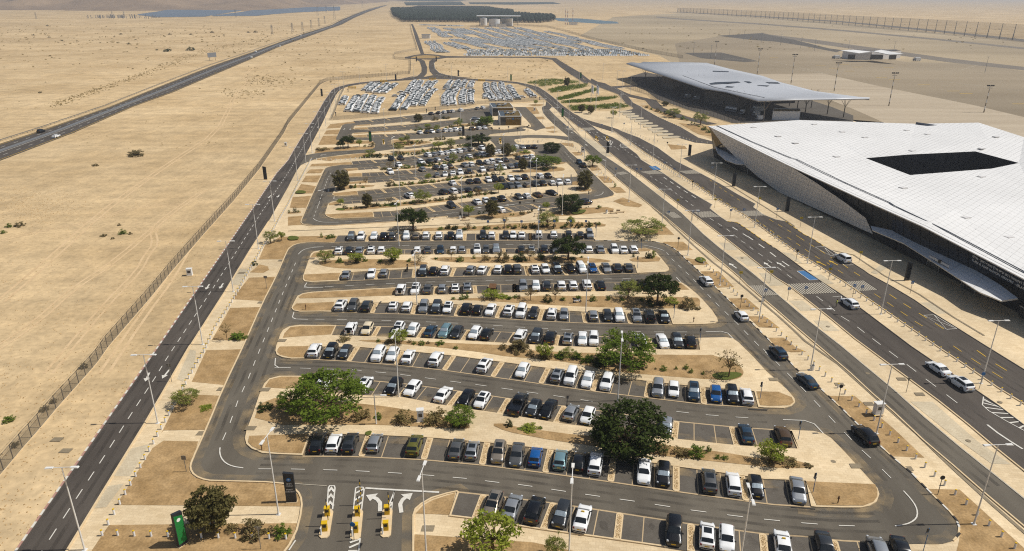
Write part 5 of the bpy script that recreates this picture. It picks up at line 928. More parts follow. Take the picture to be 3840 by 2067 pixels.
for i, (c, x, y) in enumerate(sorted(bl, key=lambda q: -src(*q)[1])):
    o = sign(c, x, y, None, None, 3.3, f'dark blue row marker post, {nth(i)} from the camera at the right row ends', pole='paint_blue', nm='row_marker_post', group='row marker posts')
    MB().box((-.1, 0, 3.0), (.28, .06, .5)).build('marker_plate', 'dark_metal', o)
    MB().tube((-.1, -.05, 2.55), (-.1, .05, 2.55), .2, n=12).build('marker_disc', 'grey_metal', o)
for c, x, y, lab in (("R2", 1618, 955, 'short black hydrant post on the paved island end'), ("M2", 572, 845, 'short black post on the dirt end cap of the fifth row'), ("M1", 150, 712, 'short brown post on the dirt cap near the bottom left ring'), ("E1", 615, 1075, 'short dark post on the bottom right dirt cap')):
    p = W(src(c, x, y)); o = MB(); o.tube((0, 0, 0), (0, 0, 1.1), .07, n=8); o.tube((0, 0, .85), (0, 0, 1.15), .12, .08, 8); o.tube((-.16, 0, .8), (.16, 0, .8), .05, n=6)
    tag(o.build('hydrant_post', 'wood', None, (p.x, p.y, .24)), lab, 'post')

# ------------------------------------------------------------------ ticket barriers
def barrier(name, a_px, b_px, label, arms):
    a, b = gp(a_px)[0], gp(b_px)[0]; d = b - a; ln = d.length; ang = math.atan2(d.y, d.x); o = tag(empty(name, (a.x, a.y, 0), ang), label, 'ticket barrier', 'ticket barriers')
    m = MB(); r_ = .62; pts = [Vector((-.5, -r_, 0)), Vector((ln + .3, -r_, 0)), Vector((ln + .8, -.3, 0)), Vector((ln + .8, .3, 0)), Vector((ln + .3, r_, 0)), Vector((-.5, r_, 0)), Vector((-.9, .3, 0)), Vector((-.9, -.3, 0))]
    m.poly(pts, .22).wall(pts, 0, .22); m.build('island_kerb', 'kerb', o)
    for i, x in enumerate((.4, ln - .3)):
        MB().box((x, 0, .22 + .55), (.55, .62, 1.1), 0, .96).box((x, 0, 1.36), (.62, .7, .08)).build('machine_cabinet', 'machine_yellow', o)
        MB().box((x - .29, 0, 1.0), (.03, .4, .35)).build('machine_panel', 'dark_metal', o)
    MB().tube((-.35, .35, .22), (-.35, .35, 1.2), .1, n=8).build('guard_post', 'sign_white', o)
    for x, up in arms:
        m = MB()
        for k in range(8):
            m.use('machine_yellow' if k % 2 == 0 else 'plastic_black')
            m.tube((x, -.35 - (0 if up else k * .38), 1.0 + (k * .38 if up else 0)), (x, -.35 - (0 if up else (k + 1) * .38), 1.0 + ((k + 1) * .38 if up else 0)), .06, n=6)
        m.build('barrier_arm', parent=o)
    return o
barrier('ticket_barrier', "M1 575,1270", "M1 597,1140", 'yellow ticket barrier machines, leftmost of the three barrier islands', ((1.2, True),))
b2 = barrier('ticket_barrier', "M1 785,1280", "M1 800,1140", 'yellow ticket barrier machines, middle of three, with blue arrow sign', ((2.0, True), (5.2, True)))
barrier('ticket_barrier', "M1 990,1265", "M1 1000,1130", 'yellow ticket barrier machines, rightmost of the three barrier islands', ((2.4, True),))
s_ = sign("M1", 775, 1320, 'disc', 'sign_blue', 2.8, 'round blue arrow sign in front of the middle barrier island')
barrier('ticket_barrier', "B2 790,405", "B2 785,365", 'small yellow barrier machines left of the kiosk road in the rear lot', ((1, True),)); barrier('ticket_barrier', "B1 1440,410", "B1 1442,385", 'yellow barrier machine beside the green totem in the rear lot', ((.5, True),))
barrier('ticket_barrier', "R4 515,535", "R4 503,520", 'yellow barrier machines on the pavement left of the terminal road', ()); barrier('ticket_barrier', "R4 600,535", "R4 590,522", 'yellow barrier machines in the middle of the terminal road', ())
# painted noses of the barrier islands
for s in ("M1 590,1105 600,965 608,950 640,950 645,965 628,1110", "M1 770,1110 785,965 800,958 835,960 842,975 822,1130", "M1 1000,1110 1048,985 1028,1115", "M1 745,1310 815,1310 805,1390 735,1390"): solid(flot, gp(s), .17, z=.148)
for s in ("M1 595,1085 612,1060 635,1085", "M1 597,1035 617,1010 638,1035", "M1 600,990 620,965 640,990", "M1 772,1100 830,1060", "M1 776,1050 836,1010", "M1 785,1000 840,970", "M1 1005,1095 1030,1075 1028,1060", "M1 740,1370 808,1340", "M1 745,1335 812,1312"): solid(flot, gp(s), .28, z=.149)
solid(flot, gp("M1 850,965 1100,980 1350,993"), .3, z=.147); solid(flot, gp("M1 370,935 590,950"), .1, 'paint_worn', .146)
solid(flot, gp("L1 1960,1387 2005,1320"), .16, z=.147)
# ------------------------------------------------------------------ machines, benches, drains
def cabinet(c, x, y, d, label, nm='pay_machine'):
    p = W(src(c, x, y)); o = tag(empty(nm, (p.x, p.y, .24 if c in ('M1', 'E1') else .02), .15), label, 'machine')
    MB().box((0, 0, d[2] / 2), d).build('case', 'sign_white', o); MB().box((0, 0, d[2] + .05), (d[0] + .15, d[1] + .2, .1)).build('hood', 'white_metal', o)
    MB().box((0, -d[1] / 2 - .01, d[2] * .62), (d[0] * .6, .02, d[2] * .28)).build('screen', 'dark_glass', o); MB().box((0, 0, .04), (d[0] + .3, d[1] + .3, .08)).build('plinth', 'kerb', o)
cabinet("M1", 1225, 515, (.95, .7, 2.0), 'white parking pay machine between dry shrubs in the wide bed'); cabinet("E1", 885, 465, (1.3, .8, 1.9), 'white pay machine beside a lamp post on the dirt strip')
cabinet("L2", 1098, 822, (1.1, .8, 1.6), 'white electrical cabinet on the sand beside the fence', 'utility_cabinet'); cabinet("L2", 1652, 75, (.9, .7, 1.5), 'small white cabinet on the sand near the road, farther one', 'utility_cabinet'); cabinet("B2", 2035, 530, (1.3, .8, 1.9), 'white pay machine beside the kerb left of the exit road'); cabinet("S2", 822, 550, (.9, .7, 1.7), 'small white pay machine near the rental kiosks'); cabinet("S2", 1550, 1175, (1.3, .8, 1.9), 'white pay machine at the crossing of the exit road')
def bench(c, x, y, ang, label):
    p = W(src(c, x, y)); o = tag(empty('bench', (p.x, p.y, .02), ang), label, 'bench')
    MB().box((0, 0, .42), (2.6, .55, .1)).build('seat', 'kerb', o)
    for k in (-.9, .9): MB().box((k, 0, .19), (.25, .45, .37)).build('leg', 'paving_grey' if False else 'kerb', o)
    MB().box((-.6, .3, .62), (1.1, .08, .4)).build('backrest', 'wood', o)
bench("C2", 270, 350, .1, 'pale stone bench with wooden back under the walkway oval tree'); bench("C2", 2500, 248, .05, 'pale stone bench with wooden back at the plaza beside the right bed'); bench("R4", 700, 1112, 0, 'long pale bench left of the pale wide tree'); bench("E1", 215, 750, -.4, 'pale curved bench beside the small tree at the right bed'); bench("R2", 1230, 705, -.1, 'pale bench under the dark round tree')
for i, (c, x, y) in enumerate([("C2", 2390, 245), ("C2", 175, 325), ("K", 905, 870), ("R4", 590, 1115), ("R4", 658, 820), ("E1", 445, 160)]):
    p = W(src(c, x, y)); m = MB(); m.use('sign_white').tube((0, 0, 0), (0, 0, .95), .25, .28, 12).use('dark_metal').tube((0, 0, .95), (0, 0, 1.0), .27, .2, 12); tag(m.build('litter_bin', loc=(p.x, p.y, .02)), 'white round litter bin ' + ['left of the plaza bench', 'left of the walkway bench', 'beside the lamp at the near crossing', 'left of the long pale bench', 'at the middle crossing of the exit road', 'at the foot of a ring road lamp'][i], 'bin')
for i, (c, x, y) in enumerate([("L1", 385, 632), ("L1", 445, 708), ("L1", 1505, 290), ("L1", 1370, 590), ("L1", 1700, 565), ("L1", 1798, 303), ("M1", 1272, 1235), ("E1", 735, 822), ("E1", 1085, 830), ("E1", 180, 233), ("E1", 627, 258), ("E1", 1047, 222), ("E1", 1170, 325), ("E1", 825, 390), ("M2", 358, 412), ("M2", 185, 775), ("M2", 365, 1115), ("M2", 620, 402), ("L2", 1395, 808)]):
    p = W(src(c, x, y)); q = sheet('drain_cover', [Vector((p.x + a, p.y + b, 0)) for a, b in ((-.75, -.5), (.75, -.5), (.85, .5), (-.65, .5))], 'paving_dark', .335 if i in (4, 5, 7, 9, 16, 17) else .079)
for i, (c, x, y) in enumerate([("E1", 585, 790), ("E1", 1503, 642), ("E1", 820, 185), ("E1", 1717, 380), ("K", 635, 307), ("K", 1750, 1200), ("K", 1520, 472)]):
    p = W(src(c, x, y)); tag(MB().tube((p.x, p.y, .1), (p.x, p.y, .275 if i == 0 else .118), .36, n=14).build('manhole_cover', 'paving_dark'), kind='structure')
for s in ("R1 1640,425 1770,432 1765,440 1640,433", "E1 300,1090 465,1105 465,1112 300,1097"): sheet('drain_grate', gp(s), 'paint_black', .15)

# ------------------------------------------------------------------ person, motorbikes, trailer
def person(p, ang):
    o = tag(empty('person', (p.x, p.y, .155), ang), 'person in a yellow vest and pale trousers standing on the terminal road', 'person')
    J = [((0, 0, .93), .15), ((0, 0, 1.15), .145), ((0, 0, 1.38), .17), ((0, 0, 1.5), .07), ((0, .01, 1.62), .095), ((0, .02, 1.73), .085),
         ((.1, 0, .88), .10), ((.12, .03, .48), .068), ((.13, 0, .09), .05), ((.13, .14, .05), .045), ((-.1, 0, .88), .10), ((-.13, .02, .48), .068), ((-.15, -.02, .09), .05), ((-.15, .12, .05), .045),
         ((.2, 0, 1.4), .06), ((.27, .03, 1.15), .048), ((.24, .18, .98), .036), ((.23, .25, .95), .03), ((-.2, 0, 1.4), .06), ((-.27, .03, 1.15), .048), ((-.2, .2, 1.02), .036), ((-.17, .27, 1.0), .03)]
    E = [(0, 1), (1, 2), (2, 3), (3, 4), (4, 5), (0, 6), (6, 7), (7, 8), (8, 9), (0, 10), (10, 11), (11, 12), (12, 13), (2, 14), (14, 15), (15, 16), (16, 17), (2, 18), (18, 19), (19, 20), (20, 21)]
    me = bpy.data.meshes.new('body'); me.from_pydata([j[0] for j in J], E, []); b = obj('body', me, o); b.modifiers.new('skin', 'SKIN'); b.modifiers.new('sub', 'SUBSURF').levels = 1
    for v, (_, r_) in zip(me.skin_vertices[0].data, J): v.radius = (r_, r_)
    me.skin_vertices[0].data[0].use_root = True
    dg = bpy.context.evaluated_depsgraph_get(); m2 = bpy.data.meshes.new_from_object(b.evaluated_get(dg)); b.modifiers.clear(); b.data = m2
    m2.materials.clear()
    for mn in ('skin', 'vest', 'trousers', 'cloth_dark'): m2.materials.append(MATS[mn])
    for f in m2.polygons:
        z, x = f.center.z, abs(f.center.x); f.material_index = 3 if z < .12 else 2 if z < .93 else 1 if (z < 1.49 and x < .21) else 3 if (z > 1.02 and z < 1.48) else 0; f.use_smooth = True
    h = MB(); h.add([(math.cos(a) * r_, math.sin(a) * r_ - .005, z) for r_, z in ((.108, 1.68), (.105, 1.76), (.06, 1.82)) for a in [k * math.pi / 5 for k in range(10)]], [(r * 10 + i, r * 10 + (i + 1) % 10, (r + 1) * 10 + (i + 1) % 10, (r + 1) * 10 + i) for r in range(2) for i in range(10)] + [tuple(range(20, 30))]); h.build('hair', 'cloth_dark', o)
    for z in (1.12, 1.28): MB().ribbon([Vector((.19 * math.cos(a), .165 * math.sin(a), 0)) for a in [k * math.pi / 8 for k in range(16)]], .012, z, z + .05, 0, True).build('reflective_band', 'sign_white', o)
    return o
person(W(src('K', 1855, 950)), .6)
def motorbike(c, x, y, ang, label, col='sign_white', z=.24):
    p = W(src(c, x, y)); o = tag(empty('motorcycle', (p.x, p.y, z), ang), label, 'motorcycle')
    for xx in (-.65, .65):
        w = MB().tube((xx, -.06, .3), (xx, .06, .3), .3, n=14).build('wheel', 'tyre', o); MB().tube((xx, -.07, .3), (xx, .07, .3), .17, n=10).build('rim', 'rim', w)
    m = MB(); m.add([(.55, -.12, .35), (.55, .12, .35), (-.75, .16, .45), (-.75, -.16, .45), (.62, -.1, .85), (.62, .1, .85), (-.85, .14, .78), (-.85, -.14, .78), (.15, -.15, .55), (.15, .15, .55)], [(0, 1, 2, 3)[::-1], (0, 4, 5, 1), (4, 0, 8), (1, 5, 9), (4, 8, 9, 5), (8, 0, 3, 7), (1, 9, 6, 2), (8, 7, 6, 9), (3, 2, 6, 7)]); m.build('fairing', col, o)
    MB().box((-.35, 0, .84), (.8, .28, .12), 0, .9).build('saddle', 'plastic_black', o); MB().tube((.5, -.35, 1.02), (.5, .35, 1.02), .025, n=6).tube((.6, 0, .5), (.5, 0, 1.02), .04, n=6).build('handlebar', 'dark_metal', o)
    MB().box((.62, 0, 1.15), (.05, .35, .35)).build('screen', 'glass', o); MB().box((-.8, 0, 1.0), (.38, .38, .3), 0, .9).build('top_box', 'plastic_black', o)
motorbike("R2", 610, 785, .25, 'white scooter parked in the planting bed left of the lamp post'); motorbike("M2", 1452, 500, 1.7, 'dark motorcycle with top box parked in an empty bay of the seventh row', 'plastic_black', .125); motorbike("B2", 220, 628, 1.2, 'dark motorcycle between white cars in the rear lot', 'plastic_black', .12)
p = W(src('M2', 2190, 665)); o = tag(empty('trailer', (p.x, p.y, .12), 1.5), 'brown flatbed trailer parked behind a small tree in the sixth row', 'trailer')
MB().box((0, 0, .7), (2.6, 1.5, .35)).build('box', 'wood', o); MB().tube((1.3, 0, .5), (2.3, 0, .45), .05, n=6).build('drawbar', 'dark_metal', o)
for k in (-.8, .8): MB().tube((0, k - .09, .3), (0, k + .09, .3), .3, n=14).build('wheel', 'tyre', o)
# ------------------------------------------------------------------ trees and shrubs
def leaf_cloud(mb, centres, per, size, spread, rr, flat=.5):
    for (cx, cy, cz) in centres:
        for _ in range(per):
            while True:
                a, b, c = rr.uniform(-1, 1), rr.uniform(-1, 1), rr.uniform(-1, 1)
                if a * a + b * b + c * c < 1: break
            p = Vector((cx + a * spread[0], cy + b * spread[0], cz + c * spread[1]))
            n = Vector((rr.gauss(0, 1), rr.gauss(0, 1), rr.gauss(.5, 1))).normalized(); u = n.orthogonal().normalized()
            ang = rr.uniform(0, 6.28); v = n.cross(u); u, v = u * math.cos(ang) + v * math.sin(ang), v * math.cos(ang) - u * math.sin(ang)
            s_ = size * rr.uniform(.6, 1.25); u = Vector((u.x * s_, u.y * s_, u.z * s_ * flat * 2)); v = Vector((v.x * s_ * .55, v.y * s_ * .55, v.z * s_ * flat * 1.1))
            mb.add([p - u, p - v * .9, p + u, p + v * .9], [(0, 1, 2, 3)])
def tree_variant(kind, seed):
    rr = random.Random(seed); C = []; tr = MB()
    if kind == 'round': c0, n, per, sz, sp, leaf = .10, 170, 34, .03, (.085, .085), 'leaf_dark'
    elif kind == 'wide': c0, n, per, sz, sp, leaf = .28, 130, 34, .027, (.09, .05), 'leaf_green'
    elif kind == 'umbrella': c0, n, per, sz, sp, leaf = .42, 100, 38, .034, (.09, .07), 'leaf_dark'
    elif kind == 'oval': c0, n, per, sz, sp, leaf = .14, 150, 34, .04, (.11, .05), 'leaf_olive'
    elif kind == 'light': c0, n, per, sz, sp, leaf = .26, 90, 32, .027, (.10, .06), 'leaf_light'
    elif kind == 'small': c0, n, per, sz, sp, leaf = .36, 56, 26, .042, (.13, .09), 'leaf_yellow'
    elif kind == 'sparse': c0, n, per, sz, sp, leaf = .35, 44, 12, .03, (.10, .07), 'leaf_dry'
    elif kind == 'palm': c0, n, per, sz, sp, leaf = .5, 18, 24, .06, (.14, .1), 'leaf_yellow'
    while len(C) < n:
        x, y, z = rr.uniform(-.5, .5), rr.uniform(-.5, .5), rr.uniform(0, 1)
        rad = math.hypot(x, y)
        if kind == 'round': ok = .30 < math.sqrt((rad / .46) ** 2 + ((z - .48) / .52) ** 2) * .5 + .0 and (rad / .46) ** 2 + ((z - .45) / .54) ** 2 < 1 + .22 * noise.noise(Vector((x * 5, y * 5, z * 5 + seed)))
        elif kind in ('wide', 'light'): ok = (rad / .48) ** 2 + ((z - .35) / .62) ** 2 < 1 + .5 * noise.noise(Vector((x * 4, y * 4, z * 4 + seed))) and (z > .25 or rr.random() < .35) and rr.random() < .25 + rad * 1.6
        elif kind == 'umbrella': ok = z < 1 - 1.9 * rad * rad + .12 * noise.noise(Vector((x * 6, y * 6, seed))) and z > .1 + .5 * noise.noise(Vector((x * 5, y * 5, seed + 9))) and rad < .5
        elif kind == 'oval': ok = rad < .47 * math.sin(math.pi * min(1, z * .82 + .16)) ** .8 * (1 + .25 * noise.noise(Vector((x * 6, y * 6, z * 4 + seed)))) and rad > .12
        else: ok = (rad / .47) ** 2 + ((z - .5) / .5) ** 2 < 1 and rr.random() < .3 + rad * 1.4
        if ok: C.append((x, y, c0 + z * (1 - c0) * .96))
    mb = MB(); leaf_cloud(mb, C, per, sz, sp, rr)
    tr.tube((0, 0, 0), (rr.uniform(-.02, .02), rr.uniform(-.02, .02), c0 + .08), .035 if kind != 'sparse' else .022, .022, 7)
    top = Vector((0, 0, c0 + .05))
    for c in rr.sample(C, min(len(C), 16)):
        e = Vector(c); m = top.lerp(e, .55) + Vector((0, 0, .04)); tr.tube(top, m, .014, .009, 5, False); tr.tube(m, e, .009, .003, 5, False)
    return mb.mesh(kind + '_crown', leaf), tr.mesh(kind + '_trunk', 'bark')
TV = {}
def get_tv(kind, i):
    if (kind, i) not in TV: TV[(kind, i)] = tree_variant(kind, 17 * i + len(kind))
    return TV[(kind, i)]
TCOUNT = [0]
def tree(c, bx, by, x0, x1, top, kind, label, z=.1):
    p = W(src(c, bx, by)); sc_ = depth(p) / FPX * CR[c][2]; w = (x1 - x0) * sc_ * 1.04; h = max(1.5, hz(src(c, bx, by), src(c, bx, top)) - .45 * w * .35)
    off = ((x0 + x1) / 2 - bx) * sc_
    cr, tk = get_tv(kind, TCOUNT[0] % 3); TCOUNT[0] += 1
    o = tag(empty('tree', (p.x + off * .5, p.y, z), RND.uniform(0, 6.28), (w, w, h)), label, 'tree', 'trees of the airport grounds'); obj('trunk', tk, o); k = obj('crown', cr, o); k.location = (0, 0, 0); return o
T = [("L1", 1445, 1225, 1300, 1600, 912, 'oval', 'dense olive oval tree beside the paved path at the bottom left'), ("L1", 1270, 400, 1175, 1362, 260, 'light', 'low bushy tree beside the left pavement bollards'), ("M1", 610, 480, 370, 880, 125, 'wide', 'wide feathery green tree covering cars at the left of the second row'), ("M1", 375, 445, 245, 430, 262, 'wide', 'smaller feathery tree left of the wide green tree'), ("M1", 1475, 525, 1393, 1605, 398, 'wide', 'small feathery tree right of the pay machine'),
 ("R1", 815, 700, 548, 1092, 335, 'round', 'big dark round dense tree in the middle of the first two rows'), ("R2", 1010, 1345, 785, 1285, 972, 'wide', 'tall wide green tree over the fourth row'), ("R1", 1775, 790, 1703, 1890, 628, 'small', 'small bright green tree beside the brown SUV'), ("R1", 1500, 215, 1408, 1602, 5, 'sparse', 'thin bare-looking tree at the right end of the third row'), ("M1", 1715, 1410, 1520, 1892, 1140, 'small', 'yellow green sapling at the bottom edge before a champagne SUV'), ("R1", 330, 1440, 250, 402, 1262, 'light', 'grey green bushy tree at the bottom edge below dark cars'),
 ("R2", 1290, 800, 1158, 1472, 484, 'umbrella', 'dark dense umbrella tree at the right end of the sixth row'), ("R2", 1060, 745, 928, 1152, 548, 'light', 'pale loose tree left of the dark umbrella tree'), ("R2", 525, 412, 405, 680, 165, 'umbrella', 'dark flat-topped tree before the ninth row cars'), ("R2", 205, 765, 145, 277, 608, 'sparse', 'sparse tree in the bed below the sixth row, left one'), ("R2", 415, 765, 365, 482, 622, 'sparse', 'sparse tree in the bed below the sixth row, right one'), ("R2", 205, 415, 128, 262, 298, 'sparse', 'bare spreading tree in the bed below the eighth row'), ("R2", 330, 1265, 248, 397, 1118, 'small', 'small green tree in the bed below the fourth row, left of a pale one'), ("R2", 540, 1262, 470, 602, 1150, 'light', 'small pale tree in the bed below the fourth row'), ("R2", 1170, 182, 1008, 1378, -5, 'light', 'wide pale green tree on the plaza beside the exit road'),
 ("M2", 745, 430, 666, 817, 298, 'light', 'rounded light tree at the left end of the eighth row'), ("M2", 1020, 436, 925, 1062, 328, 'small', 'small tree before the silver car of the eighth row'), ("M2", 1330, 430, 1243, 1412, 280, 'small', 'round yellow green tree beside the eighth row'), ("M2", 1560, 440, 1480, 1617, 335, 'sparse', 'thin tree below the lamp in the eighth row bed'), ("M2", 1840, 412, 1780, 1870, 285, 'sparse', 'slender sparse tree below the middle of the eighth row'), ("M2", 2180, 745, 2093, 2257, 648, 'small', 'small leafy tree before the brown trailer'), ("M2", 2120, 425, 2085, 2165, 335, 'sparse', 'thin sapling before grey cars of the eighth row'), ("M2", 1385, 1130, 1300, 1462, 998, 'small', 'small green tree before a white SUV in the fourth row'), ("C1", 1890, 508, 1658, 2125, 103, 'umbrella', 'dark tree with broad crown behind the ninth row'), ("M2", 262, 258, 213, 332, 133, 'light', 'bushy tree at the left pavement near the walkway'), ("M2", 362, 238, 330, 402, 150, 'small', 'slim young tree beside the bushy pavement tree'),
 ("C2", 668, 312, 553, 772, -25, 'oval', 'tall olive oval tree on the walkway between the lots'), ("C2", 1830, 205, 1613, 2055, -112, 'round', 'large bright green round tree at the right of the walkway'), ("C2", 1475, 462, 1368, 1685, 168, 'light', 'drooping pale green tree behind the disabled bay signs'), ("C2", 310, 282, 223, 408, 95, 'small', 'small green tree left of the tall olive tree on the walkway'), ("C2", 1480, 195, 1418, 1543, 58, 'small', 'young tree left of the large bright round tree'), ("C2", 1855, 470, 1793, 1918, 270, 'small', 'young tree behind the sixth disabled bay sign'), ("C2", 850, 475, 788, 932, 258, 'sparse', 'bare grey tree at the walkway edge'), ("C2", 307, 500, 220, 375, 345, 'sparse', 'thin leafless sapling beside the ninth row'),
 ("B1", 820, 1100, 678, 927, 733, 'oval', 'tall olive tree at the left end of the rear lot'), ("B1", 1210, 1375, 1113, 1258, 1108, 'oval', 'slender olive tree in the near bed of the rear lot'), ("B1", 910, 458, 798, 1022, 243, 'umbrella', 'dark spreading tree left of the rear barrier'), ("B1", 795, 475, 738, 867, 345, 'umbrella', 'very dark small tree left of the spreading tree'), ("B1", 1078, 447, 1038, 1132, 318, 'small', 'small tree right of the dark spreading tree'), ("B1", 1245, 578, 1153, 1317, 463, 'light', 'light green round tree under the rear entry road'), ("B1", 1680, 522, 1603, 1747, 363, 'light', 'green tree right of the hatched lane nose'), ("B1", 2025, 1302, 1888, 2168, 1053, 'light', 'light spreading tree in the second bed of the rear lot'), ("B1", 2275, 475, 2178, 2357, 338, 'small', 'yellowish tree beside the rear access road'), ("B1", 2440, 475, 2383, 2543, 290, 'light', 'loose light tree right of the yellowish one'), ("B1", 1805, 388, 1758, 1848, 238, 'light', 'narrow tree in the rental island, right'), ("B1", 1718, 392, 1675, 1775, 288, 'small', 'small thin tree in the rental island, left'), ("B1", 1530, 778, 1473, 1602, 648, 'sparse', 'sparse sapling among the sixth rear row'), ("B1", 1185, 1045, 1123, 1217, 880, 'sparse', 'sparse sapling right of the tall olive tree'), ("B1", 1525, 1330, 1465, 1582, 1175, 'sparse', 'sparse sapling in the near bed of the rear lot'), ("B1", 2115, 965, 2068, 2172, 833, 'small', 'small tree beside silver cars of the fourth rear row'), ("B1", 800, 1335, 738, 853, 1213, 'small', 'small sapling at the near left cap of the rear lot'), ("B1", 1970, 78, 1893, 2028, -85, 'oval', 'dark olive tree between storage yard and rental rows'), ("B1", 1940, 200, 1905, 1970, 90, 'sparse', 'thin tree in the rental bed, leftmost'), ("B1", 2115, 180, 2050, 2150, 80, 'small', 'small rental bed tree, second'), ("B1", 2255, 185, 2200, 2300, 95, 'light', 'pale rental bed tree, third'), ("B1", 2560, 150, 2500, 2620, 20, 'light', 'bushy rental bed tree beside a lamp'),
 ("B2", 70, 695, 8, 152, 503, 'light', 'green tree over cars at the middle of the fifth rear row'), ("B2", 640, 602, 558, 707, 358, 'oval', 'dark oval tree between white cars of the sixth rear row, left'), ("B2", 880, 592, 803, 962, 348, 'oval', 'dark oval tree in the sixth rear row, right'), ("B2", 465, 420, 288, 632, 213, 'umbrella', 'dark green twin-crowned tree beside the access road'), ("B2", 1565, 530, 1433, 1702, 333, 'round', 'round green tree near the kiosk road bend'), ("B2", 1470, 765, 1298, 1708, 488, 'wide', 'broad dark green tree over the right end of the fourth rear row'), ("B2", 1125, 822, 1053, 1197, 578, 'oval', 'brownish oval tree in the fourth rear row'), ("B2", 2180, 738, 2058, 2307, 518, 'wide', 'flat spreading tree beside the rear ring road'), ("B2", 2050, 1092, 1963, 2193, 738, 'oval', 'tall olive tree at the right end of the rear lot'), ("B2", 775, 875, 723, 847, 678, 'light', 'thin green tree in the fourth rear row bed'), ("B2", 750, 1155, 693, 842, 973, 'small', 'round lime tree in the second rear row bed'), ("B2", 470, 1195, 393, 532, 1038, 'sparse', 'brownish sparse tree before a dark car in the second rear row'), ("B2", 965, 575, 930, 1060, 395, 'light', 'small light tree behind the dark oval one'), ("B2", 570, 135, 478, 702, -20, 'wide', 'leafy tree left of the brown kiosk'),
 ("S2", 85, 780, -5, 218, 568, 'wide', 'leafy green tree in front of the rear kiosk'), ("S2", 1530, 575, 1483, 1587, 420, 'oval', 'dark round tree before the flagpoles, left'), ("S2", 1670, 595, 1613, 1722, 430, 'oval', 'dark round tree before the flagpoles, right'), ("S2", 2010, 655, 1963, 2067, 520, 'small', 'small tree on the paved bus plaza'), ("S2", 1310, 185, 1263, 1362, 12, 'oval', 'dark bushy tree on the planted mound'), ("S2", 840, 460, 808, 880, 372, 'small', 'small tree behind the rental yard'), ("R4", 1125, 345, 1068, 1182, 248, 'light', 'green tree beside the bus road, middle'), ("R4", 1345, 405, 1283, 1408, 278, 'light', 'green tree beside the bus road, nearest the terminal'), ("R4", 1060, 252, 1033, 1092, 203, 'oval', 'small dark tree beside the service fence')]
for t in T: tree(*t)
BV = {}
def bush_mesh(kind, i):
    if (kind, i) in BV: return BV[(kind, i)]
    rr = random.Random(i * 31 + ord(kind)); mb = MB(); leaf = {'g': 'leaf_green', 'd': 'leaf_dark', 'o': 'leaf_dry', 'l': 'leaf_yellow', 'y': 'leaf_green', 'b': 'leaf_brown'}[kind]
    if kind == 'y':
        for k in range(34):
            a, e = rr.uniform(0, 6.28), rr.uniform(.25, 1.35); ln = rr.uniform(.35, .55); d = Vector((math.cos(a) * math.cos(e), math.sin(a) * math.cos(e), math.sin(e) * 1.7)) * ln; s_ = Vector((-math.sin(a), math.cos(a), 0)) * .035
            mb.add([s_ * .6, -s_ * .6, d * .55 - s_, d + Vector((0, 0, -.1)), d * .55 + s_], [(0, 1, 2, 3, 4)])
    else:
        C = []
        while len(C) < 26:
            x, y, z = rr.uniform(-.5, .5), rr.uniform(-.5, .5), rr.uniform(0, 1)
            if (x / .44) ** 2 + (y / .44) ** 2 + ((z - .2) / .75) ** 2 < 1 + .5 * noise.noise(Vector((x * 5, y * 5, z * 3 + i * 3.3))): C.append((x, y, z * .92))
        leaf_cloud(mb, C, 26 if kind != 'o' else 20, .06, (.13, .14), rr)
        for c in C[:8]: mb.tube((0, 0, 0), c, .012, .006, 4, False)
    BV[(kind, i)] = mb.mesh('shrub_foliage', leaf); return BV[(kind, i)]
BD = {'g': 'green', 'd': 'dark green', 'o': 'dry pale', 'l': 'lime green', 'y': 'spiky', 'b': 'brownish'}
BN = [0]
def bushes(zone, s, z=.27):
    items = []; c = None
    for t in s.split():
        g_ = re.match(r'(-?\d+),(-?\d+),(\d+),(\d+)([a-z])$', t)
        if not g_: c = t; continue
        items.append((src(c, float(g_[1]), float(g_[2])), float(g_[3]) * CR[c][2], float(g_[4]) * CR[c][2], g_[5]))
    items.sort(key=lambda q: q[0][0])
    for i, (q, w, h, k) in enumerate(items):
        p = W(q); d = depth(p) / FPX; ww = w * d * 1.08; hh = max(.35, h * d * .92); BN[0] += 1
        o = obj('shrub', bush_mesh(k, BN[0] % 3), None, (p.x, p.y + ww * .2, z), RND.uniform(0, 6.28), (ww, ww, hh)); tag(o, f'{BD[k]} shrub, {nth(i)} from the left {zone}', 'shrub', 'shrubs of the planting beds')
bushes('in the bed behind the bottom left bollards', "L1 1570,1262,90,70o 1720,1290,200,120b 1905,1300,120,100g", .03)
bushes('in the wide bed of the second row', "M1 160,450,110,55d 820,510,130,80o 935,505,60,50g 1105,535,160,95o 1335,545,180,110o 1310,490,60,30g 1465,560,70,40d 1530,560,50,60o R1 15,555,55,60d 230,570,30,25g 155,580,120,30l")
bushes('in the bed right of the big dark tree', "R1 1060,735,120,80o 1190,760,130,70o 1290,765,120,110g 1370,725,40,50g 1430,775,40,45g 1480,780,50,35g E1 180,800,120,70o 300,825,130,50o 420,830,60,30b")
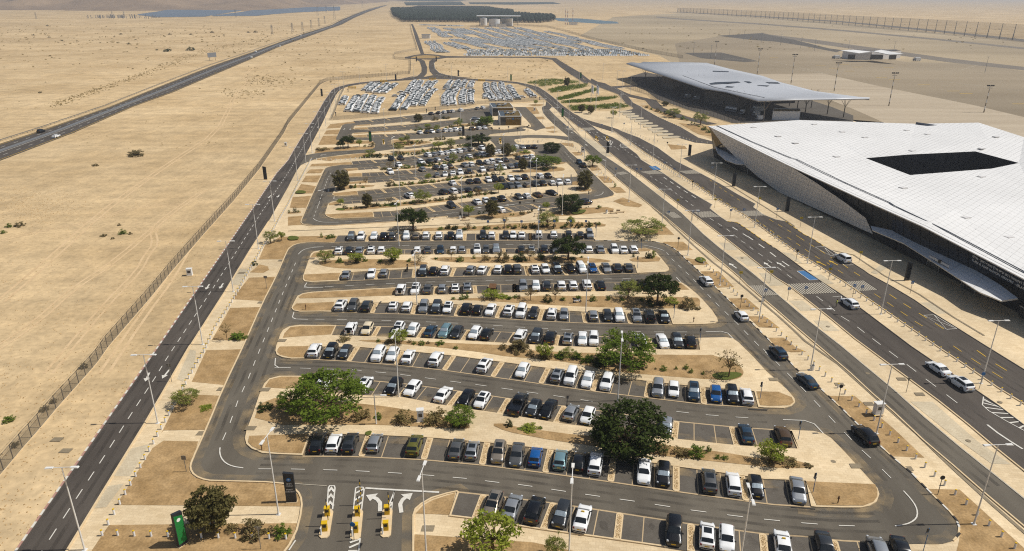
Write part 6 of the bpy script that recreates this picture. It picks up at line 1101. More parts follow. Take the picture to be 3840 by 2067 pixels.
bushes('along the bed of the third and fourth rows', "M2 900,1120,110,55o 1200,1128,40,35g 1310,1140,110,60o 1470,1135,40,35o 1510,1150,40,40g 1575,1155,60,50g 1630,1145,35,30b 1730,1155,80,45g 1870,1190,45,35g 2280,1195,70,60b 2420,1220,160,130b 2370,1200,80,60b R2 110,1200,160,90b 210,1250,70,60b 340,1275,120,70o 460,1270,90,45g 545,1270,60,40y 620,1280,110,90y 680,1310,90,60g 800,1330,110,90d 1170,1360,100,70d R1 1065,175,50,45g 1215,165,40,45g 1250,190,35,40g 1150,165,25,30g 1010,165,20,18o 1330,200,25,30g 480,100,120,80y 560,110,70,60g 740,130,120,100d 640,150,100,70d 270,90,90,50b 360,90,80,50g 90,25,60,60b")
bushes('in the bed of the fifth and sixth rows', "M2 1925,760,55,60g 1965,750,45,60g 1850,757,40,25g 2260,745,120,25l 2340,760,80,45y 2420,755,30,50o R2 20,760,60,45y 75,745,50,35g 110,750,20,40o 360,785,80,90d 490,770,80,60y 620,760,80,60y 750,775,65,70g 880,765,40,55g 1000,770,50,30g 1250,815,110,90d 1340,810,70,60d 1420,800,130,70l 1590,838,165,110b 1170,770,60,30g")
bushes('in the bed of the seventh and eighth rows', "M2 865,430,40,55l 860,440,70,30g 1020,440,60,70d 1080,430,50,45g 1215,440,80,50y 1320,430,70,50d 1465,430,45,35g 1700,410,60,25y 1905,430,70,60g 2030,405,35,40l 2140,420,80,45o 2270,430,120,110b 2380,415,35,55l 2440,430,90,80d R2 75,415,40,65g 130,425,90,80d 10,410,30,50d 300,415,90,80d 425,415,90,60y 650,395,45,30y 560,410,60,20g 1100,390,25,50d 1215,400,40,75d 1240,400,50,60d 1270,400,50,90l")
bushes('in the bed behind the ninth row', "M2 705,215,25,60l 770,220,70,40g 800,215,50,35g 1800,140,50,50d 1865,145,55,50d 1740,145,60,30g 1940,145,40,25g 2115,140,25,35b C2 20,490,45,85d 75,500,45,70d 120,500,55,80d 250,500,70,50g 580,490,90,80g 720,485,80,40g 920,450,90,50b 965,485,50,60d 1010,485,50,60d 1075,455,30,70l 1135,475,40,50d 1180,480,50,65d 1240,440,50,60d 1290,460,70,95d 1290,480,70,50d 1420,450,90,70d 1580,480,50,60d 1720,470,100,60y 1800,425,70,75d 1960,470,90,110d 2020,430,30,90l 2120,455,90,110d 2230,410,60,40b", .05)
bushes('beside the upper walkway and rear beds', "C1 100,235,60,85d 15,240,40,50g 155,235,35,45g 840,185,40,85d 885,190,45,75d 1270,135,25,50l 1300,150,50,60d 1350,150,80,85d 1600,115,25,35g 1850,115,80,50d 2290,65,45,75d 2335,65,45,80d 2490,50,110,70b C2 185,275,30,70d 475,265,55,60d 535,255,35,50d 950,285,50,50y 990,285,50,50y 1095,275,50,75d 1135,270,45,75d 1220,245,50,40d 1265,235,40,80d 1395,250,50,85d 1880,200,140,70d 2085,180,40,45y 2120,165,30,45y 2280,180,130,75y B1 785,1115,75,70d 950,1085,80,75d 1010,1080,60,75g 1090,1020,25,40b 1130,1075,70,30g 1545,1050,130,110b 1870,1015,80,40g 2005,1000,55,60d 2050,1000,60,60d 2095,990,40,40d 2415,960,70,75b 2475,950,40,30g 2530,930,40,50l 1435,805,120,45b 1610,795,90,35b 2010,750,130,55d 2130,752,80,35g 1820,780,50,25g", .2)
bushes('around the rear entry road and rental beds', "B1 510,505,220,40o 1265,445,130,70o 1160,445,50,30g 1250,610,120,50d 1150,615,55,40d 1345,600,110,50d 1100,620,60,30g 1640,575,120,60b 1800,555,60,30g 1970,560,110,30l 2200,495,90,55b 1840,395,120,50o 1960,375,60,35g 2015,365,40,25g 2160,365,50,30g 2250,355,110,60o 2330,350,100,80b 2150,195,160,50o 2025,205,40,30d 1930,215,40,40d 2100,195,60,35o 2220,55,120,70b 2350,35,60,60d 2400,35,120,50o B2 180,275,80,50o 200,330,70,40g 290,310,60,40b 280,150,60,35o 440,140,180,60b 290,445,200,40g 420,440,220,30b 60,165,110,45o 180,80,90,80g 1160,555,170,55l 1040,600,110,50b 350,665,90,40g 180,685,70,35b 430,600,110,70b 840,880,110,60y 1470,820,140,70d 440,905,50,70d 490,905,60,60d 580,880,50,60d 20,930,50,70d 60,955,40,40d 120,920,30,40l 200,930,40,40d 260,930,50,60d 295,925,30,50d 90,1260,150,120b 240,1230,90,50g 340,1225,80,60d 560,1190,90,50y 670,1175,70,50d 605,1155,35,50l 2000,1085,60,90d 1950,1090,40,40d 2110,1090,60,30g 2520,1060,50,70l", .2)
bushes('on the left sand and verge strips', "L1 50,515,80,50g 100,685,60,45b 360,385,45,40b 295,440,60,40b 555,150,60,40b 1380,435,100,30l L2 705,585,50,35g 595,597,40,14b 688,535,22,16b 650,613,22,15b 752,585,22,18b 780,135,90,30b 45,545,40,25g 110,540,60,30b 15,580,35,25g 1370,1195,110,40g 1470,765,40,30d 545,190,40,14b A 340,390,35,15b", .02)
SMALL = MB()
def bush_line(line, n, w, h, z=.22):
    P_ = px(line); q = random.Random(len(line) + n); L_ = arc(P_)
    for i in range(n):
        p, _ = along(P_, L_[-1] * (i + q.uniform(.1, .9)) / n, L_); g_ = W((p.x, p.y + q.uniform(-1.5, 1.5))); d = depth(g_) / FPX * 1.49; k = q.uniform(.6, 1.35) * d; kind = q.choice('ggddbbly'); me = bush_mesh(kind, i % 3)
        SMALL.use(me.materials[0].name); a_ = q.uniform(0, 6.28); ca, sa = math.cos(a_), math.sin(a_)
        SMALL.add([(g_.x + (v.co.x * ca - v.co.y * sa) * w * k, g_.y + (v.co.x * sa + v.co.y * ca) * w * k, z + v.co.z * h * k) for v in me.vertices], [tuple(f.vertices) for f in me.polygons])
bush_line("B1 1400,800 1900,765 2500,700 B2 300,650 700,600", 26, 13, 9)
bush_line("B1 1500,1055 1900,1020 2300,985 B2 200,935 700,880", 26, 13, 10)
bush_line("C1 900,190 1500,140 2100,80 2576,40 B2 400,1180 700,1150", 28, 14, 10)
bush_line("B1 1880,205 2300,190 B2 100,150 500,125", 14, 13, 9)
bush_line("B1 1580,430 1800,420 2100,385", 10, 12, 8)
bush_line("B1 1150,615 1500,600 2000,555 2400,500 B2 100,450 450,420", 24, 13, 9)
bush_line("C2 50,480 600,470 1200,460 1900,440 2300,420", 22, 11, 9, .05)
bush_line("R4 900,265 1080,325 1240,370 1420,470", 14, 13, 9, .05)
tag(SMALL.build('small_shrubs'), 'small mixed shrubs filling the rear planting beds', 'shrubs', 'shrubs of the planting beds', 'stuff')
tree("L2", 1315, 1195, 1275, 1345, 1085, 'sparse', 'small sparse tree between the left pavement and the ring road', .03)
# planted mound with hedge rows left of the flagpoles (dense ground cover)
hedge = MB(); rr = random.Random(4)
for s in ("S2 710,130 900,85 1100,75 1300,90 1500,110 1500,135 1200,150 930,185 850,150", "S2 1030,235 1200,190 1400,170 1600,150 1640,180 1500,215 1200,265 1060,280", "S2 1170,360 1350,320 1550,270 1750,215 1770,240 1600,290 1400,350 1230,390 1180,390", "S2 1230,420 1500,390 1800,360 2050,335 2060,360 1800,400 1500,425 1260,432", "S2 1330,480 1500,470 1800,470 2100,440 2240,480 2200,510 1900,520 1600,545 1400,550"):
    poly = gp(s); xs = [p.x for p in poly]; ys = [p.y for p in poly]; C = []
    for _ in range(4000):
        p = (rr.uniform(min(xs), max(xs)), rr.uniform(min(ys), max(ys)))
        if inside(p, poly): C.append((p[0], p[1], rr.uniform(.1, .9)))
        if len(C) > 330: break
    leaf_cloud(hedge, C, 18, .3, (1.4, .6), rr)
tag(hedge.build('ground_cover', 'leaf_green'), 'low green ground cover rows planted left of the two flagpoles', 'ground cover', None, 'stuff')
# desert scrub beyond counting
scrub = MB(); rr = random.Random(8)
def scatter(n, fn, sz):
    for _ in range(n):
        q = fn(); p = W(q)
        if p.y < 0 or p.y > 4200: continue
        d = depth(p); r_ = sz * rr.uniform(.4, 1.3)
        scrub.use(rr.choice(('scrub_dry', 'scrub_dry', 'scrub_dry', 'leaf_dry')))
        leaf_cloud(scrub, [(p.x, p.y, r_ * .3)], 10, r_ * .5, (r_, r_ * .35), rr, .5)
scatter(420, lambda: (rr.uniform(0, 1350), rr.gauss(150, 60)), 1.1)
def wash():
    t = rr.random() * 3; P_ = ((184, 400), (497, 293), (745, 199), (1010, 139)); k = min(2, int(t)); a, b = P_[k], P_[k + 1]; return (lerp(a[0], b[0], t - k) + rr.gauss(0, 14), lerp(a[1], b[1], t - k) + rr.gauss(0, 5))
scatter(900, wash, .55)
scatter(160, lambda: (rr.uniform(930, 1100) + rr.gauss(0, 10), rr.gauss(305, 12)), .6); scatter(110, lambda: (rr.uniform(830, 1000), rr.gauss(350, 8)), .55)
scatter(160, lambda: (rr.uniform(900, 1500), rr.uniform(130, 330)), .7); scatter(160, lambda: (rr.uniform(1620, 2150), rr.uniform(225, 295)), .8); scatter(120, lambda: (rr.uniform(0, 900), rr.uniform(280, 560)), .35)
scatter(200, lambda: (rr.uniform(0, 1200), rr.uniform(90, 170)), 1.6); scatter(120, lambda: (rr.uniform(2300, 3840), rr.uniform(90, 190)), 1.6)
tag(scrub.build('desert_scrub'), 'scattered dry scrub dotting the open desert', 'scrub', None, 'stuff')
# stones lying on the sand
st = MB(); st.use('pebble')
for _ in range(3600):
    q = (rr.uniform(-50, 800), rr.uniform(560, 2067)) if rr.random() < .7 else (rr.gauss(140, 90), rr.gauss(765, 38)); p = W(q)
    if p.y > 400 or inside((p.x, p.y), [(v.x, v.y) for v in lr_l + lr_r[::-1]]) or inside((p.x, p.y), [(v.x, v.y) for v in campus]): continue
    st.box((p.x, p.y, .03), (rr.uniform(.05, .28), rr.uniform(.05, .22), rr.uniform(.05, .16)), rr.uniform(0, 3), .6)
tag(st.build('loose_stones'), 'loose stones strewn over the sand beside the fence', 'stones', None, 'stuff')
AC = ((357, 189, 22), (252, 260, 26), (372, 276, 22), (468, 302, 24), (912, 253, 26), (1283, 254, 30), (1440, 255, 24), (970, 326, 32), (1265, 382, 62), (1435, 374, 70), (1600, 240, 34), (1930, 238, 36), (1875, 240, 26), (305, 695, 34), (1185, 372, 26), (1690, 260, 20))
for i, (x, y, w) in enumerate(sorted(AC)):
    p = W(src('N1', x, y + 8)); d = depth(p) / FPX * .4969; o = obj('acacia_bush', bush_mesh('d' if w > 50 else 'b', i % 3), None, (p.x, p.y, 0), i, (w * d, w * d, w * d * .45)); tag(o, f'{"large rounded" if w > 50 else "small flat"} acacia bush in the desert beyond the highway, {nth(i)} from the left', 'bush', 'far desert acacias')
# ------------------------------------------------------------------ passenger terminal
ga, gb = gp("T6 465,530 1981,1309"); tp = W(src('T6', 1981, 1066), 8.3)
FN = (gb - ga).cross(tp - ga).normalized(); FN = FN if FN.x < 0 else -FN            # outward normal of the leaning front
def on_front(c, x, y, off=0.0):
    d = ray(src(c, x, y)); k = (ga + FN * off - EYE).dot(FN) / d.dot(FN); return EYE + d * k
term = tag(empty('airport_terminal', (ga.x, ga.y, 0)), 'white faceted airport terminal with panelled roof and dark glass front', 'building'); TB = Vector((ga.x, ga.y, 0))
def tpart(name, mb, mn=None, parent=None, smooth=False):
    o = mb.build(name, mn, parent or term, smooth=smooth); o.location = -TB if not parent else (0, 0, 0); return o
# roof outline and folds: (crop x, y, height)
FE = [on_front('T6', *q) for q in ((30, 122), (515, 360), (975, 572), (1358, 743), (1981, 1066), (2500, 1335))]
def rp(x, y, z): return W(src('T6', x, y), z)
Q = [rp(590, 84, 11.5), rp(1310, 107, 11.0), rp(1320, 98, 11.5), rp(1700, 100, 12.5), rp(1981, 190, 12), rp(2700, 430, 11)]
C_ = [rp(1000, 320, 10.2), rp(1275, 425, 9.4), rp(1780, 385, 9.8), rp(1950, 350, 10.4), rp(1680, 278, 11.2), rp(1260, 298, 11)]
RV = FE + Q + C_ + [rp(800, 215, 11.2), rp(1150, 520, 9.6), rp(1560, 640, 9.6), rp(2050, 560, 10), rp(2500, 800, 9.8), rp(1750, 200, 12)]
Fi = dict(f0=0, f1=1, f2=2, f3=3, f4=4, f5=5, q0=6, q1=7, q2=8, q3=9, q4=10, q5=11, c0=12, c1=13, c2=14, c3=15, c4=16, c5=17, m0=18, m1=19, m2=20, m3=21, m4=22, m5=23)
TRI = "f0 f1 m0,f0 m0 q0,f1 c0 m0,m0 c0 c5,m0 c5 q0,q0 c5 q1,c5 c4 m5,c5 m5 q1,q1 m5 q3,c4 c3 m5,m5 c3 q4,m5 q4 q3,f1 f2 m1,f1 m1 c0,c0 m1 c1,f2 f3 m1,f3 m2 m1,m1 m2 c1,c1 m2 c2,f3 f4 m2,m2 f4 m3,m2 m3 c2,c2 m3 c3,c3 m3 q4,m3 q5 q4,f4 m4 m3,m4 q5 m3,f4 f5 m4,f5 q5 m4".split(',')
TR = [tuple(Fi[k] for k in t.split()) for t in TRI]
def roof_z(x, y):
    for a, b, c in TR:
        A, B, D = RV[a], RV[b], RV[c]; det = (B.y - D.y) * (A.x - D.x) + (D.x - B.x) * (A.y - D.y)
        if abs(det) < 1e-6: continue
        u = ((B.y - D.y) * (x - D.x) + (D.x - B.x) * (y - D.y)) / det; v = ((D.y - A.y) * (x - D.x) + (A.x - D.x) * (y - D.y)) / det
        if u >= -1e-6 and v >= -1e-6 and u + v <= 1 + 1e-6: return u * A.z + v * B.z + (1 - u - v) * D.z
    return None
m = MB(); fs = []
for t in TR:
    a, b, c = (RV[i] for i in t); fs.append(t if (b - a).cross(c - a).z > 0 else (t[0], t[2], t[1]))
m.add(RV, fs); roof = tpart('roof', m, 'roof_base')
# rhombic roof panels, cut along the folds
RT = [tuple(RV[i] for i in t) for t in TR]
def clip_tri(poly, A, B, D):
    T_ = [(A.x, A.y), (B.x, B.y), (D.x, D.y)]
    if area(T_) < 0: T_ = T_[::-1]
    for (ax, ay), (bx, by) in zip(T_, T_[1:] + T_[:1]):
        out = []; n = len(poly)
        for i in range(n):
            p, q = poly[i], poly[(i + 1) % n]; sp = (bx - ax) * (p[1] - ay) - (by - ay) * (p[0] - ax); sq = (bx - ax) * (q[1] - ay) - (by - ay) * (q[0] - ax)
            if sp >= 0: out.append(p)
            if (sp >= 0) != (sq >= 0): t = sp / (sp - sq); out.append((p[0] + (q[0] - p[0]) * t, p[1] + (q[1] - p[1]) * t))
        poly = out
        if len(poly) < 3: return []
    return poly
def plane_z(x, y, A, B, D):
    n = (B - A).cross(D - A); return A.z - (n.x * (x - A.x) + n.y * (y - A.y)) / n.z
e1 = (FE[4] - FE[1]); e1 = Vector((e1.x, e1.y, 0)).normalized(); a1, a2 = math.radians(43), math.radians(-88)
v1, v2 = Vector((math.cos(a1), math.sin(a1), 0)), Vector((math.cos(a2), math.sin(a2), 0)); S1_, S2_ = 2.3, 2.3; cells = []
o0 = FE[2]
for i in range(-90, 110):
    for j in range(-130, 130):
        p = o0 + v1 * (i * S1_) + v2 * (j * S2_)
        if p.x < 60 or p.x > 330 or p.y < 95 or p.y > 300: continue
        q = [p + v1 * (du * S1_) + v2 * (dv * S2_) for du, dv in ((.014, .014), (.986, .014), (.986, .986), (.014, .986))]
        for A, B, D in RT:
            c_ = clip_tri([(w.x, w.y) for w in q], A, B, D)
            if len(c_) > 2 and abs(area(c_)) > .05: cells.append((depth(p), [(x, y, plane_z(x, y, A, B, D) + .05) for x, y in c_]))
cells.sort(key=lambda t: t[0]); rest = MB(); big = 0
for d, q in cells:
    pxs = proj(Vector(q[0])); k = len(q); q = q if area(q) > 0 else q[::-1]
    if big < 290 and pxs[0] < 3840 and pxs[1] < 2067 and abs(area(q)) > 2:
        b = [(x, y, z - .045) for x, y, z in q]; MB().add(q + b, [tuple(range(k))] + [(i, k + i, k + (i + 1) % k, (i + 1) % k) for i in range(k)]).build('roof_panel', 'roof_panel', roof); big += 1
    else: rest.add(q, [tuple(range(k))])
tag(rest.build('far_roof_panels', 'roof_panel', roof), kind='stuff')
# white rim of the roof edge and the dark gutter slot
m = MB()
for a, b in zip(FE, FE[1:]):
    d = Vector((1.2, .25, 0)); m.add([a + Vector((-.25, -.05, .1)), b + Vector((-.25, -.05, .1)), b + d + Vector((0, 0, .12)), a + d + Vector((0, 0, .12)), a + Vector((-.2, -.05, -.15)), b + Vector((-.2, -.05, -.15))], [(0, 1, 2, 3)[::-1], (4, 5, 1, 0)[::-1]])
tpart('roof_rim', m, 'roof_panel')
gl = [rp(*q) for q in ((80, 127, 11.9), (300, 232, 10.9), (540, 338, 9.9), (572, 346, 9.85), (860, 478, 9.6), (1150, 606, 9.5), (1178, 628, 9.4), (1500, 778, 9.3), (1981, 1005, 9.0), (2500, 1250, 9))]
m = MB()
for a, b in zip(gl, gl[1:]):
    n_ = Vector((b.y - a.y, -(b.x - a.x), 0)).normalized() * .5
    if n_.x > 0: n_ = -n_
    za, zb = (roof_z(a.x, a.y) or a.z) + .25, (roof_z(b.x, b.y) or b.z) + .25
    m.add([(a.x, a.y, za), (b.x, b.y, zb), (b.x + n_.x, b.y + n_.y, zb), (a.x + n_.x, a.y + n_.y, za)], [(0, 1, 2, 3)])
tpart('gutter', m, 'court_dark')
# roof hatches
for k, (x, y) in enumerate(((305, 127), (458, 182), (565, 224), (681, 108), (855, 155), (995, 189), (1290, 272), (820, 308), (1233, 500), (1718, 432), (1622, 684), (1888, 805), (1383, 169), (1718, 258), (1807, 185), (1253, 145))):
    p = W(src('T6', x, y), 10.5); z = roof_z(p.x, p.y)
    if z:
        p = W(src('T6', x, y), z + .2); o = tpart('roof_hatch', MB().use('facade_joint').box((p.x, p.y, z + .1), (2.0, 1.5, .2), .35).use('facade_panel').box((p.x, p.y, z + .22), (1.6, 1.1, .06), .35))
# courtyard walls (an opening in the roof)
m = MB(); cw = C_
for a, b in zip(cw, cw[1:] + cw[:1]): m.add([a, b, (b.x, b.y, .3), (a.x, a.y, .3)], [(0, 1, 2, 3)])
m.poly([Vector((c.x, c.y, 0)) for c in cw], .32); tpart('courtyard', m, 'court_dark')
m = MB()
for k in range(10):
    for a, b in ((C_[5], C_[4]), (C_[4], C_[3])):
        p = a.lerp(b, k / 10); m.tube((p.x, p.y - .1, .3), (p.x, p.y - .1, p.z), .05, n=4)
tpart('courtyard_mullion', m, 'plastic_black')
# second roof opening at the back
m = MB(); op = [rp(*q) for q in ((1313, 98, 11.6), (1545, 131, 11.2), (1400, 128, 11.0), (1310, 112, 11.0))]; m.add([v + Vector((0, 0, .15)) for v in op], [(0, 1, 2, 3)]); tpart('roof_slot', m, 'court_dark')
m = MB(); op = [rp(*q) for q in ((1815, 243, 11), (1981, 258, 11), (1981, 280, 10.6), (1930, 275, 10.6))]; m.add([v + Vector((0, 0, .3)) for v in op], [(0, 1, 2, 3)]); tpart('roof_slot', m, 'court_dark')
# back and side walls so the building is closed
m = MB(); bk = [FE[0], Q[0], Q[1], Q[3], Q[4], Q[5], FE[5]]
for a, b in zip(bk, bk[1:]): m.add([a + Vector((0, 0, -.3)), b + Vector((0, 0, -.3)), (b.x + 2, b.y - 6, 0), (a.x + 6, a.y - 3, 0)], [(0, 1, 2, 3)])
tpart('rear_wall', m, 'facade_panel')
# dark glass front with mullions
def fpoly(pts, off, crop='T6'): return [on_front(crop, x, y, off) for x, y in pts]
gl_top = [FE[0], FE[1], FE[2], FE[3], FE[4], FE[5]]
foot = [on_front('T6', *q) for q in ((250, 420), (465, 530))]
dirv = (gb - ga).normalized()
def foot_of(p): return ga + dirv * ((p - ga).dot(dirv))
m = MB(); g0 = [p - FN * .7 for p in gl_top]; g1 = [Vector((foot_of(p).x, foot_of(p).y, 0)) - FN * .7 for p in gl_top]
m.add(g0 + g1, [(i, i + 1, len(g0) + i + 1, len(g0) + i)[::-1] for i in range(len(g0) - 1)]); glass = tpart('glass_front', m, 'dark_glass')
m = MB()
for k in range(56):
    t = k / 55; p, _ = along(gl_top, arc(gl_top)[-1] * t); L_ = arc(gl_top)
    top = None
    for a, b in zip(gl_top, gl_top[1:]):
        den = (b - a).dot(dirv); u = ((p - a).dot(dirv)) / den if abs(den) > 1e-5 else 0
        if 0 <= u <= 1: top = a.lerp(b, u); break
    if top is None: continue
    f_ = foot_of(top); m.tube(top - FN * .62, Vector((f_.x, f_.y, .1)) - FN * .62, .05, n=4, caps=False)
tpart('mullion', m, 'plastic_black')
# folded white band that drops from the tip to the ground
band = [(30, 122), (515, 360), (700, 476), (860, 585), (1000, 690), (1045, 790), (900, 725), (700, 636), (465, 531), (330, 432), (200, 318), (110, 228)]
bp = fpoly(band, .12)
bp = [Vector((p.x, p.y, max(0.0, p.z))) for p in bp]
def lay(pts, off=0.0):
    ex = dirv; ey = FN.cross(dirv).normalized(); ey = ey if ey.z > 0 else -ey; o_ = ga
    flat = [Vector(((p - o_).dot(ex), (p - o_).dot(ey), 0)) for p in pts]; return flat, ex, ey, o_
flat, ex, ey, o_ = lay(bp); tri = tessellate_polygon([flat]); m = MB(); m.add([p - FN * .05 for p in bp], [t if ((bp[t[1]] - bp[t[0]]).cross(bp[t[2]] - bp[t[0]])).dot(FN) > 0 else t[::-1] for t in tri]); bandb = tpart('white_band', m, 'facade_joint')
# facade panels: skewed grid clipped to the band
fl2 = [(p.x, p.y) for p in flat]; xs = [p[0] for p in fl2]; n_p = 0; restp = MB()
off0 = FN * .0
for i in range(int(min(xs)) - 12, int(max(xs)) + 12):
    for j in range(-2, 16):
        cell = [((i + du) * 1.5 + (j + dv) * .7, (j + dv) * 1.5) for du, dv in ((.02, .02), (.98, .02), (.98, .98), (.02, .98))]
        for t in tri:
            c_ = clip_tri(cell, *(flat[k] for k in t))
            if len(c_) < 3 or abs(area(c_)) < .04: continue
            q = [o_ + ex * x + ey * y + FN * .11 for x, y in c_]; f_ = tuple(range(len(q))); f_ = [f_ if ((q[1] - q[0]).cross(q[2] - q[0])).dot(FN) > 0 else f_[::-1]]
            if n_p < 280 and q[0].y < 262 and abs(area(c_)) > 1.2: MB().add(q, f_).build('facade_panel', 'facade_panel', bandb); n_p += 1
            else: restp.add(q, f_)
if restp.f: tag(restp.build('far_facade_panels', 'facade_panel', bandb), kind='stuff')
# gold-toned tip wall
m = MB(); tip = FE[0]; b0 = on_front('T6', 75, 250, .1); m.add([tip, b0, on_front('T6', 110, 228, .1), rp(180, 118, 9.0), Vector((b0.x + 8, b0.y + 2, 2))], [(0, 1, 2), (0, 3, 4, 1)]); tpart('tip_wall', m, 'bronze')
# entrance canopies
def canopy(name, front, back, th, cr='U'):
    f_ = [W(src(cr, x, y), z) for x, y, z in front]; b_ = [W(src(cr, x, y), z) for x, y, z in back]; n = min(len(f_), len(b_)); m = MB()
    vs = f_ + b_; k = len(f_); v2 = [p + Vector((.25, .1, -th)) for p in vs]; fs = []
    for i in range(n - 1): fs += [(i, i + 1, k + i + 1, k + i)[::-1], (2 * k + i, 2 * k + i + 1, 3 * k + i + 1, 3 * k + i), (i, i + 1, 2 * k + i + 1, 2 * k + i)]
    fs += [(0, k, 3 * k, 2 * k), (n - 1, k + n - 1, 3 * k + n - 1, 2 * k + n - 1)]
    vs += v2; o = tpart(name, m.add(vs, fs), 'roof_panel')
    for i in range(1, n - 1): tpart('canopy_seam', MB().tube(f_[i] + Vector((0, 0, .02)), b_[i] + Vector((0, 0, .02)), .03, n=4), 'facade_joint')
    sm = MB()
    for t in (.25, .5, .75):
        for i in range(n - 1): sm.tube(f_[i].lerp(b_[i], t) + Vector((0, 0, .02)), f_[i + 1].lerp(b_[i + 1], t) + Vector((0, 0, .02)), .03, n=4)
    tpart('canopy_joint', sm, 'facade_joint'); return o
canopy('entrance_canopy', [(245, 45, 4.6), (450, 130, 4.3), (650, 215, 4.2), (900, 370, 4.0), (1230, 585, 4.0), (1560, 800, 4.0), (1640, 850, 4.0), (1920, 965, 3.8)], [(225, -10, 5.0), (600, 70, 5.0), (850, 190, 4.9), (1130, 330, 4.9), (1420, 475, 4.9), (1700, 630, 4.9), (1900, 750, 4.8), (2140, 930, 4.2)], .35)
canopy('small_canopy', [(68, 250, 4.8), (85, 290, 4.3), (130, 330, 4.1), (200, 355, 4.0), (265, 358, 4.0)], [(75, 245, 5.2), (110, 240, 5.3), (160, 270, 5.2), (215, 310, 5.0), (268, 350, 4.4)], .35, 'T6')
def doorway(c, corners, label):
    a, b, d, e = (W(src(c, *q), z) for *q, z in [(x, y, z) for x, y, z in corners]); m = MB(); fr = tpart('door_frame', m.add([a, b, d, e], [(0, 1, 2, 3), (3, 2, 1, 0)]), 'sign_white')
    for k in range(5):
        t0, t1 = .04 + k * .19, .04 + k * .19 + .16; pts = [a.lerp(b, t0), a.lerp(b, t1), e.lerp(d, t1), e.lerp(d, t0)]; cen = sum(pts, Vector()) / 4
        MB().add([cen + (p - cen) * .94 + FN * .08 + Vector((-.05, -.05, 0)) for p in pts], [(0, 1, 2, 3), (3, 2, 1, 0)]).build('door_leaf', 'dark_glass', fr)
doorway('U', [(945, 505, 0), (1105, 600, 0), (1120, 520, 3.0), (965, 430, 3.0)], 'main'); doorway('U', [(1385, 780, 0), (1575, 885, 0), (1590, 800, 3.0), (1410, 710, 3.0)], 'side'); doorway('U', [(2150, 1160, 0), (2240, 1220, 0), (2260, 1080, 3.4), (2165, 1025, 3.4)], 'far'); doorway('T6', [(220, 400, 0), (268, 422, 0), (275, 380, 3), (225, 360, 3)], 'small')
for x, y, w in ((1180, 590, 3.5), (1640, 880, 3.5), (255, 415, 2.5)):
    p = W(src('U' if x > 1000 else 'T6', x, y)); tpart('entrance_block', MB().box((p.x + 1.2, p.y + .5, 1.4), (2.0, w, 2.8), .2), 'sign_white')
# name lettering on the dark front
def front_sign(s, c, p0, p1, mn='sign_white'):
    a, b = on_front(c, *p0, -.5), on_front(c, *p1, -.5); ln = (b - a).length; x_ = (b - a).normalized(); y_ = FN.cross(x_).normalized(); y_ = y_ if y_.z > 0 else -y_
    me = text_mesh(s, 1.0, mn, .03, 'LEFT'); w = max(v.co.x for v in me.vertices); k = ln / w; z_ = x_.cross(y_)
    o = obj('lettering', me); o.matrix_world = Matrix(((x_.x * k, y_.x * k * 1.0, z_.x * k, a.x), (x_.y * k, y_.y * k, z_.y * k, a.y), (x_.z * k, y_.z * k, z_.z * k, a.z), (0, 0, 0, 1))); o.parent = term; o.matrix_parent_inverse = Matrix.Translation(-TB); return o
front_sign('תליא - ןומר ףסאו ןליא ש״ע ןומר הפועתה למנ', 'U', (1548, 395), (2262, 790)); front_sign('ILAN & ASAF RAMON AIRPORT - EILAT', 'U', (1545, 448), (2225, 830))
p0, p1 = W(src('U', 990, 372), 4.9), W(src('U', 1250, 510), 4.9); cs = tag(empty('canopy_sign', (p0.x, p0.y, p0.z - .6)), 'standing frame of pale sign letters on the entrance canopy', 'sign')
for z in (0, .75): MB().tube((0, 0, z), (p1 - p0) + Vector((0, 0, z)), .04, n=4).build('rail', 'dark_metal', cs)
for k in range(24):
    if k in (12, 13): continue
    q = (p1 - p0) * ((k + .5) / 24); MB().box((q.x, q.y, .38), (.13, .06, .5 if k % 3 else .38), math.atan2(p1.y - p0.y, p1.x - p0.x)).build('letter', 'sign_white', cs)
q = (p1 - p0) * .54; MB().tube((q.x - .06, q.y - .06, .45), (q.x + .06, q.y + .06, .45), .42, n=14).build('emblem', 'dark_metal', cs)
# stone seats in the shade before the terminal
for i, (c, x, y) in enumerate([("T6", 405, 525), ("T6", 590, 607), ("T6", 650, 635), ("T6", 705, 662), ("T6", 775, 697), ("T6", 830, 725), ("T6", 370, 505)]):
    p = W(src(c, x, y)); m = MB(); m.add([(-1.3, -.5, 0), (1.3, -.5, 0), (1.3, .5, 0), (-1.3, .5, 0), (-1.1, -.45, .45), (.9, -.4, .55), (1.0, .4, .5), (-1.0, .45, .42)], [(4, 5, 6, 7), (0, 1, 5, 4), (1, 2, 6, 5), (2, 3, 7, 6), (3, 0, 4, 7)])
    tag(m.build('stone_seat', 'paving_grey', None, (p.x, p.y, .02), -1.2), f'angular pale stone seat along the shaded terminal front, {nth(i)} placed', 'seat', 'stone seats by the terminal')['label'] = f'angular pale stone seat in the terminal shade, {nth([5, 1, 2, 3, 4, 6, 0].index(i) if False else sorted(range(7), key=lambda k: [405, 590, 650, 705, 775, 830, 370][k]).index(i))} from the left'

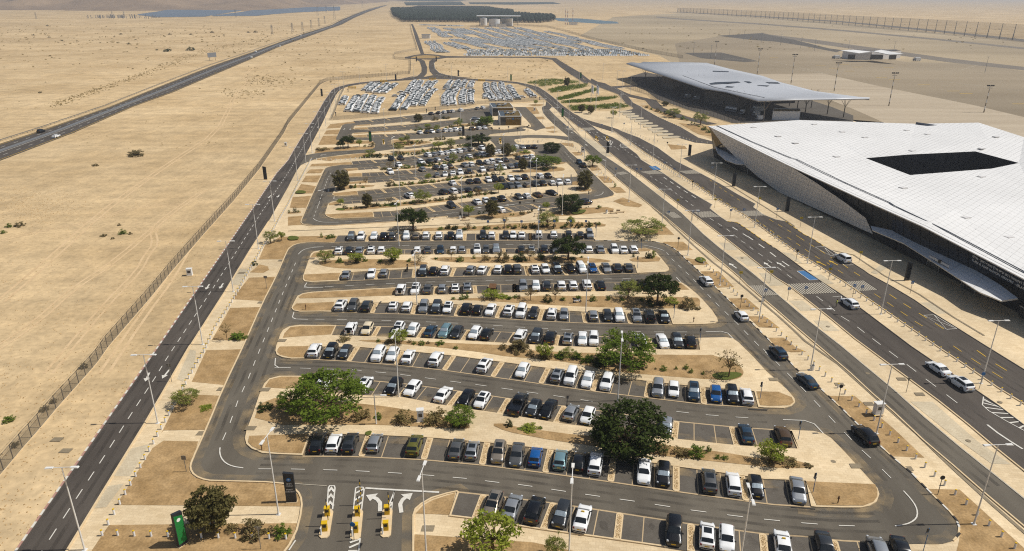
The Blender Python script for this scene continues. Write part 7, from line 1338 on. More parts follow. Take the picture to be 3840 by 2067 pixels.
# ------------------------------------------------------------------ service building with the wavy metal roof
hr_f = [W(p, z) for p, z in zip(px("N2 2150,480 N3 0,618 150,668 330,695 570,760 850,750 1150,746 1410,745"), (11, 10.4, 10.2, 10.2, 10.4, 10.6, 10.8, 11))]
hr_b = [W(p, z) for p, z in zip(px("N2 2280,467 N3 0,471 180,476 350,520 600,572 750,622 1000,686 1410,741"), (11, 10.5, 10.6, 10.9, 11.2, 11.2, 11, 11.1))]
hg = tag(empty('service_building', (hr_f[4].x, hr_f[4].y, 0)), 'grey service building under a wavy metal roof on tree-shaped columns', 'building'); HB = Vector((hr_f[4].x, hr_f[4].y, 0))
m = MB(); n = len(hr_f); ROWS = 7; grid = []
for r_ in range(ROWS):
    t = r_ / (ROWS - 1)
    for i in range(n):
        p = hr_f[i].lerp(hr_b[i], t); p = p + Vector((0, 0, .55 * math.sin(t * 6 + i * .9) * (1 if 0 < r_ < ROWS - 1 else .3))); grid.append(p - HB)
m.add(grid, [(r_ * n + i, r_ * n + i + 1, (r_ + 1) * n + i + 1, (r_ + 1) * n + i) for r_ in range(ROWS - 1) for i in range(n - 1)])
rf = m.build('roof', 'hangar_roof', hg, smooth=True); sm_ = rf.modifiers.new('thick', 'SOLIDIFY'); sm_.thickness = .5; sm_.offset = -1
def hpt(x, y, z): return W(src('N3', x, y), z) - HB
HS = []
for r_ in range(0, 61):
    for i in range((n - 1) * 12 + 1):
        t, u = r_ / 10, i / 12; a, b = min(ROWS - 2, int(t)), min(n - 2, int(u)); g_ = lambda p, q: grid[p * n + q]
        p = g_(a, b).lerp(g_(a, b + 1), u - b).lerp(g_(a + 1, b).lerp(g_(a + 1, b + 1), u - b), t - a); HS.append((proj(p + HB), p))
def hroof(x, y):
    q = src('N3', x, y); return min(HS, key=lambda h: (h[0][0] - q[0]) ** 2 + (h[0][1] - q[1]) ** 2)[1] + Vector((0, 0, .12))
for k, pts in enumerate((((230, 537), (350, 541), (345, 545), (228, 542)), ((200, 632), (250, 622), (420, 618), (445, 626), (300, 636), (210, 640)), ((450, 614), (510, 616), (530, 625), (495, 628)), ((560, 643), (650, 648), (640, 653), (560, 647)), ((620, 620), (715, 625), (735, 633), (650, 632)), ((330, 652), (395, 656), (370, 663), (320, 660)))):
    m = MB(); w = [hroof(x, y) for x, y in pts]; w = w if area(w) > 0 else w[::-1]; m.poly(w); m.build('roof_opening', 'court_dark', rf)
for a, b in (((0, 573), (240, 660)), ((240, 660), (610, 740))): MB().tube(hroof(*a), hroof(*b), .12, n=4).build('roof_seam', 'court_dark', rf)
for i, (c, x, y) in enumerate([("R4", 900, 70), ("R4", 1000, 95), ("R4", 1100, 120), ("R4", 1060, 70), ("R4", 1200, 100), ("R4", 1330, 135), ("R4", 1520, 270), ("R4", 1205, 150), ("R4", 1300, 185), ("R4", 1415, 215), ("R4", 1640, 285), ("R4", 1740, 325), ("R4", 1850, 378), ("R4", 2185, 325), ("R4", 2365, 320), ("R4", 2495, 345), ("R4", 2235, 270), ("R4", 2060, 255), ("R4", 2120, 300)]):
    p = W(src(c, x, y)) - HB; o = MB().tube((p.x, p.y, 0), (p.x, p.y, 5.5), .3, .25, 8).build('tree_column', 'hangar_wall', hg)
    m = MB()
    for a in range(5): m.tube((p.x, p.y, 5.4), (p.x + 3.2 * math.cos(a * 1.257 + .4), p.y + 3.2 * math.sin(a * 1.257 + .4), 10.3), .11, .09, 5)
    m.build('branch_strut', 'hangar_wall', o)
for s, h, mn, nm in (("R4 1030,105 1120,128 1180,95 1090,75", 7.5, 'hangar_wall', 'workshop_wall'), ("R4 1370,225 1520,255 1640,285 1720,240 1560,190 1420,175", 7, 'hangar_wall', 'workshop_wall'), ("R4 1440,235 1530,250 1540,240 1450,225", 8.3, 'bronze', 'workshop_door'), ("R4 1960,235 2105,230 2100,200 1970,205", 7, 'dark_glass', 'office_wall')):
    w = [p - HB for p in gp(s)]; w = w if area(w) > 0 else w[::-1]; MB().wall(w, 0, h).poly(w, h).build(nm, mn, hg)
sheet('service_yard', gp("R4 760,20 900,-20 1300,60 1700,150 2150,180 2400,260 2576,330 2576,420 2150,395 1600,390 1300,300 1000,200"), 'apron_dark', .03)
p = [W(src('R4', x, y)) for x, y in ((1920, 365), (2140, 365), (2135, 340), (1925, 338))]; p = p if area(p) > 0 else p[::-1]; wb = tag(empty('white_container', (p[0].x, p[0].y, 0)), 'white flat-roofed container building before the tree columns', 'building'); w = [q - p[0] for q in p]
MB().wall(w, 0, 4.2).build('wall', 'sign_white', wb); MB().poly(w, 3.9).build('roof', 'roof_gravel', wb); MB().ribbon(w, .25, 4.0, 4.3, 0, True).build('parapet', 'sign_white', wb)
def truck(c, x, y, ang, d, label, nm='service_vehicle'):
    p = W(src(c, x, y)); o = tag(empty(nm, (p.x, p.y, .04), ang), label, 'vehicle', 'service vehicles')
    MB().box((.1 * d[0], 0, d[2] * .55 + .3), (d[0] * .75, d[1], d[2] * .9), 0, .97).build('body', 'sign_white', o); MB().box((-.36 * d[0], 0, d[2] * .4 + .3), (d[0] * .25, d[1] * .95, d[2] * .6), 0, .85).build('cab', 'grey_metal', o); MB().box((-.47 * d[0], 0, d[2] * .5 + .35), (.1, d[1] * .8, d[2] * .25)).build('windscreen', 'glass', o)
    for a in (-.32, .3):
        for b in (-.45, .45): MB().tube((a * d[0], b * d[1] - .12, .35), (a * d[0], b * d[1] + .12, .35), .35, n=10).build('wheel', 'tyre', o)
for i, (c, x, y, a) in enumerate([("R4", 1560, 295, 1.2), ("R4", 1590, 300, 1.2), ("R4", 1620, 305, 1.2), ("R4", 1680, 320, 1), ("R4", 1790, 335, .3), ("R4", 1820, 368, .1), ("R4", 1240, 190, .4), ("R4", 1310, 205, .4)]): truck(c, x, y, a, (4.2, 1.9, 2.1), f'pale airport service vehicle in the shade of the wavy roof, {nth(sorted(range(8), key=lambda k: [1560, 1590, 1620, 1680, 1790, 1820, 1240, 1310][k]).index(i))} from the left')
truck("R4", 1800, 302, .1, (8, 2.5, 2.9), 'white bus parked in the shade of the wavy roof', 'airport_bus')

# ------------------------------------------------------------------ rental kiosks
def kiosk(c, fl, fr, br, h, label, txt):
    a, b, d = gp(f"{c} {fl} {fr} {br}"); e = a + (d - b); ln = (b - a).length; x_ = (b - a).normalized(); ang = math.atan2(x_.y, x_.x); dp = (d - b).length; o = tag(empty('rental_kiosk', (a.x, a.y, .02), ang), label, 'kiosk', 'rental kiosks')
    MB().box((ln * .63, dp / 2, h / 2), (ln * .74, dp, h)).build('clad_wall', 'bronze', o); MB().box((ln * .13, dp / 2, h * .5), (ln * .26, dp * .96, h)).build('glass_corner', 'dark_glass', o)
    MB().box((ln / 2, dp / 2, h - .25), (ln, dp, .04)).build('flat_roof', 'roof_gravel', o)
    MB().ribbon([Vector((0, 0, 0)), Vector((ln, 0, 0)), Vector((ln, dp, 0)), Vector((0, dp, 0))], .22, h - .3, h + .2, 0, True).build('parapet', 'sign_white', o)
    MB().box((-.05, dp / 2, h / 2), (.2, dp, h + .1)).build('white_fin', 'sign_white', o)
    for k, (x, y) in enumerate(((.3, .4), (.42, .45), (.55, .35), (.68, .5), (.4, .7), (.75, .7))): u = MB().box((ln * x, dp * y, h + .25), (1.2, .9, .8)).build('air_unit', 'sign_white' if k % 2 else 'grey_metal', o); MB().tube((ln * x, dp * y - .47, h + .25), (ln * x, dp * y - .45, h + .25), .3, n=12).build('fan_grille', 'plastic_black', u)
    for k in range(5): MB().box((ln * (.05 + .045 * k), -.02, h * .5), (.05, .05, h * .9)).build('mullion', 'grey_metal', o)
    if txt:
        t = obj('lettering', text_mesh('CAR RENTAL', .62, 'sign_white', 0, 'LEFT'), o, (ln * .29, -.03, h - 1.35)); t.rotation_euler = (math.pi / 2, 0, 0); t = obj('lettering', text_mesh('בכר תרכשה', .62, 'sign_white', 0, 'LEFT'), o, (ln * .68, -.03, h - 1.35)); t.rotation_euler = (math.pi / 2, 0, 0)
        MB().add([(v[0] * 1.6 + ln * .605, -.03, v[2] * 1.6 + h - 1.15) for v in disc(.32)], [tuple(range(16))]).build('emblem', 'sign_blue', o)
kiosk('S2', "305,778", "625,775", "600,690", 4.6, 'near brown rental kiosk with CAR RENTAL lettering and glass corner', True)
kiosk('S2', "190,635", "500,630", "470,560", 4.6, 'farther brown rental kiosk left behind the lettered one', False)
# flagpoles
for i, (x, y, tx) in enumerate(((1672, 430, 1683), (1745, 545, 1760))):
    p = W(src('S2', x, y)); h = hz(src('S2', x, y), src('S2', tx, 135)); o = tag(empty('flagpole', (p.x, p.y, 0)), ['white flagpole with pale flag, left of the pair', 'white flagpole with blue and white flag, right of the pair'][i], 'flagpole', 'flagpoles'); MB().tube((0, 0, 0), (0, 0, h), .16, .07, 8).build('pole', 'sign_white', o)
    m = MB(); m.add([(.1 + .25 * k, .12 * math.sin(k * 1.4), h - .4 - j * (4.2 + .1 * k) - .25 * k) for k in range(6) for j in (0, 1)], [(2 * k, 2 * k + 1, 2 * k + 3, 2 * k + 2) for k in range(5)]); f_ = m.build('flag', 'flag_white', o)
    if i: MB().add([(.15, -.05, h - 1.1), (1.3, -.05, h - 1.9), (1.3, -.05, h - 2.3), (.15, -.05, h - 1.5)], [(0, 1, 2, 3)]).build('stripe', 'sign_blue', f_)

# ------------------------------------------------------------------ airfield
sheet('airfield', gp("N2 2050,130 2200,120 N3 0,100 600,134 1200,175 1900,245 2750,335 2800,1400 1200,850 600,720 0,520 N2 2400,420 2100,345 1800,270"), 'airfield', .012)
sheet('apron', gp("N3 -60,330 300,270 620,255 900,330 1200,400 1700,470 2200,480 2700,560 2800,1400 1000,820 600,700 0,560"), 'apron', .02)
sheet('apron_slab', gp("N3 560,560 1060,556 1500,655 2200,795 2700,915 2700,1450 1300,830 950,690"), 'apron_concrete', .04)
sheet('apron_patch', gp("N3 10,400 290,397 575,463 470,470 140,440"), 'apron_dark', .045)
sheet('runway', gp("N3 -200,125 0,142 600,178 1200,225 1900,290 2700,372 2700,386 1900,302 1200,236 600,188 0,150 -200,133"), 'taxiway', .03)
sheet('taxiway', gp("N3 260,270 600,250 800,290 1100,365 1210,380 1160,395 900,345 700,315 500,300"), 'apron_dark', .034)
sheet('taxiway', gp("N3 600,255 1000,300 1500,370 2000,440 2700,520 2700,545 2000,470 1500,400 1000,330"), 'taxiway', .036)
sheet('patrol_road', gp("N3 -200,90 0,97 600,130 1200,170 1900,240 2700,330 2700,310 1900,225 1200,160 600,122 0,92"), 'taxiway', .031)
am = tag(empty('apron_markings', (0, 0, 0)), kind='structure') if False else None
apn = bpy.data.objects['apron']
for s, w, mn in (("N3 300,440 700,470 1100,560 2000,620 2576,690", .5, 'paint_worn'), ("N3 1490,535 1700,520 2100,530 2230,490 2100,475", .4, 'paint_worn'), ("N3 600,480 900,530 1060,556", .4, 'paint_worn')): solid(apn, gp(s), w, mn, .05)
for x, y in ((690, 435), (1040, 494), (1140, 516), (1255, 538), (1320, 507), (1555, 510), (1500, 585), (1600, 600), (1820, 641), (2040, 688), (2140, 707), (2540, 785), (1220, 487)): p = W(src('N3', x, y)); mark(apn, p, .1, 9, 1.2, 'paint_yellow', .055, 'taxi_marking')
# floodlight masts
def mast(c, x, y, ty, label):
    p = W(src(c, x, y)); h = min(34, max(14, hz(src(c, x, y), src(c, x, ty)))); o = tag(empty('floodlight_mast', (p.x, p.y, 0)), label, 'mast', 'floodlight masts'); m = MB()
    for k in range(8): m.use('sign_white' if k % 2 else 'paving_dark'); m.tube((0, 0, h * k / 8), (0, 0, h * (k + 1) / 8), .3 - .018 * k, .28 - .018 * k, 8)
    m.build('mast_pole', parent=o); MB().tube((-1.8, 0, h), (1.8, 0, h), .1, n=5).tube((-1.4, 0, h - 1), (1.4, 0, h - 1), .1, n=5).build('cross_arm', 'dark_metal', o)
    for k in (-1.6, -.6, .6, 1.6): MB().box((k, -.3, h + .35), (.7, .4, .6)).build('floodlight', 'dark_metal', o)
for i, (x, y, t) in enumerate(((240, 490, 315), (562, 560, 372), (817, 630, 415), (1142, 690, 478), (1555, 800, 555), (2272, 850, 675))): mast('N3', x, y, t, f'tall red and white banded floodlight mast on the apron, {nth(i)} from the left')
for i, (x, y, t) in enumerate(((80, 412, 320), (210, 440, 342), (350, 290, 222), (460, 305, 235), (592, 322, 248), (738, 342, 262), (890, 365, 280), (993, 385, 295), (1250, 372, 308), (1593, 385, 315), (2280, 548, 430))): 
    p = W(src('N3', x, y)); h = hz(src('N3', x, y), src('N3', x, t)); o = tag(empty('apron_lamp', (p.x, p.y, 0)), f'thin grey apron lamp post near the taxiway, {nth(i)} from the left', 'lamp post', 'thin apron lamp posts'); MB().tube((0, 0, 0), (0, 0, h), .18, .1, 6).build('pole', 'grey_metal', o); MB().tube((-1.3, 0, h), (1.3, 0, h), .12, n=5).build('arm', 'grey_metal', o)
# fire station
a = W(src('N3', 1200, 440)); fb = tag(empty('fire_station', (a.x, a.y, 0)), 'low far fire station with a pale folded roof on the airfield', 'building')
w = [p - a for p in gp("N3 1200,440 1290,450 1420,452 1640,440 1600,428 1250,428")]; w = w if area(w) > 0 else w[::-1]; MB().wall(w, 0, 7).build('wall', 'facade_panel', fb)
tv = [(W(src('N3', x, y), z) - a) for x, y, z in ((1190, 380, 9.5), (1330, 402, 8), (1440, 388, 9.5), (1560, 412, 8), (1670, 408, 9), (1500, 376, 10), (1420, 390, 8.5), (1290, 376, 10))]; m = MB(); m.add(tv, [(0, 1, 7), (1, 6, 7), (1, 2, 6), (2, 5, 6), (2, 3, 5), (3, 4, 5)]); r_ = m.build('roof', 'roof_panel', fb); r_.modifiers.new('t', 'SOLIDIFY').thickness = .6
for x in (1270, 1440, 1480, 1580): p = W(src('N3', x, 452)) - a; MB().box((p.x, p.y - .1, 2.6), (7, .3, 4.6), .0).build('garage_door', 'dark_glass', fb)
for i, (x, y) in enumerate(((1155, 445), (1390, 447), (1765, 462))): truck('N3', x, y, .1, (7, 3, 3), ['white vehicle parked left of the far fire station', 'white vehicle at the door of the far fire station', 'white van standing right of the far fire station'][i])
# high security fence at the edge of the airfield
sb = px("N3 -40,92 240,112 600,136 1000,170 1400,206 1800,242 2200,280 2700,325"); stp = px("N3 -40,60 240,68 600,86 1000,106 1400,128 1800,150 2200,168 2700,192")
B_ = [W(p) for p in sb]; H_ = [max(12, min(30, hz(a, b))) for a, b in zip(sb, stp)]; sf = tag(empty('security_fence', (B_[0].x, B_[0].y, 0)), 'very tall grey security fence along the far edge of the airfield', 'fence'); L = arc(B_)
n = 58
for i in range(n + 1):
    p, ang = along(B_, L[-1] * i / n, L); t = i / n * (len(H_) - 1); k = min(len(H_) - 2, int(t)); h = lerp(H_[k], H_[k + 1], t - k); p = p - B_[0]
    MB().tube((p.x, p.y, 0), (p.x, p.y, h), .55, .4, 5).tube((p.x + 3, p.y + 6, 0), (p.x, p.y, h * .8), .3, .2, 4).build('fence_post', 'galvanised', sf)
    if i: MB().add([(pp.x, pp.y, 0), (p.x, p.y, 0), (p.x, p.y, h), (pp.x, pp.y, ph)], [(0, 1, 2, 3)]).build('mesh_panel', 'wire_mesh_far', sf)
    pp, ph = p, h

# ------------------------------------------------------------------ storage yards: more cars than one can count
yard = MB(); rr = random.Random(21); YC = ['yard_white'] * 12 + ['yard_grey', 'yard_grey', 'yard_dark']
def mini_car(x, y, ang, col, far=False):
    ca, sa = math.cos(ang), math.sin(ang); k = rr.uniform(.95, 1.05)
    def T_(pts): return [(x + (a * ca - b * sa) * k, y + (a * sa + b * ca) * k, z * k) for a, b, z in pts]
    prof_ = [(-2.15, .3, .88), (-2.1, .95, .86), (-1.75, 1.05, .84), (-1.35, 1.5, .66), (.35, 1.52, .66), (1.15, 1.02, .82), (2.0, .82, .84), (2.15, .35, .84)]
    vs = []
    for a, z, b in prof_: vs += [(a, -b, z), (a, b, z)]
    for a in (-2.1, 2.1): vs += [(a, -.88, .3), (a, .88, .3)]
    vs = T_(vs); yard.use(col); fs = [(2 * i, 2 * i + 1, 2 * i + 3, 2 * i + 2)[::-1] for i in (0, 1, 3, 5, 6)]
    sd = [(-2.12, .3), (2.12, .3), (2.15, .6), (1.15, .98), (-1.75, 1.0), (-2.12, .9)]
    yard.add(vs, fs)
    for s_ in (-.89, .89): yard.add(T_([(a, s_, z) for a, z in sd]), [tuple(range(6)) if s_ < 0 else tuple(range(6))[::-1]])
    yard.use('yard_grey' if far else 'yard_glass'); yard.add(vs, [(4, 5, 7, 6)[::-1], (8, 9, 11, 10)[::-1]])
    for s_ in (-1, 1): yard.add(T_([(-1.45, s_ * .86, 1.06), (.95, s_ * .86, 1.06), (.35, s_ * .7, 1.4), (-1.2, s_ * .7, 1.4)]), [(0, 1, 2, 3) if s_ < 0 else (3, 2, 1, 0)])
    if not far:
        yard.use('tyre')
        for a in (-1.3, 1.3):
            for s_ in (-.9, .9): yard.add(T_([(a + .33 * math.cos(t), s_, .33 + .33 * math.sin(t)) for t in [q * math.pi / 3 for q in range(6)]]), [tuple(range(6)) if s_ < 0 else tuple(range(6))[::-1]])
def column(s, sp=2.15, face=0.0, far=False, wob=.25):
    pts = gp(s); L = arc(pts); n = int(L[-1] / sp)
    for i in range(n):
        p, a = along(pts, (i + .5) * sp, L); ang = face + rr.uniform(-.05, .05)
        mini_car(p.x + rr.uniform(-wob, wob), p.y, ang + (math.pi if rr.random() < .5 else 0), rr.choice(YC), far)
for s in ("S1 420,568 470,470 560,330", "S1 548,575 600,460 685,325", "S1 685,588 730,470 815,330", "S1 822,600 860,470 930,365", "S1 655,250 730,190 790,140", "S1 735,275 820,200 900,140", "S1 845,290 930,220 1020,145", "S1 950,290 1040,225 1140,150", "S1 760,300 770,298", "S1 1095,550 1160,460 1260,300", "S1 1250,540 1330,430 1420,300 1500,200", "S1 1395,485 1470,380 1560,260 1640,140 1660,115", "S1 1530,480 1610,360 1680,270 1740,235", "S1 1300,300 1380,180 1430,105", "S1 1420,260 1480,180 1530,105", "S1 1290,245 1280,240", "S1 1640,220 1700,150 1750,105", "S1 1080,405 1075,398", "S1 1145,340 1140,332", "S1 1222,285 1220,275", "S1 1890,480 1880,350 1960,235", "S1 2010,470 1990,350 2060,225", "S1 2150,460 2140,350 2180,235", "S1 2275,450 2265,350 2290,235", "S1 1900,230 1940,150 1985,105", "S1 2020,215 2060,150 2090,100", "S1 2130,215 2160,150 2195,105", "S1 2260,215 2280,150 2300,115", "S1 325,465 365,400 385,345",
          "S2 205,405 185,350 130,280 95,220 95,140", "S2 320,402 300,330 250,270 210,200 205,135", "S2 445,408 420,330 370,270 330,210 320,135", "S2 570,382 520,300 480,240 430,180", "S2 95,370 92,310", "S2 815,350 760,300 700,240", "S2 640,355 635,345"):
    column(s)
for x0, y0, x1, y1, k in ((610, 190, 920, 198, 3), (700, 210, 830, 285, 3), (820, 215, 1000, 262, 3), (830, 240, 1100, 330, 3), (920, 220, 1330, 345, 3), (1020, 215, 1450, 340, 3), (1130, 212, 1580, 340, 3), (1240, 212, 1700, 335, 3), (1350, 212, 1800, 330, 3), (880, 300, 1200, 372, 3), (1010, 290, 1400, 372, 3), (1180, 295, 1560, 372, 3), (1330, 290, 1720, 372, 3), (1480, 280, 1900, 372, 3), (1560, 240, 1780, 290, 2), (1760, 290, 2120, 372, 3), (840, 325, 960, 372, 3), (700, 315, 800, 400, 3)):
    a, b = gp(f"N2 {x0},{y0} {x1},{y1}"); d = (b - a); L_ = d.length; n = int(L_ / 2.6); nrm = Vector((-d.y, d.x, 0)).normalized(); nrm = nrm if nrm.x < 0 else -nrm
    for i in range(n):
        for j in range(k):
            p = a + d * ((i + .5) / n) + nrm * (j * 5.3 + math.sin(i * .15) * 1.5)
            if rr.random() < .94: mini_car(p.x, p.y, math.atan2(nrm.y, nrm.x) + rr.uniform(-.06, .06), rr.choice(YC), True)
for r_ in range(7):
    y = 380 + r_ * 7.2; x0, x1 = (950 + (0 if r_ > 1 else -20), 2120 + r_ * 34); a, b = gp(f"N2 {820 + 20 * r_ if r_ > 4 else x0},{y} {x1},{y}"); n = int((b - a).length / 2.35)
    for i in range(n):
        p = a.lerp(b, (i + .5) / n)
        if rr.random() < .93: mini_car(p.x, p.y, -1.57 + rr.uniform(-.05, .05), rr.choice(('yard_grey', 'yard_dark', 'yard_grey', 'yard_white') if r_ < 6 else YC), True)
tag(yard.build('stored_cars'), 'hundreds of new white and grey cars packed in the sand storage yards', 'cars', None, 'stuff')
for i, (c, x, y) in enumerate(((('S1', 960, 115)), ('S1', 1700, 78), ('S1', 2440, 100), ('S1', 485, 210))):
    p = W(src(c, x, y)); o = tag(empty('yard_barrier', (p.x, p.y, 0)), f'small yellow roadside barrier behind the storage yard, {nth([1, 2, 3, 0][i])} from the left', 'barrier', 'yellow yard barriers')
    for z in (.4, 1.1): MB().box((0, 0, z), (5, .5, .35)).build('beam', 'machine_yellow', o)
    for k in (-2.2, 0, 2.2): MB().box((k, 0, .7), (.3, .6, 1.4)).build('leg', 'machine_yellow', o)
for i, (c, x, y) in enumerate((('S1', 425, 265), ('S1', 240, 625), ('S1', 1740, 540), ('S2', 705, 230), ('S2', 900, 385), ('S1', 1610, 575))):
    p = W(src(c, x, y)); tag(MB().tube((p.x, p.y, 0), (p.x, p.y, 1.6), .22, .18, 8).tube((p.x, p.y, 1.5), (p.x, p.y, 2.0), .32, .25, 8).build('yard_post', 'dark_metal'), f'short dark post at the storage yard fence, {nth([1, 0, 3, 4, 5, 2][i])} from the left', 'post', 'dark yard posts')

# ------------------------------------------------------------------ plantation, pond, solar field, tanks, pylons
pt = MB(); poly = [(v.x, v.y) for v in gp("N2 375,80 700,77 1110,74 1290,98 1300,120 1590,138 1610,162 1510,176 1100,172 460,167 395,125")]; xs, ys = [p[0] for p in poly], [p[1] for p in poly]
x = min(xs); n_t = 0
while x < max(xs):
    y = min(ys)
    while y < max(ys):
        q = (x + rr.uniform(-1.2, 1.2), y + rr.uniform(-1.2, 1.2))
        if inside(q, poly):
            h = rr.uniform(9, 12); pt.use('bark'); pt.tube((q[0], q[1], 0), (q[0], q[1], h - 2), .35, .3, 4, False); pt.use('palm_far'); n_t += 1
            for k in range(7):
                a = k * .9 + rr.random(); r_ = rr.uniform(4.2, 5.6); c, s_ = math.cos(a), math.sin(a)
                pt.add([(q[0], q[1], h - 2.0), (q[0] + c * r_ * .55 - s_ * 1.4, q[1] + s_ * r_ * .55 + c * 1.4, h), (q[0] + c * r_, q[1] + s_ * r_, h - 2.5), (q[0] + c * r_ * .55 + s_ * 1.4, q[1] + s_ * r_ * .55 - c * 1.4, h)], [(0, 1, 2, 3)]); r_ *= .8; pt.add([(q[0], q[1], h - 4), (q[0] + c * r_ * .6 - s_ * 1.6, q[1] + s_ * r_ * .6 + c * 1.6, h - 3.2), (q[0] + c * r_, q[1] + s_ * r_, h - 7.5), (q[0] + c * r_ * .6 + s_ * 1.6, q[1] + s_ * r_ * .6 - c * 1.6, h - 3.2)], [(0, 1, 2, 3)])
        y += 9.5
    x += 8.5
tag(pt.build('date_plantation'), 'dark date palm plantation behind the far car storage', 'plantation', None, 'stuff')
for i, s in enumerate(("N2 360,-2 700,-8 960,2 820,12 420,10", "N2 470,18 900,12 940,40 490,42", "N2 960,18 1600,16 1660,30 1300,36 970,32")): sheet('far_field', gp(s), 'palm_far', .1 + i * .02)
sheet('pond', gp("N2 1590,137 1800,140 2080,165 2095,178 1950,180 1640,160"), 'pond', .06); sheet('salt_flat', gp("N2 1050,50 1300,48 1700,60 1600,68 1200,62"), 'sand_light', .05)
sol = MB(); poly = [(v.x, v.y) for v in gp("N1 1040,115 1180,95 1330,68 1990,58 1760,95 1560,128 1190,133")] ; poly2 = [(v.x, v.y) for v in gp("N1 1600,125 1800,100 2010,66 2576,54 N2 0,58 0,80 N1 2200,99 2050,112 1950,122")]
for pl in (poly, poly2):
    ys = [p[1] for p in pl]; y = min(ys)
    while y < max(ys):
        xs_ = []
        for i in range(len(pl)):
            a, b = pl[i], pl[(i + 1) % len(pl)]
            if (a[1] > y) != (b[1] > y): xs_.append(a[0] + (b[0] - a[0]) * (y - a[1]) / (b[1] - a[1]))
        xs_.sort()
        for a, b in zip(xs_[::2], xs_[1::2]):
            x = a
            while x + 4 < b:
                x2 = min(b, x + 60); sol.add([(x, y - 1.8, .7), (x2 - 4, y - 1.8, .7), (x2 - 4, y + 1.8, 2.4), (x, y + 1.8, 2.4)], [(0, 1, 2, 3)]); x = x2
        y += 5.2
tag(sol.build('solar_field', 'solar'), 'blue grey solar panel field below the far left hills', 'solar panels', None, 'stuff')
def tank(x, y, r_, h, lab):
    p = W(src('N2', x, y)); o = tag(empty('storage_tank', (p.x, p.y, 0)), lab, 'tank', 'storage tanks'); MB().tube((0, 0, 0), (0, 0, h), r_, n=20).build('shell', 'sign_white', o, smooth=True); MB().tube((0, 0, h), (0, 0, h + 1.2), r_, r_ * .2, 20).build('roof', 'grey_metal', o); MB().tube((r_ + .3, 0, 0), (r_ + .3, 0, h + 1), .25, n=5).build('ladder', 'dark_metal', o)
tank(1075, 192, 6.5, 13, 'tall white storage tank, left of the pair beyond the far yard'); tank(1157, 200, 11, 13, 'wide white storage tank beyond the far yard, middle'); tank(1250, 195, 11, 13, 'wide white storage tank beyond the far yard, right')
p = W(src('N2', 1187, 200)); o = tag(empty('tank_canopy', (p.x, p.y, 0)), 'flat white canopy roof over the far storage tanks', 'canopy'); MB().box((0, 10, 18), (82, 30, .8)).build('roof', 'roof_panel', o)
for k in (-36, -12, 12, 36): MB().tube((k, 10, 0), (k, 10, 17.6), .5, n=6).build('column', 'grey_metal', o)
for i, (x, y, w) in enumerate(((1220, 203, 12), (1190, 203, 8), (1750, 187, 16), (640, 290, 11))): p = W(src('N2', x, y)); o = tag(empty('utility_hut', (p.x, p.y, 0)), ['white flat hut between the far tanks', 'small white hut left of the far tanks hut', 'white hut under the far antenna masts', 'grey guard hut beside the far yard entrance'][i], 'hut'); MB().box((0, 0, 2.5), (w, 8, 5)).build('wall', 'sign_white', o); MB().box((0, 0, 5.1), (w + 1, 9, .4)).build('roof', 'grey_metal', o)
for i, (x, y, t) in enumerate(((1690, 187, 65), (1706, 187, 70), (1745, 187, 62))): p = W(src('N2', x, y)); h = hz(src('N2', x, y), src('N2', x, t)); m = MB(); [m.use('sign_white' if k % 2 else 'paint_red').tube((0, 0, h * k / 8), (0, 0, h * (k + 1) / 8), .7, n=5) for k in range(8)]; tag(m.build('antenna_mast', None, None, (p.x, p.y, 0)), f'thin antenna mast beside the far pond, {nth(i)} from the left', 'mast', 'antenna masts')
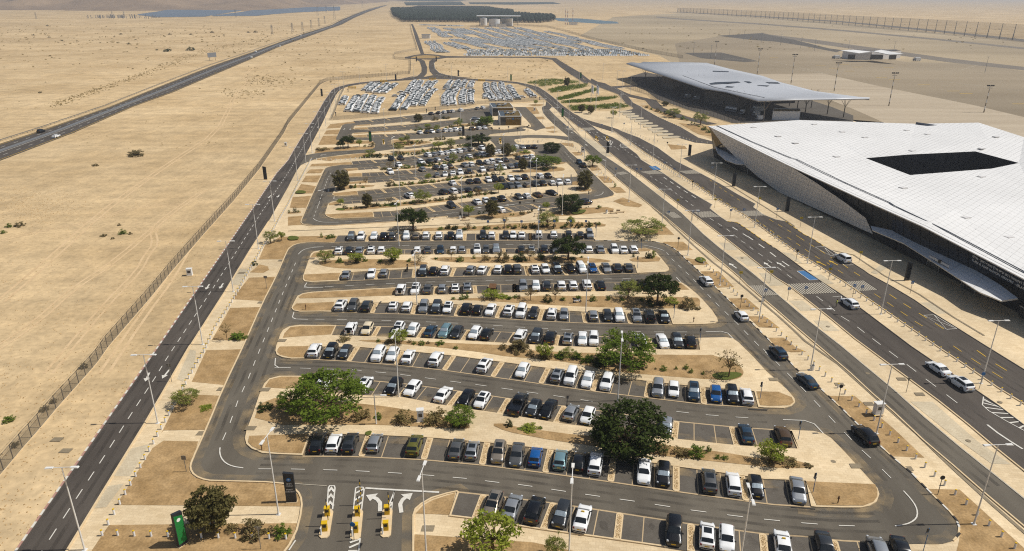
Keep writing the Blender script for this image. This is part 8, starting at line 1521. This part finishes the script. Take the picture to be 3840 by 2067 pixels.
def pylon(c, x, y, t, lab):
    p = W(src(c, x, y)); h = max(14, min(55, hz(src(c, x, y), src(c, x, t)))); o = tag(empty('power_pylon', (p.x, p.y, 0)), lab, 'pylon', 'power pylons'); m = MB(); b = h * .09
    for sx in (-1, 1):
        for sy in (-1, 1): m.tube((sx * b, sy * b, 0), (sx * .5, sy * .5, h), .15, .12, 4)
    for k in range(6):
        z0, z1 = h * k / 6, h * (k + 1) / 6; w0, w1 = lerp(b, .5, k / 6), lerp(b, .5, (k + 1) / 6); m.tube((-w0, -w0, z0), (w1, -w1, z1), .08, n=3); m.tube((w0, w0, z0), (-w1, w1, z1), .08, n=3)
    m.build('lattice', 'grey_metal', o)
    for z in (.72, .84, .95): MB().tube((-h * .16, 0, h * z), (h * .16, 0, h * z), .14, n=4).build('cross_arm', 'grey_metal', o)
for i, (c, x, y, t) in enumerate((('N1', 275, 145, 112), ('N1', 850, 135, 92), ('N1', 940, 135, 88), ('N1', 1780, 132, 70), ('N1', 2055, 262, 195), ('N1', 2398, 122, 48), ('N1', 2463, 100, 42), ('N1', 2525, 150, 42), ('N2', 160, 60, 5), ('N1', 2208, 245, 198), ('N1', 2285, 235, 188), ('N1', 2350, 215, 172), ('N1', 2408, 200, 155), ('N1', 2452, 180, 125))): pylon(c, x, y, t, f'far lattice power pylon beyond the highway, {nth(sorted(range(14), key=lambda k: [275, 850, 940, 1780, 2055, 2398, 2463, 2525, 2736, 2208, 2285, 2350, 2408, 2452][k]).index(i))} from the left')
p = W(src('N1', 1605, 458)); o = tag(empty('road_billboard', (p.x, p.y, 0), 1.0), 'grey road sign board on posts beside the far highway lane', 'sign'); MB().box((0, 0, 5), (9, .3, 4)).build('board', 'grey_metal', o); [MB().tube((k, 0, 0), (k, 0, 3.2), .15, n=5).build('leg', 'dark_metal', o) for k in (-3, 3)]
o = MB(); sub = W(src('N1', 930, 138))
for k in range(70): h_ = rr.uniform(3, 9); o.box((sub.x + rr.uniform(-75, 75), sub.y + rr.uniform(-25, 25), h_ / 2), (rr.uniform(.4, 1.4), .8, h_))
tag(o.build('substation', 'grey_metal'), 'cluster of grey substation gear left of the solar field', 'substation')
# ------------------------------------------------------------------ haze
hz_m = bpy.data.materials.new('haze_air'); hz_m.use_nodes = True; n = hz_m.node_tree.nodes; L = hz_m.node_tree.links; n.remove(n['Principled BSDF']); pv = n.new('ShaderNodeVolumePrincipled')
pv.inputs['Color'].default_value = (.86, .90, .97, 1); pv.inputs['Density'].default_value = 1.7e-4; pv.inputs['Anisotropy'].default_value = .2; L.new(pv.outputs[0], n['Material Output'].inputs['Volume'])
m = MB().box((0, 7300, 89), (31800, 15350, 182)); MATS['haze_air'] = hz_m; hb = m.build('haze', 'haze_air'); tag(hb, 'thin pale desert haze over the whole scene', 'haze', None, 'stuff')
